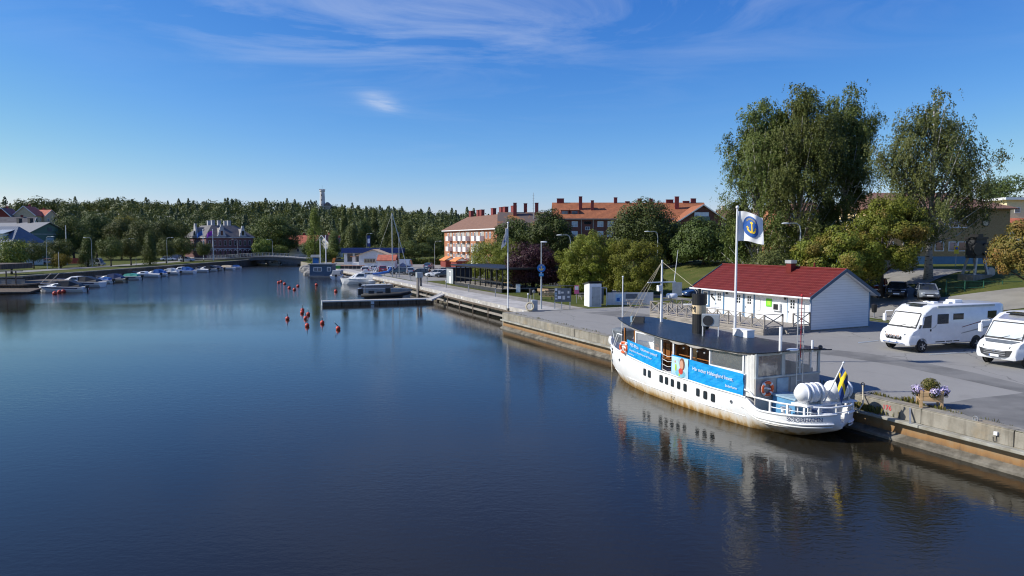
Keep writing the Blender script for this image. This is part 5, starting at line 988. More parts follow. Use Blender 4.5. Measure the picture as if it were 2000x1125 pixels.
        MB().poly([(f-.6, y, 1.12), (f-2.1, y, 1.5), (f-2.3, y, 1.78), (f-2.0, y, 1.55)], .005, (0, s, 0)).build('stripe', 'alu', t)
        for x0, x1 in ((f-2.15, f-2.95), (f-3.05, f-3.6), (f-3.7, f-4.2)): MB().box(x1, x0, y if s > 0 else y-.01, y+.01 if s > 0 else y, .56, .62).build('skirt_trim', 'dark', t)
        for x in (2.5, -2.2)+(() if second else (-3.0,)):
            MB().lathe([(.02, 0), (.46, 0), (.46, .006), (.02, .006)], 20, (x, y-(0 if s > 0 else .006), .42), 'y').build('wheel_arch', 'black', t)
            wheel(t, x, s*(w-.06), .36, .24, 'alu', s)
    MB().box(f-2.1, f-1.45, -.5, .5, 2.86, 2.93).build('roof_light', 'glass', t)
    for x0, x1, y0, y1, h in ((-1.9, -1.2, -.35, .35, .18), (.1, .55, -.25, .25, .1), (-.6, -.2, .3, .7, .1)): MB().box(x0, x1, y0, y1, 2.92, 2.94+h).build('roof_hatch', 'white', t, bevel=.05)
    MB().box(-.9, .1, -.8, -.1, 2.93, 2.97).build('solar_panel', 'navy', t); MB().cyl((1.2, .3, 2.9), (1.2, .3, 3.05), .03).lathe([(.02, 3.04), (.22, 3.05), (.2, 3.1), (.02, 3.13)], 14, (1.2, .3, 0)).build('antenna', 'white', t)
    MB().box(r+1.0, f-2.2, w-.02, w+.06, 2.74, 2.86).build('awning_case', 'lampgrey', t)
    return t
motorhome('long white motorhome with a white windscreen blind, nearer the house', Vector((27.6, 46.45, QZ+.03)), rad(199.8), 8.2, 'offwhite')
motorhome('white motorhome with a pale blue windscreen and dark grille, cut by the right edge', Vector((30.2, 40.85, QZ+.03)), rad(201), 7.4, 'glasslight', True)
# ------------------------------------------------------------------ buildings
WC = {}
def window(parent, x, z, w, h, y=0., name='window', frame='white', glass='glassblue', ax='x', n=2, dep=.06):
    # on a wall in the local x-z plane facing +y, or (ax='y') in the y-z plane facing -x
    key = (round(w, 2), round(h, 2), frame, glass, n)
    if key not in WC:
        f = .1; m = MB().box(-w/2, w/2, 0, dep, -h/2, -h/2+f).box(-w/2, w/2, 0, dep, h/2-f, h/2).box(-w/2, -w/2+f, 0, dep, -h/2+f, h/2-f).box(w/2-f, w/2, 0, dep, -h/2+f, h/2-f)
        for k in range(1, n): m.box(-w/2+w*k/n-.04, -w/2+w*k/n+.04, 0, dep, -h/2+f, h/2-f)
        WC[key] = (m.mesh('window', frame), MB().poly([(-w/2+.05, .02, -h/2+.05), (w/2-.05, .02, -h/2+.05), (w/2-.05, .02, h/2-.05), (-w/2+.05, .02, h/2-.05)]).mesh('pane', glass))
    o = inst(name, WC[key][0], parent, (x, y, z) if ax in 'xr' else (y, x, z), 0 if ax == 'x' else rad(90) if ax == 'y' else rad(180)); inst('pane', WC[key][1], o); return o
def gable_roof(parent, x0, x1, y0, y1, ze, zr, mt, over=.5, name='roof', hip=0., th=.16):
    ym = (y0+y1)/2; k = over*(zr-ze)/((y1-y0)/2)
    for s, ya in ((1, y1+over), (-1, y0-over)):
        MB().poly([(x0-over, ya, ze-k), (x1+over, ya, ze-k), (x1+over-hip, ym, zr), (x0-over+hip, ym, zr)], th, (0, 0, 1)).build(name, mt, parent)
    if hip:
        for xa, xb in ((x0-over, x0-over+hip), (x1+over, x1+over-hip)): MB().poly([(xa, y0-over, ze-k), (xa, y1+over, ze-k), (xb, ym, zr)], th, (0, 0, 1)).build(name, mt, parent)
def gables(parent, x0, x1, y0, y1, ze, zr, mt):
    for x in (x0, x1-.2): MB().poly([(x, y0, ze), (x, y1, ze), (x, (y0+y1)/2, zr)], .2, (1, 0, 0)).build('gable', mt, parent)
def chim(parent, x, y, z0, z1, w=.9, d=.7, mt='chimney'): c = MB().box(x-w/2, x+w/2, y-d/2, y+d/2, z0, z1).build('chimney', mt, parent); MB().box(x-w/2-.06, x+w/2+.06, y-d/2-.06, y+d/2+.06, z1, z1+.12).build('chimney_cap', mt, c)
def col_x(px, org, rz):                    # local x where a photo column meets a facade plane (y=0)
    d = ray(px, HZ); c, s = math.cos(rz), math.sin(rz); det = d[0]*(-s)-(-c)*d[1]
    # org + t*(c,s) = k*(d0,d1)
    k = (org.x*(-s)+org.y*c)/(d[0]*(-s)+d[1]*c); X, Y = d[0]*k, d[1]*k; return (X-org.x)*c+(Y-org.y)*s
# A: brick flats with white balconies
RA = Vector((-3.5, 165, 1.5)); rA = math.atan2(40, -15.8)
fA = thing('brick_flats', 'sunlit red brick apartment block with rows of white balconies', 'apartment block', RA, rA)
LA, dA, eA = 43.0, 11.0, 10.2
MB().box(0, LA, -dA, 0, -.5, eA).build('wall', 'brick', fA); MB().box(-.03, LA+.03, -dA-.03, .04, -.5, .6).build('plinth', 'plaster', fA)
gable_roof(fA, 0, LA, -dA, 0, eA, 13.5, 'tilebrown', .6, hip=5.0); MB().box(-.6, LA+.6, .5, .66, eA-.55, eA-.32).build('gutter', 'white', fA)
for px in (968, 943.5, 899): x = min(LA-.2, col_x(px, RA, rA)); MB().tube([(x, .6, eA-.4), (x, .12, eA-.9), (x, .12, 0)], .07).build('downpipe', 'offwhite', fA)
rowsz = [8.35, 5.55, 2.75]
for x8 in (120, 205, 243, 320, 395, 475, 518, 610, 695, 750):
    x = col_x(860+x8/7.69, RA, rA)
    for z in rowsz: window(fA, x, z, 1.15, 1.5, n=2, glass='glassblue')
    window(fA, x, .55, .9, .7, n=1)
for x8 in (160, 272, 347, 421, 551, 636):
    x = col_x(860+x8/7.69, RA, rA)
    for k, z in enumerate(rowsz):
        b = MB().box(x-1.2, x+1.2, 1.12, 1.2, z-1.25, z-.15).box(x-1.2, x-1.12, .05, 1.12, z-1.25, z-.15).box(x+1.12, x+1.2, .05, 1.12, z-1.25, z-.15).box(x-1.2, x+1.2, 0.01, 1.2, z-1.4, z-1.25).build('balcony', 'balcony', fA)
        MB().box(x-1.0, x+1.0, .004, .03, z-1.2, z+.95).build('balcony_door', 'plaster', b)
for x in (4, 9.5, 12, 18, 27, 29.5, 36): chim(fA, x, -dA/2-.3, 12.5, 15.2, 1.6, .9)
for i, px in enumerate((893, 915)):
    x = col_x(px, RA, rA); h = thing('bike_shed', ['low red shed with orange roof at the left foot of the brick flats', 'low red shed with orange roof at the right foot of the brick flats'][i], 'shed', RA+Vector((math.cos(rA)*x-math.sin(rA)*2.5, math.sin(rA)*x+math.cos(rA)*2.5, 0)), rA, 'red sheds by the flats')
    MB().box(-2.4, 2.4, -1.5, 1.5, 0, 1.9).build('wall', 'falu', h); gable_roof(h, -2.4, 2.4, -1.5, 1.5, 1.9, 2.7, 'orangeroof', .3); gables(h, -2.4, 2.4, -1.5, 1.5, 1.9, 2.62, 'white'); MB().box(2.41, 2.45, -.6, .4, 0, 1.7).build('door', 'white', h)
# B: wing with its shade painted as darker brick, lichen on the roof
RB = Vector((-3.4, 165.1, 1.5)); fB = thing('brick_wing', 'shaded brick wing with orange lichen on its dark roof', 'apartment block', RB, 0)
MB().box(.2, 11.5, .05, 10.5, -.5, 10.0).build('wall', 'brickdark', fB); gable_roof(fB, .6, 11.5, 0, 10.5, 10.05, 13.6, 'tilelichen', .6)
for x in (4.1, 6.6, 9.2): chim(fB, x, 4.2 if x != 6.6 else 6.5, 11.5, 15.8, .8, .7)
for x in (3, 6.5, 10):
    for z in (8.3, 5.5): window(fB, x, z, 1.5, 1.5, y=.05, ax='r')
ant = thing('roof_aerial', 'thin lattice aerial rising behind the brick wing', 'aerial', Vector((5.0, 168, 13.5)), 0); MB().cyl((0, 0, 0), (0, 0, 6.2), .09, .04, 6).build('mast', 'steel', ant)
for k in range(6): MB().bar((-.25, 0, 2.5+k*.6), (.25, 0, 2.5+k*.6), .04).build('element', 'steel', ant)
# C: long block with bright orange tile roof and a gabled end
YC = 199.; RC = Vector((12.0, YC, 2.6)); fC = thing('orange_roof_flats', 'long shaded brick apartment block with bright orange tile roof and red chimneys', 'apartment block', RC, 0)
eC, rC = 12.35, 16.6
MB().box(0, 36, 0, 12, -1, eC).build('wall', 'brickdark', fC); gable_roof(fC, 0, 42, 0, 12, eC, rC, 'tileorange', .6); gables(fC, 0, 38, 0.02, 11.98, eC, rC-.1, 'brickdark')  # brick colour darkened to paint the shade on these walls
MB().box(-.6, 34, -.75, -.6, eC-.55, eC-.35).build('gutter', 'plaster', fC)
cx_ = lambda px, Y=YC: (px-1000)/1400*Y-RC.x
for px, y in ((1122, 437.6), (1172, 437.6), (1191.6, 437.6), (1122, 457), (1191, 457), (1240, 437.6), (1262, 437.6), (1290, 437.6), (1172, 457)): window(fC, cx_(px), D(px, y, YC).z-RC.z, 1.65, 1.6, ax='r', glass='glasslight')
window(fC, cx_(1147), D(1147, 446, YC).z-RC.z, 1.3, .9, ax='r'); 
for k in range(3): MB().lathe([(.0, 0), (.42, 0), (.42, .06), (0, .06)], 12, (cx_(1143+k*4.3), -.07, D(1147, 435, YC).z-RC.z), 'y').build('round_window', 'glass', fC)
for px in (1135, 1158): MB().box(cx_(px)-.1, cx_(px)+.1, -.12, -.01, -1, eC).build('downpipe', 'plaster', fC)
for px in (1103, 1122.5):
    x = cx_(px); d_ = MB().box(x-1.1, x+1.1, 1.2, 4.0, eC+.4, eC+2.0).build('dormer', 'tilered', fC); MB().box(x-.8, x+.8, 1.12, 1.2, eC+.6, eC+1.8).build('dormer_window', 'glassblue', d_); MB().poly([(x-1.3, 1.0, eC+2.02), (x+1.3, 1.0, eC+2.02), (x+1.3, 5, eC+2.7), (x-1.3, 5, eC+2.7)], .1).build('dormer_roof', 'tileorange', d_)
for px, w, dz, yy in ((1094, 2.0, 1.2, 6), (1133, .9, 1.6, 3.2), (1156, .8, .5, 3), (1201, .9, 1.5, 6), (1224, 1.2, .4, 6), (1248, 1.1, 1.0, 3), (1270, .9, 1.0, 3.5), (1306, 2.0, .9, 6), (1320, 1.1, 1.6, 3.5), (1338, 1.8, .5, 6), (1352, 1.4, 1.2, 6)): chim(fC, cx_(px, YC+yy), yy, eC+1.2, rC+dz, w)
gx0, gx1 = cx_(1322, 190), cx_(1420, 190)
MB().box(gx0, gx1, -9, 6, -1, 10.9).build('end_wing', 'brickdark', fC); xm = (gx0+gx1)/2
MB().poly([(gx0, -9, 10.9), (gx1, -9, 10.9), (xm, -9, 15.2)], .3, (0, 1, 0)).build('gable', 'brickdark', fC)
for s, xa in ((-1, gx0-.6), (1, gx1+.6)): MB().poly([(xa, -9.7, 10.5), (xm, -9.7, 15.3), (xm, 8, 15.3), (xa, 8, 10.5)], .18).build('roof', 'tileorange', fC); MB().bar((xa, -9.75, 10.55), (xm, -9.75, 15.35), .1, .3).build('barge_board', 'offwhite', fC)
bz = D(1368, 422, 190).z-RC.z; bxx = cx_(1368, 190); bl = MB().box(bxx-2.0, bxx+2.0, -10.2, -9.02, bz-1.3, bz-.2).build('balcony', 'balconygreen', fC); MB().box(bxx-1.9, bxx+1.9, -9.4, -9.02, bz-.1, bz+1.0).build('balcony_glazing', 'glasslight', bl)
window(fC, cx_(1357, 190), bz-2.6, 1.7, 1.4, y=-9.0, ax='r', glass='glasslight'); b2_ = MB().box(gx1-1.9, gx1+.6, -10.1, -9.02, bz-4.3, bz-3.2).build('balcony', 'balconygreen', fC); MB().box(gx1-1.8, gx1+.4, -9.3, -9.02, bz-3.1, bz-1.7).build('balcony_glazing', 'glass', b2_)
# D: yellow flats, E: orange plaster flats
def flats(name, label, px0, px1, Y, yb, ye, yr, wall, roof, cols, balc, storeys=4):
    x0 = (px0-1000)/1400*Y; x1 = (px1-1000)/1400*Y; z0 = zt(x0, Y)-.4; t = thing(name, label, 'apartment block', Vector((x0, Y, z0)), 0); ze = D(px0, ye, Y).z-z0; zr = D(px0, yr, Y+6).z-z0
    MB().box(0, x1-x0, 0, 12, -1, ze).build('wall', wall, t); gable_roof(t, 0, x1-x0, 0, 12, ze, zr, roof, .5); gables(t, 0, x1-x0, .02, 11.98, ze, zr-.15, wall)
    sh = (ze-.6)/storeys
    for px in cols:
        for k in range(storeys): window(t, (px-1000)/1400*Y-x0, .9+sh*(k+.5), 1.2, 1.4, ax='r')
    for px in balc:
        for k in range(1, storeys):
            x = (px-1000)/1400*Y-x0; b = MB().box(x-1.9, x+1.9, -1.1, 0.01, .35+sh*k, 1.35+sh*k).build('balcony', 'balcony', t); MB().box(x-1.8, x+1.8, -1.05, -.02, 1.36+sh*k, sh*(k+1)+.2).build('balcony_glazing', 'glassblue', b)
    for k in range(4): chim(t, 2+k*(x1-x0-3)/4, 6, zr-1, zr+1.5, 1.3, .9, 'tan')
    return t
flats('yellow_flats', 'yellow apartment block with white glazed balconies beside the flag', 1410, 1512, 238, 495, 428, 411, 'wallyellow', 'tilebrown', (1417, 1478, 1500), (1436, 1459))
flats('orange_flats', 'orange plaster apartment block glimpsed through the birches', 1515, 1600, 215, 495, 412, 396, 'brick', 'tilebrown', (1525, 1545, 1565, 1585), ())
# F: tan brick school building with blue plinth
XF, YF = 49.2, 100.; fF = thing('tan_brick_building', 'tan brick building with blue plinth and round clock behind the lone birch', 'building', Vector((XF, YF, 4.6)), 0)
MB().box(0, 20, 0, 15, .0, 8.5).build('wall', 'bricktan', fF); MB().box(-.06, 20.06, -.06, 15, -2, 1.75).build('plinth', 'plinthblue', fF); gable_roof(fF, 0, 20, 0, 15, 8.5, 10.9, 'tilebrown', .7, hip=5)
MB().box(-.02, .0, .1, 14.9, 1.76, 8.4).build('end_wall', 'wallyellow', fF)
for px in (1771, 1791, 1833, 1860, 1878, 1735, 1712):
    for z in (3.15, 6.4): window(fF, (px-1000)/1400*YF-XF, z, 1.3, 1.35, ax='r', n=1, glass='glassblue' if px in (1771, 1860) else 'glass')
for y in (2, 5, 8, 11):
    for z in (3.2, 6.4): window(fF, y, z, 1.3, 1.4, y=-.02, ax='y', n=2)
ck = MB().lathe([(0, 0), (.46, 0), (.46, .08), (0, .08)], 20, ((1921-1000)/1400*YF-XF, -.1, D(1921, 435, YF).z-4.6), 'y').build('clock', 'tan', fF); MB().torus(((1921-1000)/1400*YF-XF, -.1, D(1921, 435, YF).z-4.6), .46, .05, 'y', 20, 5).build('clock_rim', 'dark', ck)
chim(fF, 1.6, 8, 8.8, D(1677, 376, 108).z-4.6, 1.5, 1.2, 'brickdark')
# G: cream building at the right edge
fG = thing('cream_building', 'pale cream building with red tile canopy at the right edge', 'building', Vector((103, 150, 6)), 0)
MB().box(0, 26, 0, 14, -2, 11.0).build('wall', 'cream', fG); MB().box(-.9, 27, -.9, 15, 11.0, 11.5).build('roof', 'white', fG)
for px in (1982, 2003): window(fG, (px-1000)/1400*150-103, 8.9, 1.2, 1.2, ax='r', n=1)
MB().poly([(-.2, -2.2, 6.0), (26, -2.2, 6.0), (26, 0, 7.1), (-.2, 0, 7.1)], .12).build('canopy', 'tilered', fG)
for k in range(5): MB().box(.6+k*1.4, 1.75+k*1.4, -.06, .0, 3.0, 5.6).build('tall_window', 'glasslight', fG)
# I: brick customs house with stepped gables
KI = Vector((-105.6, 248, 1.9)); fI = thing('customs_house', 'old dark brick customs house with white stepped gables by the bridge', 'building', KI, rad(45))
LX, LY, eI, rI = 16.8, 19., 7.9, 12.1
MB().box(0, LX, 0, LY, -.5, eI).build('wall', 'brickpurple', fI); MB().box(-.12, LX+.12, -.12, LY+.12, -.5, .7).build('plinth', 'stone', fI)
MB().box(-.15, LX+.15, -.15, LY+.15, 3.65, 3.95).build('string_course', 'stone', fI); MB().box(-.4, LX+.4, -.4, LY+.4, eI-.3, eI+.1).build('cornice', 'stone', fI)
MB().loft([[(-.5, -.5, eI+.1), (LX+.5, -.5, eI+.1), (LX+.5, LY+.5, eI+.1), (-.5, LY+.5, eI+.1)], [(4, 5, rI), (LX-4, 5, rI), (LX-4, LY-5, rI), (4, LY-5, rI)]]).build('roof', 'slate', fI)
def stepped(x, y, face, w=3.0, h=4.6):
    for k in range(5):
        q = w*(1-k*.19); z0 = eI+h*k/5-.2; z1 = eI+h*(k+1)/5-.2
        (MB().box(x-q/2, x+q/2, y-.35, y+.25, z0, z1) if face == 'x' else MB().box(x-.35, x+.25, y-q/2, y+q/2, z0, z1)).build('stepped_gable', 'stone', fI)
    (MB().box(x-.4, x+.4, y-.38, y-.34, eI+.6, eI+2.2) if face == 'x' else MB().box(x-.38, x-.34, y-.4, y+.4, eI+.6, eI+2.2)).build('gable_window', 'glass', fI)
    (MB().poly([(x-w/2, y, eI), (x+w/2, y, eI), (x, y, eI+h*.7)], 5, (0, 1, 0)) if face == 'x' else MB().poly([(x, y-w/2, eI), (x, y+w/2, eI), (x, y, eI+h*.7)], 5, (1, 0, 0))).build('cross_roof', 'slatelight', fI)
stepped(5.4, 0, 'x'); stepped(13.0, 0, 'x', 2.6, 4.2); stepped(0, 9, 'y', 3.4, 5.0)
for x, y in ((5, 6), (8, 8), (11, 6.5), (6, 12), (12, 12)): chim(fI, x, y, rI-.5, rI+1.7, 1.1, .9, 'stone')
for k in range(9):
    x = 1.2+k*1.8; window(fI, x, 5.8, .8, 1.8, ax='r', n=1, frame='stone', glass='glass')
    window(fI, x, 2.0, .8, 2.0, ax='r', n=1, frame='brickpurple', glass='glass'); MB().torus((x, -.02, 3.0), .5, .09, 'y', 8, 4, 0, math.pi).build('arch', 'white', fI)
for k in range(8):
    y = 1.8+k*2.1; window(fI, y, 5.8, .8, 1.8, y=0, ax='y', n=1, frame='stone', glass='glass'); MB().torus((-.02, y, 3.0), .5, .09, 'x', 8, 4, 0, math.pi).build('arch', 'white', fI)
# houses on the hill and across the river
def cottage(label, px, Y, w, d, ze, zr, wall, roof, rz, name='small_house', gable='white', z=None, grp='houses across the river'):
    X = (px-1000)/1400*Y; t = thing(name, label, 'house', Vector((X, Y, (zt(X, Y) if z is None else z)-.3)), rz, grp)
    MB().box(-w/2, w/2, -d/2, d/2, -2, ze).build('wall', wall, t); gable_roof(t, -w/2, w/2, -d/2, d/2, ze, zr, roof, .5); gables(t, -w/2, w/2, -d/2, d/2, ze, zr-.15, wall)
    for s in (1, -1):
        for x in (-w/2-.5, w/2+.45): MB().bar((x, s*(d/2+.5), ze-.5*(zr-ze)/(d/2)), (x, 0, zr+.05), .08, .3).build('barge_board', gable, t)
    for x in (-w*.3, 0, w*.3): window(t, x, ze*.6, 1.1, 1.3, y=-d/2, ax='r')
    for y in (-d*.22, d*.22): window(t, -y, ze*.6, 1.1, 1.3, y=w/2, ax='q') if False else None
    for s in (1, -1):
        for y in (-d*.22, d*.22): o = window(t, y, ze*.6, 1.1, 1.3, y=s*(w/2), ax='y'); o.rotation_euler = (0, 0, rad(-90) if s > 0 else rad(90))
    chim(t, w*.1, .3, zr-.8, zr+.9, .8, .8, 'chimney'); return t
cottage('dark red house with white gable trim on the hillside at far left', 18, 330, 9, 8, 5.5, 9.5, 'falu', 'slate', rad(100))
cottage('brown house with pale gable trim right of the dark red one', 62, 335, 10, 9, 4.5, 8.5, 'tan', 'tilered', rad(100))
cottage('grey roofed house highest on the hill at the left', 14, 385, 11, 9, 5, 8.5, 'wallcream', 'greyroof', rad(-12))
cottage('house with dark hipped roof below the hill houses', 40, 300, 12, 9, 4.5, 7.5, 'wallcream', 'slate', rad(20))
cottage('small red tiled house on the hill behind the green hall', 86, 342, 10, 8, 4, 7, 'tan', 'tilered', rad(-10))
cottage('house with long dusty red roof beyond the bridge', 588, 300, 14, 10, 5.2, 9.2, 'wallcream', 'tilered', rad(4), gable='tan', z=1.8)
cottage('cream house with red roof behind the two white poles', 643, 292, 8, 8, 5.5, 9.2, 'wallcream', 'tilered', rad(65), z=1.8)
cottage('grey gabled house left of the slim poplar', 663, 305, 9, 8, 5, 8.2, 'plaster', 'slate', rad(75), z=1.8)
# blue-grey metal roofed house at the left edge
fL = thing('metal_roof_house', 'cream house with blue-grey metal roof and two dormers at the left edge', 'house', Vector((-129.5, 186, 2)), rad(176))
MB().box(0, 34, -11, 0, -.5, 6.4).build('wall', 'wallcream', fL); gable_roof(fL, 0, 34, -11, 0, 6.4, 10.2, 'metalroof', .7, hip=3)
for x in (4.2, 9.6, 15.5):
    d_ = MB().box(x-1.4, x+1.4, -3.2, -.4, 6.9, 8.4).build('dormer', 'wallcream', fL); MB().poly([(x-1.8, -.1, 8.3), (x+1.8, -.1, 8.3), (x+1.8, -4.4, 9.4), (x-1.8, -4.4, 9.4)], .12).build('dormer_roof', 'lampgrey', d_); MB().box(x-.6, x+.6, -.4, -.34, 7.2, 8.1).build('dormer_window', 'glass', d_)
for k in range(8):
    for z in (4.6, 1.8): window(fL, 2+k*3.6, z, 1.1, 1.5)
# green gabled hall
fH = thing('green_hall', 'large green-walled hall with pale grey roof among the trees at left', 'hall', Vector((-149, 221, 2)), rad(160))
MB().box(0, 34, -14, 0, -.5, 8.8).build('wall', 'gableblue', fH); gable_roof(fH, 0, 34, -14, 0, 8.8, 12.2, 'greyroof', .7); gables(fH, 0, 34, -13.98, -.02, 8.8, 12.05, 'gableblue')
for x in (8, 13): chim(fH, x, -7, 11.5, 13.6, 1.1, 1.1, 'dark')
MB().box(-.06, -.01, -14, 0, 8.5, 8.7).build('string_course', 'stone', fH); MB().box(-.08, -.0, -8, -6.6, 9.5, 10.7).build('gable_window', 'glassblue', fH); MB().box(-.08, 0, -8.5, -6, 4, 7.5).build('loading_door', 'boxtop', fH)
for k in range(6): window(fH, 3+k*5, 7.3, 1.6, 1.2)
MB().box(-.3, .0, -.3, .3, -.5, 8.8).build('corner_pilaster', 'white', fH)
rf = thing('red_fence', 'low red board fence along the left bank road', 'fence', Vector((-135, 204, 2)), 0)
for k in range(9): MB().box(k*1.5, k*1.5+1.44, -.05, .05, 0, 1.6).build('fence_panel', 'falu', rf)
# tower on the hill
gt = D(630, 411, 612); TZ = zt(gt.x, 612)-.5; tw = thing('hill_tower', 'white stone lookout tower with scaffolded lower house on the wooded hill', 'tower', Vector((gt.x, 612, TZ)), 0)
TT = D(630, 371, 612).z-TZ; MB().lathe([(3.1, -4), (2.2, .6*TT), (1.95, TT-1.8), (2.35, TT-1.2), (2.35, TT)], 14, (0, 0, 0)).build('shaft', 'tower', tw)
for k in range(7): a = k*.9; MB().box(2.1*math.cos(a)-.4, 2.1*math.cos(a)+.4, 2.1*math.sin(a)-.4, 2.1*math.sin(a)+.4, TT, TT+.7).build('merlon', 'tower', tw)
for k in range(3): MB().box(-.35, .35, -2.75, -2.2, TT*.35+k*TT*.2, TT*.35+k*TT*.2+1.1).build('slit_window', 'dark', tw)
MB().box(1.2, 7.2, -2, 5, -4, 7).build('lower_house', 'plaster', tw); MB().poly([(1.2, -2.05, 7), (7.2, -2.05, 7), (4.2, -2.05, 10)], 7.1, (0, 1, 0)).build('lower_roof', 'slate', tw); MB().cyl((0, 0, TT), (0, 0, TT+4), .06).build('pole', 'dark', tw)
for x in (1.6, 3.4, 5.2, 7.0): MB().cyl((x, -2.6, -3), (x, -2.6, 9), .07, n=5).build('scaffold_post', 'steel', tw)
for z in (1, 3.2, 5.4, 7.6): MB().box(1.4, 7.3, -2.9, -2.3, z, z+.12).build('scaffold_deck', 'oldwood', tw)
# bridge
BY = 243.; br = thing('arch_bridge', 'low grey concrete arch bridge with railing across the river', 'bridge', Vector((0, BY, 0)), 0); bx0, bx1 = (440-1000)/1400*BY, (598-1000)/1400*BY; n = 24; topz = lambda f: 2.55+.75*math.sin(math.pi*f)
pts = [(bx0+(bx1-bx0)*i/n, 0, topz(i/n)-.35) for i in range(n+1)]+[(bx0+(bx1-bx0)*i/n, 0, -.4+2.5*math.sin(math.pi*i/n)**.7) for i in range(n-1, 0, -1)]
MB().poly([(bx0, 0, -1)]+pts[:n+1]+[(bx1, 0, -1)]+pts[n+1:], 7.5, (0, 1, 0)).build('arch', 'bridge', br)
rows = [[(bx0-14+(bx1-bx0+24)*i/30, y, topz(min(1, max(0, (-14+(bx1-bx0+24)*i/30)/(bx1-bx0))))-.34+dz) for i in range(31)] for y, dz in ((-.3, 0), (-.3, .36), (7.8, .36), (7.8, 0), (-.3, 0))]; MB().grid(rows).build('deck', 'bridgeedge', br)
for i in range(31):
    x = bx0-6+(bx1-bx0+10)*i/30; z = topz(min(1, max(0, (x-bx0)/(bx1-bx0)))); MB().box(x-.05, x+.05, -.15, -.05, z, z+1.1).build('rail_post', 'lampgrey', br)
for dz in (.35, .7, 1.1): MB().tube([(bx0-6+(bx1-bx0+10)*i/30, -.1, topz(min(1, max(0, (-6+(bx1-bx0+10)*i/30)/(bx1-bx0))))+dz) for i in range(31)], .04, 5).build('rail', 'lampgrey', br)
MB().box(bx0-14, bx0+.3, .2, 7.3, -2, 2.2).build('abutment', 'bridgeedge', br); MB().box(bx1-.3, bx1+10, .2, 7.3, -2, 2.2).build('abutment', 'bridgeedge', br)
bw_ = MB().box(-125, -40, 261.6, 262.1, -2, 1.84); tag(bw_.build('stone_bank', 'concrete'), 'low dark stone bank under the bridge arch', 'wall')
# ------------------------------------------------------------------ petrol station, kiosk and harbour huts
YP = 206.; xp = lambda px, Y=YP: (px-1000)/1400*Y
ps = thing('petrol_station', 'white petrol station under a long dark blue roof band', 'petrol station', Vector((xp(672, 212), 212, QZ)), 0); wP = (772-672)*212/1400
MB().box(0, wP, 0, 9, 0, 4.6).build('wall', 'kioskwhite', ps); MB().box(-.6, wP+1.5, -.8, 9.6, D(700, 494, 212).z-QZ, D(700, 488, 212).z-QZ+.5).build('roof_band', 'petrolblue', ps)
for k in range(3): MB().box(1+k*2.2, 2.6+k*2.2, -.06, 0, .8, 3.2).build('shop_window', 'glass', ps)
pt = thing('price_pylon', 'tall dark blue petrol price pylon above the station roof', 'sign', Vector((xp(721, 222), 222, QZ)), 0); MB().box(-.45, .45, -.15, .15, 4, 8.6).build('panel', 'petrolblue', pt); MB().box(-.35, .35, -.17, -.15, 6.2, 7.6).build('price_panel', 'white', pt); MB().cyl((0, 0, 0), (0, 0, 4), .15).build('pole', 'steel', pt)
kg = Vector((xp(701, 196), 196, QZ)); kw = (757-701)*196/1400; ki = thing('kiosk_house', 'white gabled kiosk with tan roof and small glazed porch beside the lot', 'kiosk', kg, 0)
MB().box(0, kw, 0, 7, 0, 3.0).build('wall', 'kioskwhite', ki); MB().poly([(-.2, -.05, 3), (kw+.2, -.05, 3), (kw*.5, -.05, 4.4)], .1, (0, 1, 0)).build('gable', 'kioskwhite', ki)
for s, xa in ((0, -.8), (1, kw+.8)): MB().poly([(xa, -.5, 2.75), (kw*.5, -.5, 4.5), (kw*.5, 7.5, 4.5), (xa, 7.5, 2.75)], .14).build('roof', 'tanroof', ki)
MB().box(1.4, 4.6, -.08, -.0, .95, 2.1).build('window_band', 'tan', ki)
for k in range(4): window(ki, 1.85+k*.78, 1.52, .66, 1.0, y=-.08, ax='r', frame='tan', glass='glass')
MB().box(-2.0, 0, .8, 4, .0, 1.0).build('porch_wall', 'white', ki); MB().poly([(-2.4, .3, 2.6), (.2, .3, 2.9), (.2, 4.3, 2.9), (-2.4, 4.3, 2.6)], .1).build('porch_roof', 'awning', ki)
for x, y in ((-1.95, .85), (-1, .85), (-1.95, 2.4), (-1.95, 3.95)): MB().box(x-.06, x+.06, y-.06, y+.06, 1, 2.6).build('porch_post', 'white', ki)
sh = thing('tile_shed', 'white shed with orange tile roof at the end of the car row', 'shed', Vector((xp(738, 180), 180, QZ)), 0); sw = (771-738)*180/1400
MB().box(0, sw, 0, 4, 0, 2.1).build('wall', 'kioskwhite', sh); gable_roof(sh, 0, sw, 0, 4, 2.1, 3.3, 'tilered', .3)
ter = thing('cafe_terrace', 'dark terrace with orange rail before the kiosk', 'terrace', Vector((xp(665, 178), 178, QZ)), 0)
for k in range(6): MB().box(k*1.0, k*1.0+.95, -.05, .05, .0, .75).build('fence_panel', 'dark', ter)
MB().box(0, 6, -.1, .1, .75, .85).build('rail', 'awning', ter); MB().box(-1.2, 0, -.4, .6, 0, .8).build('planter_box', 'green', ter)
ar = thing('arrow_sign', 'orange curved arrow sign by the cafe terrace', 'sign', Vector((xp(655, 178), 178, QZ)), 0); MB().grid([[(-.9-.2*math.cos(k*.5)+i*.7+.2*k*.3, 0, .7+k*.5) for i in range(2)] for k in range(5)]).build('panel', 'awning', ar); MB().box(-.9, -.8, -.03, .03, 0, .7).build('leg', 'steel', ar)
fh = thing('floating_house', 'blue floating hut with flat dark roof moored by the bridge', 'floating house', Vector((-47, 166.5, 0)), rad(4))
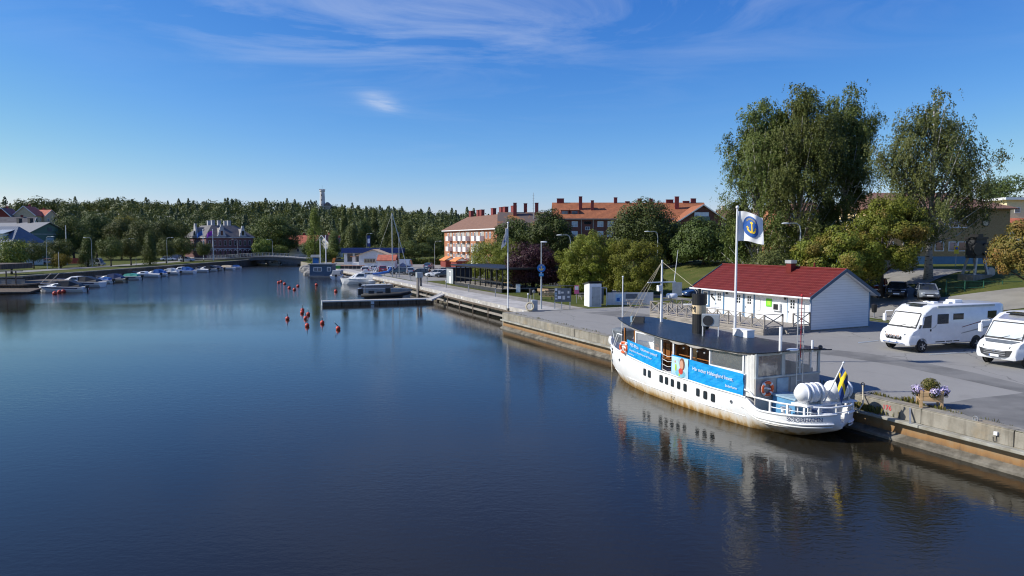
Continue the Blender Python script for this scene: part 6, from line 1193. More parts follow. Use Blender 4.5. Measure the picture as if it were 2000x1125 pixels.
MB().box(-.3, 5.4, -.4, 5.4, -.2, .35).build('pontoon', 'oldwood', fh); MB().box(0, 5.1, 0, 5, .35, 2.9).build('wall', 'floatblue', fh); MB().box(-.25, 5.35, -.3, 5.3, 2.9, 3.12).build('roof', 'cover', fh); MB().box(-.03, 0, .0, 5, .4, 2.88).build('side_cladding', 'floatlight', fh)
window(fh, 1.8, 1.9, 1.9, .95, ax='r', glass='glassblue', n=2); window(fh, 4.4, 1.9, .9, .95, ax='r', n=1); window(fh, 2.5, 1.9, 2.2, .9, y=-.03, ax='y', n=2, glass='glasslight')
for px, yt, lab in ((626, 466, 'left of the two white poles behind the blue floating hut'), (637, 459, 'right of the two white poles behind the blue floating hut')): t = thing('flag_pole', lab, 'flagpole', P(px, 526, QZ), 0, 'white poles by the hut'); MB().cyl((0, 0, 0), (0, 0, D(px, yt, P(px, 526, QZ).y).z-QZ), .14, .09).build('pole', 'white', t); MB().cyl((0, 0, 0), (0, 0, .3), .3).build('foot', 'concrete', t)
nb = thing('roofed_notice', 'small roofed blue notice board near the bridge', 'notice board', P(617, 519, QZ), 0); MB().box(-.8, .8, -.05, .05, .3, 2.2).build('board', 'signblue', nb); MB().poly([(-1.3, -.8, 2.3), (1.3, -.8, 2.3), (1.3, 0, 3), (-1.3, 0, 3)], .08).build('roof', 'cover', nb); MB().poly([(-1.3, .8, 2.3), (1.3, .8, 2.3), (1.3, 0, 3), (-1.3, 0, 3)], .08).build('roof', 'cover', nb)
for x in (-.9, .9): MB().cyl((x, 0, 0), (x, 0, 2.5), .06).build('post', 'oldwood', nb)
hd = thing('hedge', 'clipped green hedge along the back of the parking lot', 'hedge', Vector((xp(775, 214), 214, QZ)), 0); hr = np.random.default_rng(3); n_ = 5000; pp = np.stack([hr.uniform(0, 12, n_), hr.uniform(-.8, .8, n_), hr.uniform(.1, 1.7, n_)], 1); inst('foliage', leaf_mesh('foliage', 'lf_light', pp, np.tile([[0, -.6, .6]], (n_, 1)), np.full(n_, .35), hr), hd); MB().box(.3, 11.7, -.5, .5, 0, 1.4).build('core', 'hedge', hd)
hd2 = thing('hedge', 'dark clipped hedge left of the brick flats', 'hedge', Vector((xp(838, 208), 208, QZ)), 0); inst('foliage', leaf_mesh('foliage', 'lf_row', pp*np.array([.5, 1, 1.15]), np.tile([[0, -.6, .6]], (n_, 1)), np.full(n_, .35), hr), hd2); MB().box(.2, 5.8, -.5, .5, 0, 1.5).build('core', 'hedge', hd2)
# dark blue hut and pergola cafe
hut = thing('blue_hut', 'dark blue hut with pale door end beside the parking lot', 'hut', ST(10.7, 45.4), QA); MB().box(0, 3.2, 0, 3.3, 0, 2.5).build('wall', 'shedblue', hut); MB().box(-.15, 3.4, -.2, 3.5, 2.5, 2.62).build('roof', 'black', hut); MB().box(-.04, -.005, .05, 3.25, .05, 2.48).build('end_cladding', 'lampgrey', hut); dr = MB().box(-.07, -.04, 1.0, 1.9, .05, 2.1).build('door', 'white', hut); MB().box(-.08, -.07, 1.25, 1.65, 1.2, 1.9).build('door_pane', 'glass', dr)
pg = thing('pergola', 'black timber cafe pergola with flat roof on a low deck', 'pergola', ST(10.2, 24.5), QA)
for k in range(9): MB().box(0, .1, k*2.1, k*2.1+2.06, 0, .5).build('fascia_panel', 'dark', pg)
for k in range(10):
    for x in (.12, 5.4): MB().box(x, x+.14, k*2.06, k*2.06+.14, .5, 3.1).build('post', 'black', pg)
    if k < 9:
        MB().box(.14, .22, k*2.06+.14, k*2.06+2.06, 1.25, 1.45).build('rail', 'black', pg)
for k in range(19): MB().box(.0, 5.6, k*1.0+.02, k*1.0+.95, .45, .52).build('deck_board', 'oldwood', pg)
MB().box(-.5, 6.0, -.4, 19.4, 3.1, 3.3).build('roof', 'black', pg)
for k, (x, y) in enumerate(((1.5, 2), (3.2, 3.8), (1.6, 6), (3.4, 8), (1.6, 10.2), (3.3, 12.5))):
    p = ST(10.2+x, 24.5+y, QZ+.52); t = thing('cafe_table', ['wooden cafe table at the near end of the pergola', 'wooden cafe table second from the near end of the pergola', 'wooden cafe table third inside the pergola', 'wooden cafe table fourth inside the pergola', 'wooden cafe table fifth inside the pergola', 'wooden cafe table deepest inside the pergola'][k], 'table', p, QA, 'pergola tables'); MB().box(-.6, .6, -.4, .4, .7, .75).build('table_top', 'newwood', t)
    for sx in (-.5, .5):
        for sy in (-.3, .3): MB().box(sx-.03, sx+.03, sy-.03, sy+.03, 0, .7).build('leg', 'black', t)
# ------------------------------------------------------------------ street lamps, flagpoles, signs
def lamp(label, px, Y, ytop, arm=-1, z=None, ln=1.6):
    X = (px-1000)/1400*Y; z0 = zt(X, Y) if z is None else z; h = D(px, ytop, Y).z-z0; t = thing('street_lamp', label, 'street lamp', Vector((X, Y, z0)), 0, 'street lamps')
    MB().tube([(0, 0, 0), (0, 0, h*.5), (0, 0, h-.8), (arm*.12, 0, h-.25), (arm*.45, 0, h), (arm*ln*.7, 0, h)], [q*(1 if Y < 130 else .75) for q in (.09, .075, .06, .055, .05, .045)], 7).build('pole', 'lampgrey', t); MB().sphere((arm*ln, 0, h-.02), (.45, .16, .1) if Y < 130 else (.4, .14, .09)).build('lamp_head', 'lamphead' if Y < 130 else 'lampgrey', t, smooth=True); return t
for a in (('curved street lamp above the purple tree', 1114, 104, 459, -1), ('curved street lamp in front of the birch group', 1562, 76, 436, -1), ('street lamp before the dark trees behind the willows', 1284, 108, 452, -1), ('street lamp at the left of the brick flats', 849, 196, 471, 1), ('street lamp left of the big round tree by the lot', 716, 226, 456, 1), ('street lamp above the third bank tree', 180, 178, 464, -1), ('street lamp above the fifth bank tree', 266, 192, 466, -1), ('street lamp by the seventh bank tree', 327, 202, 464, 1), ('street lamp beside the first bank tree', 92, 163, 462, 1), ('street lamp at the customs house corner', 465, 246, 467, -1), ('street lamp over the right end of the bridge', 533, 250, 468, -1)): lamp(*a)
for px, Y, yt, yb, lab in ((131, 195, 440, 478, 'tall white pole in front of the large trees at left'), (115, 160, 492, 520, 'thin post on the left bank lawn')):
    X = (px-1000)/1400*Y; t = thing('post', lab, 'pole', Vector((X, Y, zt(X, Y))), 0); MB().cyl((0, 0, 0), (0, 0, D(px, yt, Y).z-zt(X, Y)), .12 if px > 120 else .05, .1 if px > 120 else .04).build('pole', 'offwhite', t)
def anchor_parts(t, fn, mt='yellow', s=1., lay=.012):
    # anchor emblem in a unit disc, mapped by fn(x, y, layer)
    def poly(pts, nm='anchor'): MB().poly([fn(x*s, y*s, lay) for x, y in pts]).build(nm, mt, t)
    poly([(-.07, .42), (.07, .42), (.09, -.5), (-.09, -.5)]); poly([(-.2, .56), (0, .70), (.2, .56), (.14, .42), (-.14, .42)])
    for g in (1, -1):
        arc = [(g*.62*math.cos(a), -.15+.5*math.sin(a)*-1) for a in np.linspace(.05, 1.5, 8)]; inn = [(g*.42*math.cos(a), -.15-.30*math.sin(a)) for a in np.linspace(1.5, .05, 8)]; poly(arc+inn)
        poly([(g*.75, -.05), (g*.55, .12), (g*.32, -.12)])
# left flagpole with limp flag
def pole(label, loc, h, r=.075): t = thing('flag_pole', label, 'flagpole', loc, 0, 'quay flagpoles'); MB().cyl((0, 0, 0), (0, 0, h), r, r*.62, 10).build('pole', 'white', t); MB().sphere((0, 0, h+.08), .1).build('finial', 'white', t, smooth=True); MB().cyl((0, 0, 0), (0, 0, .25), .16).build('foot', 'concrete', t); return t
pl = P(992, 607, QZ); hp = D(993, 437, pl.y).z-QZ; pole('white flagpole with a limp flag at the quay corner', pl+Vector((0, 0, .01)), hp)
def limp(u, v): q = 1-v; return pl+Vector((-.08-.62*u*(.25+q*.75)+.06*math.sin(8*u+5*q), .14*math.sin(9*u+3*q), hp-QZ+QZ-.3-q*1.5-u*.85*(.35+.65*q)))
fl = flag('limp_flag', 'white flag with blue anchor emblem hanging limp at the quay corner', limp, 16, 12)
MB().poly([Vector(limp(.5+.24*math.cos(a), .42+.2*math.sin(a)))+Vector((.0, -.16, 0)) for a in np.linspace(0, 6.1, 14)]).build('emblem', 'flagblue', fl); MB().grid([[Vector(limp(u, .32+.26*k/4))+Vector((0, -.19, 0)) for u in (.42, .52)] for k in range(5)]).build('anchor', 'yellowflag', fl)
# right flagpole standing on the quay behind the ship
pr = ST(.75, -31.55); hr_ = D(1441, 408, pr.y).z-QZ; pole('tall white flagpole with flying flag behind the ship roof', pr+Vector((0, 0, .01)), hr_, .085)
def fly(u, v): return pr+Vector((.08+1.22*u, -.62*u+.10*math.sin(6*u+2*v)+.06*math.sin(11*u-3*v), hr_-.12-(1-v)*1.7-.36*u+.06*math.sin(5*u)+(.22*u*(1-v))))
fr = flag('harbour_flag', 'white flag with blue shield and yellow anchor flying over the ship', fly)
def onfly(x, y, lay): q = Vector(fly(.5+x*.30-.03*y, .52+y*.36)); return q+Vector((-.01, -.018-lay, 0))
MB().grid([[onfly(r_*math.cos(a), r_*math.sin(a), .012) for a in np.linspace(0, 2*math.pi, 25)] for r_ in (.02, .3, .6, .85, 1.0)]).build('emblem', 'blue', fr); anchor_parts(fr, lambda x, y, l: onfly(x, y-.08, .035), 'yellow', .85)
o = text('emblem_text', 'GÄSTHAMN', .26, 'yellowflag', fr, (0, 0, 0), (0, 0, 0), depth=0.)
for v in o.data.vertices: a = math.pi/2-v.co.x*1.25; rr = .72+v.co.y*.9; v.co = onfly(rr*math.cos(a), rr*math.sin(a), .03)
# lamp post with anchor sign
lp = P(1057, 604, QZ); hl = D(1056, 474, lp.y).z-QZ; t = thing('harbour_lamp', 'grey lamp post carrying a round blue anchor sign', 'street lamp', lp+Vector((0, 0, .015)), 0)
MB().cyl((0, 0, 0), (0, 0, hl*.45), .095, .085).cyl((0, 0, hl*.45), (0, 0, hl), .065, .05).build('pole', 'lampgrey', t); MB().sphere((.25, 0, hl+.05), (.36, .15, .09)).build('lamp_head', 'lamphead', t, smooth=True)
zc = D(1054, 524, lp.y).z-QZ; sg = MB().lathe([(0, 0), (.42, 0), (.42, .03), (0, .03)], 28, (0, -.13, zc), 'y').build('sign', 'signblue', t); anchor_parts(sg, lambda x, y, l: Vector((x*.38, -.135-l*.3, zc+y*.38-.02)), 'yellow', .85)
o = text('sign_text', 'GÄSTHAMN', .1, 'yellow', sg, (0, 0, 0), (0, 0, 0), depth=0.)
for v in o.data.vertices: a = math.pi/2-v.co.x*2.9; rr = .335+v.co.y; v.co = (rr*math.cos(a), -.14, zc+rr*math.sin(a))
zs = D(1054, 537, lp.y).z-QZ; s2 = MB().box(-.23, .23, -.12, -.09, zs-.14, zs+.14).build('lower_sign', 'lightblue', t); text('sign_text', 'Kommun', .09, 'white', s2, (0, -.125, zs+.04), (rad(90), 0, 0), depth=.001)
def signpost(label, px, py, h, w, hh, mt, back=None, z=QZ, txt=None):
    p = P(px, py, z); t = thing('road_sign', label, 'sign', Vector((p.x, p.y, zt(p.x, p.y))), 0); MB().cyl((0, 0, 0), (0, 0, h), .04).build('pole', 'steel', t); MB().box(-w/2, w/2, -.06, -.03, h-hh, h).build('panel', mt, t); return t
t = signpost('pink and white notice on a thin post by the lawn', 1126, 592, 2.0, .5, .95, 'pink'); MB().box(-.2, .2, -.066, -.06, 1.5, 1.9).build('notice', 'white', t)
t = signpost('grey rear of a large sign beside the road behind the ship mast', 1322, 590, 2.3, 1.1, 1.5, 'lampgrey', z=1.6)
t = signpost('yellow and blue no-parking sign before the tan brick building', 1866, 531, 2.6, .55, .95, 'yellow', z=4.6); MB().lathe([(0, 0), (.2, 0), (.2, .02), (0, .02)], 16, (0, -.09, 2.33), 'y').build('disc', 'red', t); MB().lathe([(0, 0), (.15, 0), (.15, .02), (0, .02)], 16, (0, -.1, 2.33), 'y').build('disc_centre', 'signblue', t)
for px, py, lab in ((1707, 622, 'black litter bin on a post right of the house gable'), (1260, 582, 'black litter bin on a post under the round willows'), (1037, 585, 'black litter bin on a post beside the rope box')):
    t = thing('litter_bin', lab, 'litter bin', P(px, py, QZ), 0, 'litter bins'); MB().cyl((0, 0, 0), (0, 0, .7), .045).build('post', 'steel', t); MB().lathe([(.14, .55), (.2, .6), (.25, 1.25), (.2, 1.3), (.02, 1.36)], 12).build('bin', 'black', t)
# notice board, rope box, huts, benches
t = thing('notice_board', 'grey harbour notice board covered with papers on the quay', 'notice board', P(1099, 604, QZ)+Vector((0, 0, .015)), rad(2)); MB().box(-.85, .85, -.05, .05, .75, 2.15).build('board', 'cover', t)
for x in (-.8, -.1, .75): MB().cyl((x, .07, 0), (x, .07, 1.8), .045).build('leg', 'galv', t)
rr_ = random.Random(4)
for x, z, w, h in ((-.68, 2.0, .2, .24), (-.7, 1.6, .22, .2), (-.36, 1.72, .24, .36), (-.68, 1.38, .2, .16), (-.68, 1.08, .22, .18), (-.34, 1.2, .34, .3), (-.04, 1.7, .26, .18), (.1, 1.18, .26, .38), (.58, 1.72, .18, .24), (.58, 1.25, .24, .18)): MB().box(x-w/2, x+w/2, -.058, -.051, z-h/2, z+h/2).build('paper', rr_.choice(['offwhite', 'white', 'boxtop', 'glasslight']), t)
t = thing('service_pillar', 'grey electricity cabinet with a coiled rope hung on it', 'cabinet', P(1043, 607, QZ)+Vector((0, 0, .015)), rad(20)); MB().box(-.3, .3, -.25, .25, 0, 1.05).build('cabinet', 'lampgrey', t, bevel=.02)
cr = thing('rope_coil', 'thick tan mooring rope coiled against the grey cabinet', 'rope', P(1034.5, 608.5, QZ)+Vector((0, 0, .5)), rad(-18)); cr.rotation_euler = (rad(-14), 0, rad(-18))
for k in range(5): MB().torus((.02*k, -.06*k+.1, 0), .42-.035*(k % 3), .05, 'y', 22, 6).build('loop', 'creamrope', cr)
t = thing('life_ring_post', 'thin post with grey round box beside the cabinet', 'post', P(1043, 601, QZ)+Vector((0, .6, 0)), 0); MB().cyl((0, 0, 0), (0, 0, 1.55), .03).build('post', 'steel', t); MB().sphere((0, 0, 1.65), (.18, .12, .2)).build('box', 'cover', t)
oh = thing('outhouse', 'narrow white outhouse with slanted dark roof by the white fence', 'outhouse', P(1151, 599.5, QZ)+Vector((0, 0, .01)), rad(14)); MB().box(0, 1.35, 0, 1.6, 0, 2.45).build('wall', 'white', oh); MB().poly([(-.15, -.15, 2.62), (1.5, -.15, 2.62), (1.5, 1.8, 2.3), (-.15, 1.8, 2.3)], .07).build('roof', 'dark', oh); dd = MB().box(.28, 1.25, -.03, .0, .1, 2.1).build('door', 'lampgrey', oh); MB().box(.35, .38, -.05, -.03, .9, 1.05).build('handle', 'dark', dd); MB().box(.26, 1.27, -.05, -.03, 2.1, 2.16).build('lintel', 'white', oh)
wf = thing('white_fence', 'white board fence with posters behind the picnic table', 'fence', P(1186, 597, QZ), rad(4))
for k in range(9): MB().box(k*.56, k*.56+.55, -.03, .03, .08, 1.42).build('fence_panel', 'offwhite', wf)
MB().box(.9, 1.75, -.045, -.031, .4, 1.25).build('poster', 'photo_sky', wf); MB().box(1.0, 1.35, -.05, -.046, .5, .85).build('poster', 'signblue', wf); MB().box(2.0, 3.3, -.045, -.031, .75, 1.28).build('poster', 'cover', wf)
MB().tube([(-1.2, 1.2, 1.95), (-.1, -.05, 1.9), (-.1, -.05, 0)], .05).build('gate_frame', 'white', wf); MB().box(-1.3, -.2, 1.0, 1.06, .1, 1.9).build('gate_back', 'cover', wf)
def picnic(label, px, py, rz, z=QZ):
    p = P(px, py, z); t = thing('picnic_table', label, 'picnic table', p+Vector((0, 0, .015)), rz, 'picnic tables')
    for k in range(4): MB().box(-.95, .95, -.36+k*.18, -.36+k*.18+.165, .72, .76).build('top_board', 'oldwood', t)
    for y in (-.75, .75): MB().box(-.95, .95, y-.13, y+.13, .43, .47).build('seat_board', 'oldwood', t)
    for x in (-.65, .65):
        for s in (1, -1): MB().bar((x, s*.25, .72), (x, s*.68, 0), .05, .1).build('leg', 'oldwood', t)
        MB().box(x-.03, x+.03, -.85, .85, .35, .43).build('cross_beam', 'oldwood', t)
picnic('grey picnic table on the asphalt before the white fence', 1240, 600, rad(5)); picnic('picnic table on the lawn left of the outhouse', 1143, 585, rad(10)); picnic('picnic table half hidden behind the notice board', 1076, 578, rad(20))
def bench(label, px, py, rz):
    t = thing('park_bench', label, 'bench', P(px, py, QZ), rz, 'benches on the lawn')
    for k in range(3): MB().box(-.8, .8, -.25+k*.15, -.25+k*.15+.12, .42, .46).build('seat_slat', 'newwood', t)
    for k in range(2): MB().box(-.8, .8, .24, .28, .6+k*.16, .73+k*.16).build('back_slat', 'newwood', t)
    for x in (-.6, .6): MB().box(x-.03, x+.03, -.2, .25, 0, .42).build('leg', 'dark', t)
bench('wooden bench on the lawn left of the notice board', 1068, 586, rad(185)); bench('wooden bench in the shade behind the first bench', 1062, 577, rad(150))
t = thing('white_cabinet', 'small white cabinet beside the pergola end', 'cabinet', P(1012, 571, QZ), 0); MB().box(-.3, .3, -.25, .25, 0, 1.1).build('casing', 'white', t, bevel=.02); MB().box(-.33, .33, -.28, .28, 1.1, 1.15).build('lid', 'lampgrey', t)
t = thing('rail_fence', 'grey rail fence across the lawn behind the notice board', 'fence', P(1058, 576, QZ), rad(3))
for k in range(3): MB().box(k*2.4, k*2.4+.1, -.05, .05, 0, 1.25).build('post', 'oldwood', t)
MB().box(0, 4.9, -.04, .04, 1.12, 1.24).build('rail', 'oldwood', t)
for i, tt in enumerate(np.arange(9, 96, 9.5)):
    p = ST(edge_s(tt)+2.2, tt); t = thing('bollard_light', 'low grey post on the walkway, number %s from the quay corner' % ('one', 'two', 'three', 'four', 'five', 'six', 'seven', 'eight', 'nine', 'ten')[i], 'post', p, QA, 'posts along the walkway'); MB().cyl((0, 0, 0), (0, 0, .95), .07).build('post', 'steel', t); MB().cyl((0, 0, .95), (0, 0, 1.1), .11).build('cap', 'glassblue' if i % 3 else 'white', t)
# planter with flowers on the near quay
pb = thing('flower_planter', 'square wooden planter on legs with lilac flowers on the quay', 'planter', P(1822, 797, QZ)+Vector((0, .25, .02)), rad(-20))
for k in range(2): MB().box(-.42, .42, -.42, .42, .28+k*.2, .47+k*.2).build('box_board', 'newwood', pb, bevel=.01)
for x in (-.38, .38):
    for y in (-.38, .38): MB().box(x-.05, x+.05, y-.05, y+.05, 0, .72).build('leg', 'newwood', pb)
rg = np.random.default_rng(8); n_ = 900; d_ = unit(rg, n_); pp = d_*np.array([.38, .36, .28])*rg.uniform(.5, 1, (n_, 1))+np.array([0, 0, .92]); inst('foliage', leaf_mesh('foliage', 'weed', pp, d_, np.full(n_, .09), rg, -.3), pb)
for c in ((-.5, -.25), (.1, -.5), (.48, -.15), (.55, .2), (-.45, .2)):
    n_ = 220; d_ = unit(rg, n_); pp = d_*np.array([.24, .2, .2])*rg.uniform(.4, 1, (n_, 1))+np.array([c[0], c[1], .70]); inst('flower_bunch', leaf_mesh('flower_bunch', 'flowers', pp, d_, np.full(n_, .075), rg), pb); pp2 = pp+np.array([0, .02, -.08]); inst('leaves', leaf_mesh('leaves', 'leafdark', pp2[:140], d_[:140], np.full(140, .1), rg), pb)
n_ = 300; d_ = unit(rg, n_); pp = d_*np.array([.34, .34, .14])*rg.uniform(.4, 1, (n_, 1))+np.array([0, 0, .38]); inst('flowers', leaf_mesh('flowers', 'flowerpink', pp, d_, np.full(n_, .09), rg), fp)
t = thing('shrub_planter', 'yellow-green shrub in a planter on the quay behind the ship', 'planter', ST(4.4, -19.5), QA); MB().box(-.5, .5, -.5, .5, 0, .5).build('box', 'oldwood', t); n_ = 1400; d_ = unit(rg, n_); pp = d_*np.array([.75, .75, .5])*rg.uniform(.5, 1, (n_, 1))+np.array([0, 0, .8]); inst('foliage', leaf_mesh('foliage', 'lf_willow', pp, d_, np.full(n_, .12), rg), t)
# old machine behind a green fence, shed
mc = thing('old_machine', 'black cast-iron machine on splayed legs displayed behind the green fence', 'machine', cz(1905, 72)-Vector((0, 0, .05)), rad(15))
for s in (-1, 1):
    for y in (-.5, .5): MB().bar((s*.95, y*1.5, -.2), (s*.4, y, 2.2), .16, .2).build('leg', 'steel', mc)
    MB().lathe([(.55, 0), (.62, 0), (.62, .14), (.55, .14)], 16, (s*.55, -.8, 2.9), 'y').build('flywheel', 'black', mc)
MB().box(-.65, .65, -.6, .6, 2.0, 3.9).build('frame', 'dark', mc); MB().box(-.75, .75, -.7, .7, 3.9, 4.1).build('top_plate', 'black', mc); MB().box(-.3, .3, -.5, .5, 4.1, 4.4).build('head', 'black', mc); MB().box(-1.2, 1.2, -.9, .9, -.3, .35).build('base', 'concrete', mc); MB().lathe([(.02, 0), (.5, 0), (.5, .3), (.02, .3)], 18, (1.5, -.5, .55), 'y').build('gear', 'steel', mc)
gf = thing('mesh_fence', 'green wire mesh fence with posts before the old machine', 'fence', cz(1850, 68)-Vector((0, 0, .1)), rad(-4))
for k in range(5):
    x = k*1.7; MB().cyl((x, 0, 0), (x, 0, 1.45), .05).build('post', 'fencegreen', gf)
    if k < 4:
        for z in (.2, .8, 1.4): MB().cyl((x, 0, z), (x+1.7, 0, z), .022, n=5).build('rail', 'fencegreen', gf)
        w_ = MB()
        for q in range(1, 14): w_.cyl((x+q*.12, 0, .15), (x+q*.12, 0, 1.4), .006, n=3)
        for q in range(10): w_.cyl((x, 0, .2+q*.125), (x+1.7, 0, .2+q*.125), .006, n=3)
        stuff(w_.build('wire_mesh', 'fencegreen', gf))
sd = thing('wooden_shed', 'small grey wooden shed with flat dark roof behind the parked cars', 'shed', cz(1740, 84)-Vector((0, 0, .1)), rad(-6))
for k in range(9): MB().box(k*.32, k*.32+.31, 0, .05, 0, 2.0).build('board', 'oldwood', sd)
MB().box(0.02, 2.86, .06, 2.6, 0, 1.98).build('wall', 'plaster', sd); MB().box(-.2, 3.1, -.25, 2.8, 2.0, 2.18).build('roof', 'dark', sd)
# left terrace, slip and steps
tr = thing('timber_terrace', 'weathered timber terrace with railings at the left edge of the river', 'terrace', Vector((-86.6, 118, 0)), 0)
MB().box(-8, 5.6, 0, 16, -2, 1.1).build('base_wall', 'timber', tr); MB().box(-8, 6.1, -.3, 16, 1.1, 1.35).build('deck', 'timber', tr)
for k in range(9): MB().box(-8+k*1.6, -8+k*1.6+.14, -.1, .05, 1.35, 3.6).build('post', 'timber', tr); MB().box(-8+k*1.6, -8+k*1.6+1.5, -.06, .0, 1.4, 2.2).build('rail_panel', 'oldwood', tr)
MB().box(-8, 6, -.12, .04, 3.5, 3.65).build('top_rail', 'oldwood', tr); MB().box(-8, 6, -.1, .0, 2.5, 2.6).build('mid_rail', 'oldwood', tr); MB().box(-8, 1, 2, 10, 3.7, 4.6).build('screen', 'timber', tr)
MB().poly([(-8, -6, .1), (9, -3, .1), (9, 0, .5), (-8, 0, .5)], .25).build('slipway', 'timber', tr)
for k in range(5): MB().box(6.2, 7.6, 4+k*.5, 4.5+k*.5, .2+k*.3, .4+k*.3).build('step', 'oldwood', tr)
for x in (6.2, 7.6): MB().bar((x, 4, 1.2), (x, 7, 2.9), .08).build('stair_rail', 'oldwood', tr)
# flags by the customs house
for px, mt, nm, lab in ((398, 'blue', 'flag', 'blue flag on the left pole before the customs house'), (417, 'purple', 'flag', 'purple flag on the right pole before the customs house')):
    p = cz(px, 236); h = D(px-4, 449, 236).z-p.z; t = thing('flag_pole', 'white flagpole carrying the %s flag before the customs house' % ('blue' if mt == 'blue' else 'purple'), 'flagpole', p, 0, 'poles by the customs house'); MB().cyl((0, 0, 0), (0, 0, h), .16, .1).build('pole', 'white', t); MB().sphere((0, 0, h+.1), .18).build('finial', 'white', t)
    flag('flag', lab, lambda u, v, p=p, h=h: p+Vector((-.15-1.7*u, .3*math.sin(5*u+v), h-.3-(1-v)*1.5-1.1*u*u)), 10, 6, mt)
# ------------------------------------------------------------------ boats, pontoons, buoys
def boat(label, loc, rz, L=6., B=2.2, hull='white', style='cuddy', top='tarpblue', group='boats along the left bank', ob=True, strp=None, name='motor_boat'):
    t = thing(name, label, 'boat', loc, rz, group); H = .28+L*.085; rings = []
    for f in (0, .1, .35, .6, .8, .92, 1.0):
        b = B/2*(1-max(0, (f-.5)/.5)**2.2*.96); z = H*(.86+.26*f); x = -L/2+L*f
        rings.append([(x, b, z), (x-.02*L*f, b*.9, z*.5), (x-.05*L*f, b*.55, -.12), (x-.05*L*f, -b*.55, -.12), (x-.02*L*f, -b*.9, z*.5), (x, -b, z)])
    MB().loft(rings).build('hull', hull, t)
    if strp: MB().loft([[(r[0][0], r[0][1]+.015, r[0][2]*.72), (r[0][0], r[0][1]+.015, r[0][2]*.92), (r[0][0], r[5][1]-.015, r[0][2]*.92), (r[0][0], r[5][1]-.015, r[0][2]*.72)] for r in rings[1:6]], cap=False).build('stripe', strp, t)
    MB().tube([(r[0][0], r[0][1], r[0][2]) for r in rings]+[(r[5][0], r[5][1], r[5][2]) for r in rings[::-1]], .05, 5).build('rubbing_strake', 'offwhite' if hull != 'offwhite' else 'dark', t)
    zc = H*1.02
    if style in ('cuddy', 'cabin', 'flybridge'):
        hh = {'cuddy': .55, 'cabin': .95, 'flybridge': 1.2}[style]; x0, x1 = -L*.02, L*.34
        MB().loft([[(x0-.2, s*B*.42, zc) for s in (1, -1)]+[(x0-.1, s*B*.36, zc+hh) for s in (-1, 1)], [(x1*.55, s*B*.40, zc) for s in (1, -1)]+[(x1*.3, s*B*.33, zc+hh) for s in (-1, 1)], [(x1, s*B*.28, zc+.02) for s in (1, -1)]+[(x1-.2, s*B*.22, zc+.14) for s in (-1, 1)]]).build('cabin', 'white', t)
        for s in (1, -1): MB().poly([(x0-.05, s*B*.405, zc+hh*.4), (x1*.45, s*B*.385, zc+hh*.38), (x1*.25, s*B*.35, zc+hh*.85), (x0, s*B*.372, zc+hh*.85)], .02, (0, s, 0)).build('cabin_window', 'glass', t)
        MB().loft([[(x1*.62, s*B*.36, zc+hh*.35) for s in (1, -1)], [(x1*.3, s*B*.31, zc+hh*.98) for s in (1, -1)]], closed=False).build('windscreen', 'glass', t)
    else:
        MB().loft([[(L*.12, s*B*.4, zc) for s in (1, -1)], [(L*.02, s*B*.36, zc+.5) for s in (1, -1)]], closed=False).build('windscreen', 'glass', t)
        MB().poly([(L*.14, B*.4, zc), (L*.46, .1, zc+.08), (L*.46, -.1, zc+.08), (L*.14, -B*.4, zc)], .03).build('foredeck', 'offwhite', t)
    if top:
        MB().loft([[(-L*.44, s*B*.40, zc) for s in (1, -1)]+[(-L*.40, s*B*.3, zc+.35) for s in (-1, 1)], [(-L*.2, s*B*.43, zc) for s in (1, -1)]+[(-L*.2, s*B*.33, zc+(.95 if style != 'open' else .55)) for s in (-1, 1)], [(.06*L, s*B*.42, zc+.02) for s in (1, -1)]+[(.0, s*B*.34, zc+(.9 if style != 'open' else .5)) for s in (-1, 1)]]).build('canopy', top, t)
    if style == 'flybridge':
        MB().box(-L*.25, L*.02, -B*.36, B*.36, zc+1.2, zc+1.32).build('flybridge_deck', 'white', t); MB().loft([[(L*.06, s*B*.36, zc+1.3) for s in (1, -1)], [(-L*.02, s*B*.33, zc+1.9) for s in (1, -1)]], closed=False).build('fly_windscreen', 'glasslight', t); MB().tube([(-L*.2, B*.34, zc+1.3), (-L*.26, B*.3, zc+2.3), (-L*.26, -B*.3, zc+2.3), (-L*.2, -B*.34, zc+1.3)], .05).build('radar_arch', 'white', t)
    if ob: MB().box(-L/2-.55, -L/2-.05, -.22, .22, H*.7, H*.7+.5).build('outboard', 'black', t, bevel=.06); MB().box(-L/2-.4, -L/2-.2, -.06, .06, -.1, H*.7).build('outboard_leg', 'dark', t)
    MB().tube([(L*.2, B*.38, zc), (L*.22, B*.37, zc+.4), (L*.44, B*.14, zc+.48), (L*.47, 0, zc+.48), (L*.44, -B*.14, zc+.48), (L*.22, -B*.37, zc+.4), (L*.2, -B*.38, zc)], .025, 5).build('pulpit', 'alu', t); return t
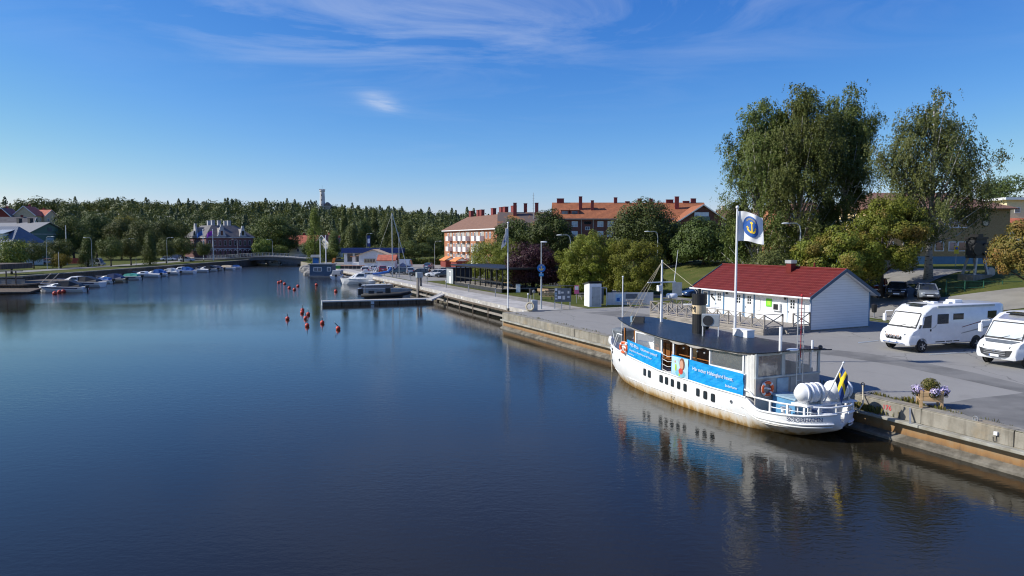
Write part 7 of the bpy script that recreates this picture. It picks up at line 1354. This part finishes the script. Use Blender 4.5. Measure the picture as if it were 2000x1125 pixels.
bl = [(116, 571, 7.4, 2.4, 'white', 'cuddy', 'black', 'low white speedboat with black outboard nearest the slipway', 'navy', True), (150, 561, 8.6, 2.8, 'white', 'cabin', 'black', 'dark-striped white cabin cruiser second from the slipway', 'navy', False), (192, 554, 4.8, 2, 'white', 'open', 'tarpblue', 'small open boat under a bright blue tarpaulin', None, True), (211, 552, 6.4, 2.3, 'tan', 'cuddy', 'navy', 'beige motorboat with dark canopy beside the small blue-tarped boat', None, True), (243, 547, 6.2, 2.3, 'white', 'open', 'tarpgreen', 'white boat under a green tarpaulin', 'navy', True), (281, 542, 6.4, 2.4, 'white', 'cuddy', None, 'white motorboat with bare windscreen right of the green tarpaulin', None, True), (301, 540, 5.6, 2.3, 'white', 'cuddy', 'tarpblue', 'white motorboat with blue side canopy', None, True), (326, 537, 5.6, 2.2, 'white', 'cuddy', 'offwhite', 'white boat with pale cover left of the tall cabin boat', None, True), (354, 535, 6.4, 2.5, 'white', 'cabin', 'tarpblue', 'tall white cabin boat with blue canopy', None, False), (382, 532, 6.5, 2.3, 'white', 'open', None, 'long low white open boat', None, True), (402, 530, 5.4, 2.2, 'white', 'cuddy', 'black', 'white boat with black canopy', None, True), (417, 529, 5, 2.0, 'offwhite', 'open', 'navy', 'small boat under a dark cover', None, True), (434, 527.5, 6.4, 2.4, 'white', 'open', 'tan', 'boat under a tan cover near the bridge', None, False), (454, 525.5, 4.4, 1.8, 'white', 'open', 'tarpblue', 'small boat with light blue cover nearest the bridge', None, False)]
for px, py, L, B, hu, stl, tp, lab, stp, ob in bl:
    p = P(px, py, 0); boat(lab, Vector((p.x, p.y+.8, 0)), rad(176+((px*7) % 11)), L, B, hu, stl, tp, strp=stp, ob=ob)
p = P(516, 520, 0); boat('small white boat moored under the bridge arch', Vector((p.x, 250, 0)), rad(160), 5, 2, 'white', 'cuddy', 'offwhite', group='boats under the bridge'); p = P(498, 519, 0); boat('small dark boat in the shade under the bridge', Vector((p.x, 251, 0)), rad(170), 4.2, 1.7, 'tan', 'open', None, group='boats under the bridge')
G = 'boats at the right jetty'
p = P(651, 546, 0); boat('white and blue cruiser seen from astern beside the blue hut', Vector((p.x, p.y+3.5, 0)), rad(100), 7.5, 2.7, 'white', 'cabin', 'cover', G, True, 'floatlight')
p = P(700, 556, 0); boat('large white flybridge cruiser with canvas top', Vector((p.x+.9, p.y+1.4, 0)), rad(178), 9.6, 3.2, 'white', 'flybridge', 'offwhite', G, False)
p = P(733, 566, 0); boat('open aluminium workboat with twin engines behind the inflatable', Vector((p.x+1, p.y+1, 0)), rad(6), 7.0, 2.3, 'alu', 'open', None, G, True); p = P(792, 566, 0); boat('low blue and white dinghy near the service post', Vector((p.x, p.y+1.2, 0)), rad(176), 5.0, 1.8, 'white', 'open', 'tarpblue', G, False)
# sailing boat with furled blue sail
p = P(752, 557, 0); sb = thing('sailing_boat', 'white sailing boat with tall mast and blue furled sail cover', 'sailing boat', Vector((p.x+.6, p.y+1.5, 0)), rad(10), G); rings = []
for f in (0, .1, .35, .6, .8, .93, 1.0): b = 1.25*(.72 if f == 0 else 1)*(1-max(0, (f-.45)/.55)**2*.97); z = .85+.3*f; x = -4+8*f; rings.append([(x, b, z), (x, b*.85, z*.4), (x, b*.4, -.2), (x, -b*.4, -.2), (x, -b*.85, z*.4), (x, -b, z)])
MB().loft(rings).build('hull', 'white', sb); MB().loft([[(-1.2, s*.8, .95) for s in (1, -1)]+[(-1.1, s*.7, 1.4) for s in (-1, 1)], [(1.9, s*.55, 1.05) for s in (1, -1)]+[(1.6, s*.45, 1.35) for s in (-1, 1)]]).build('cabin', 'white', sb)
mh = D(752, 416, p.y+1.5).z; mst = MB().cyl((.6, 0, 1), (.6, 0, mh), .10, .075).build('mast', 'galv', sb); MB().tube([(.4, 0, 3.3), (-.2, 0, 2.5), (-1.6, 0, 2.25), (-3.2, 0, 2.1)], [.32, .28, .24, .14], 8).build('sail_cover', 'blue', sb)
MB().cyl((1.9, 0, 1.0), (1.9, 0, D(765, 453, p.y+1.5).z), .07, .05).build('mizzen_mast', 'galv', sb); MB().cyl((4.0, 0, 1.1), (.65, 0, mh-.1), .07).build('forestay', 'galv', sb)
for q in ((.6, 1.1, 1), (.6, -1.1, 1), (-4, 0, 1)): MB().cyl(q, (.6, 0, mh-.1), .012, n=4).build('shroud', 'steel', sb)
MB().tube([(-3.9, 1, .9), (-3.9, 1, 1.6), (-3.9, -1, 1.6), (-3.9, -1, .9)], .025).build('pushpit', 'alu', sb)
# black inflatable
p = P(752, 583, 0); rb = thing('inflatable_boat', 'black rigid inflatable with console lying behind the floating pontoon', 'inflatable boat', Vector((p.x, p.y+1.2, 0)), rad(4), G)
MB().tube([(-3.6, 1, .45), (0, 1.05, .48), (2, .9, .55), (3.3, .3, .75), (3.5, 0, .8), (3.3, -.3, .75), (2, -.9, .55), (0, -1.05, .48), (-3.6, -1, .45)], [.22, .28, .28, .25, .22, .25, .28, .28, .22], 8).build('tube', 'rubber', rb, smooth=True); MB().box(-3.2, 2.4, -.8, .8, .05, .4).build('floor', 'dark', rb); MB().box(-.1, .6, -.45, .45, .4, 1.5).build('console', 'black', rb); MB().box(-1.4, -.5, -.4, .4, .4, 1.0).build('seat', 'dark', rb)
for y in (-.35, .35): MB().box(-4.1, -3.5, y-.22, y+.22, .5, 1.4).build('outboard', 'black', rb, bevel=.06)
MB().tube([(-3.2, .7, .5), (-3.1, .6, 1.9), (-3.1, -.6, 1.9), (-3.2, -.7, .5)], .04).build('arch', 'steel', rb); MB().box(-2.6, -1.8, -.3, .3, .4, 1.1).build('gear_bag', 'dark', rb)
p = P(748, 575, 0); bg_ = thing('work_barge', 'grey flat work barge moored behind the black inflatable', 'barge', Vector((p.x, p.y+1.8, 0)), rad(3), G); MB().box(-4.2, 4.6, -1.1, 1.1, -.2, .8).build('hull', 'steel', bg_); MB().box(-4.25, 4.65, -1.15, 1.15, .8, .88).build('deck_edge', 'alu', bg_); MB().box(-4.22, -4.2, -.9, .9, .1, .7).build('ramp', 'lampgrey', bg_); MB().box(-3.8, 4.2, -.9, .9, .88, .9).build('deck', 'dark', bg_)
# floating pontoon with gangway and service post
A_, B_ = P(630, 597.5, 0), P(848, 591.5, 0); dv = B_-A_; pn = thing('floating_pontoon', 'long floating pontoon with pale deck edge lying across the harbour', 'pontoon', A_, math.atan2(dv.y, dv.x)); LP = dv.length
for k in range(6): MB().box(k*LP/6+.02, (k+1)*LP/6-.02, 0, 2.2, .42, .55).build('deck_section', 'walk', pn); MB().box(k*LP/6+.05, (k+1)*LP/6-.05, .06, 2.14, -.3, .42).build('float', 'timber', pn)
MB().box(-.06, LP+.05, -.08, .04, .5, .62).build('edge_beam', 'offwhite', pn); MB().box(-.06, .02, -.05, 2.25, -.1, .6).build('end_plate', 'lampgrey', pn); MB().box(LP*.42, LP*.45, -.1, -.03, .05, .45).build('ladder', 'glasslight', pn)
g0 = P(838, 586, .6); g1 = ST(4.5, 30, 1.55); gw = thing('gangway', 'narrow pale gangway from the walkway down to the pontoon', 'gangway', Vector((0, 0, 0)), 0); MB().bar(g0, g1, .9, .12).build('deck', 'walk', gw)
q = (g1-g0).cross(Vector((0, 0, 1))).normalized()*.48
for s in (1, -1): MB().bar(g0+q*s, g1+q*s, .06, .2).build('side_beam', 'offwhite', gw)
p = P(819, 575, .3); sv = thing('service_post', 'tall timber mooring post with a grey cap box by the jetty', 'post', Vector((p.x, p.y, -1)), QA)
for x in (-.28, .28):
    for y in (-.28, .28): MB().cyl((x, y, 0), (x*.85, y*.85, 3.9), .13, n=7).build('pile', 'oldwood', sv)
MB().box(-.45, .45, -.45, .45, 3.9, 4.7).build('cap_box', 'lampgrey', sv)
# buoys
def buoy(label, px, py, r=.25, grp='red mooring buoys in the river', tilt=0., oar=True):
    p = P(px, py+1.2, 0); t = thing('mooring_buoy', label, 'buoy', Vector((p.x, p.y, 0)), px*.3, grp); MB().sphere((0, 0, r*.55), r, 12, 8).build('float', 'buoy', t, smooth=True)
    if oar: MB().cyl((0, 0, r*1.45), (tilt*.3, 0, r*1.45+.32), .035, .03).build('stem', 'dark', t); MB().torus((tilt*.35, 0, r*1.45+.38), .08, .012, 'x', 10, 4).build('eye', 'steel', t)
bb = [(561.5, 623, 'leftmost of the front cluster of red buoys', 0), (591, 606, 'farthest red buoy of the front cluster'), (590, 611, 'red buoy just before the farthest of the front cluster'), (602, 614, 'red buoy right of the farthest pair in the front cluster'), (597, 622, 'red buoy in the middle of the front cluster'), (600, 636.5, 'red buoy nearest below the middle of the front cluster'), (629.5, 631, 'red buoy alone left of the rightmost buoy'), (660.5, 642.5, 'rightmost and nearest red buoy, its stem leaning right', 1.)]
for b in bb: buoy(b[2], b[0], b[1], .225, tilt=b[3] if len(b) > 3 else 0.)
far = [(544, 552, 'first far red buoy, at the left of the string'), (549, 550, 'far red buoy touching the first of the string'), (556, 554.5, 'third far red buoy in the string'), (565, 562.5, 'fourth far red buoy in the string'), (575, 566, 'nearest far red buoy of the string'), (582, 559, 'far red buoy at the right of the string'), (618, 556.5, 'red buoy in front of the blue hut'), (656, 569, 'red buoy left of the floating pontoon boats'), (107, 574, 'first of four red buoys by the slipway'), (116, 571.5, 'second of four red buoys by the slipway'), (124, 570, 'third of four red buoys by the slipway'), (131, 567.5, 'last of four red buoys by the slipway'), (171, 564, 'lone red buoy off the cabin cruiser'), (197, 553, 'red buoy behind the small open boat'), (204, 552, 'red buoy second behind the small open boat'), (213, 551, 'red buoy off the beige motorboat'), (241, 547.5, 'red buoy under the green tarpaulin boat')]
for a in far: buoy(a[2], a[0], a[1], .28 if a[0] > 400 else .34, 'small red buoys farther off', 0, a[0] > 400)
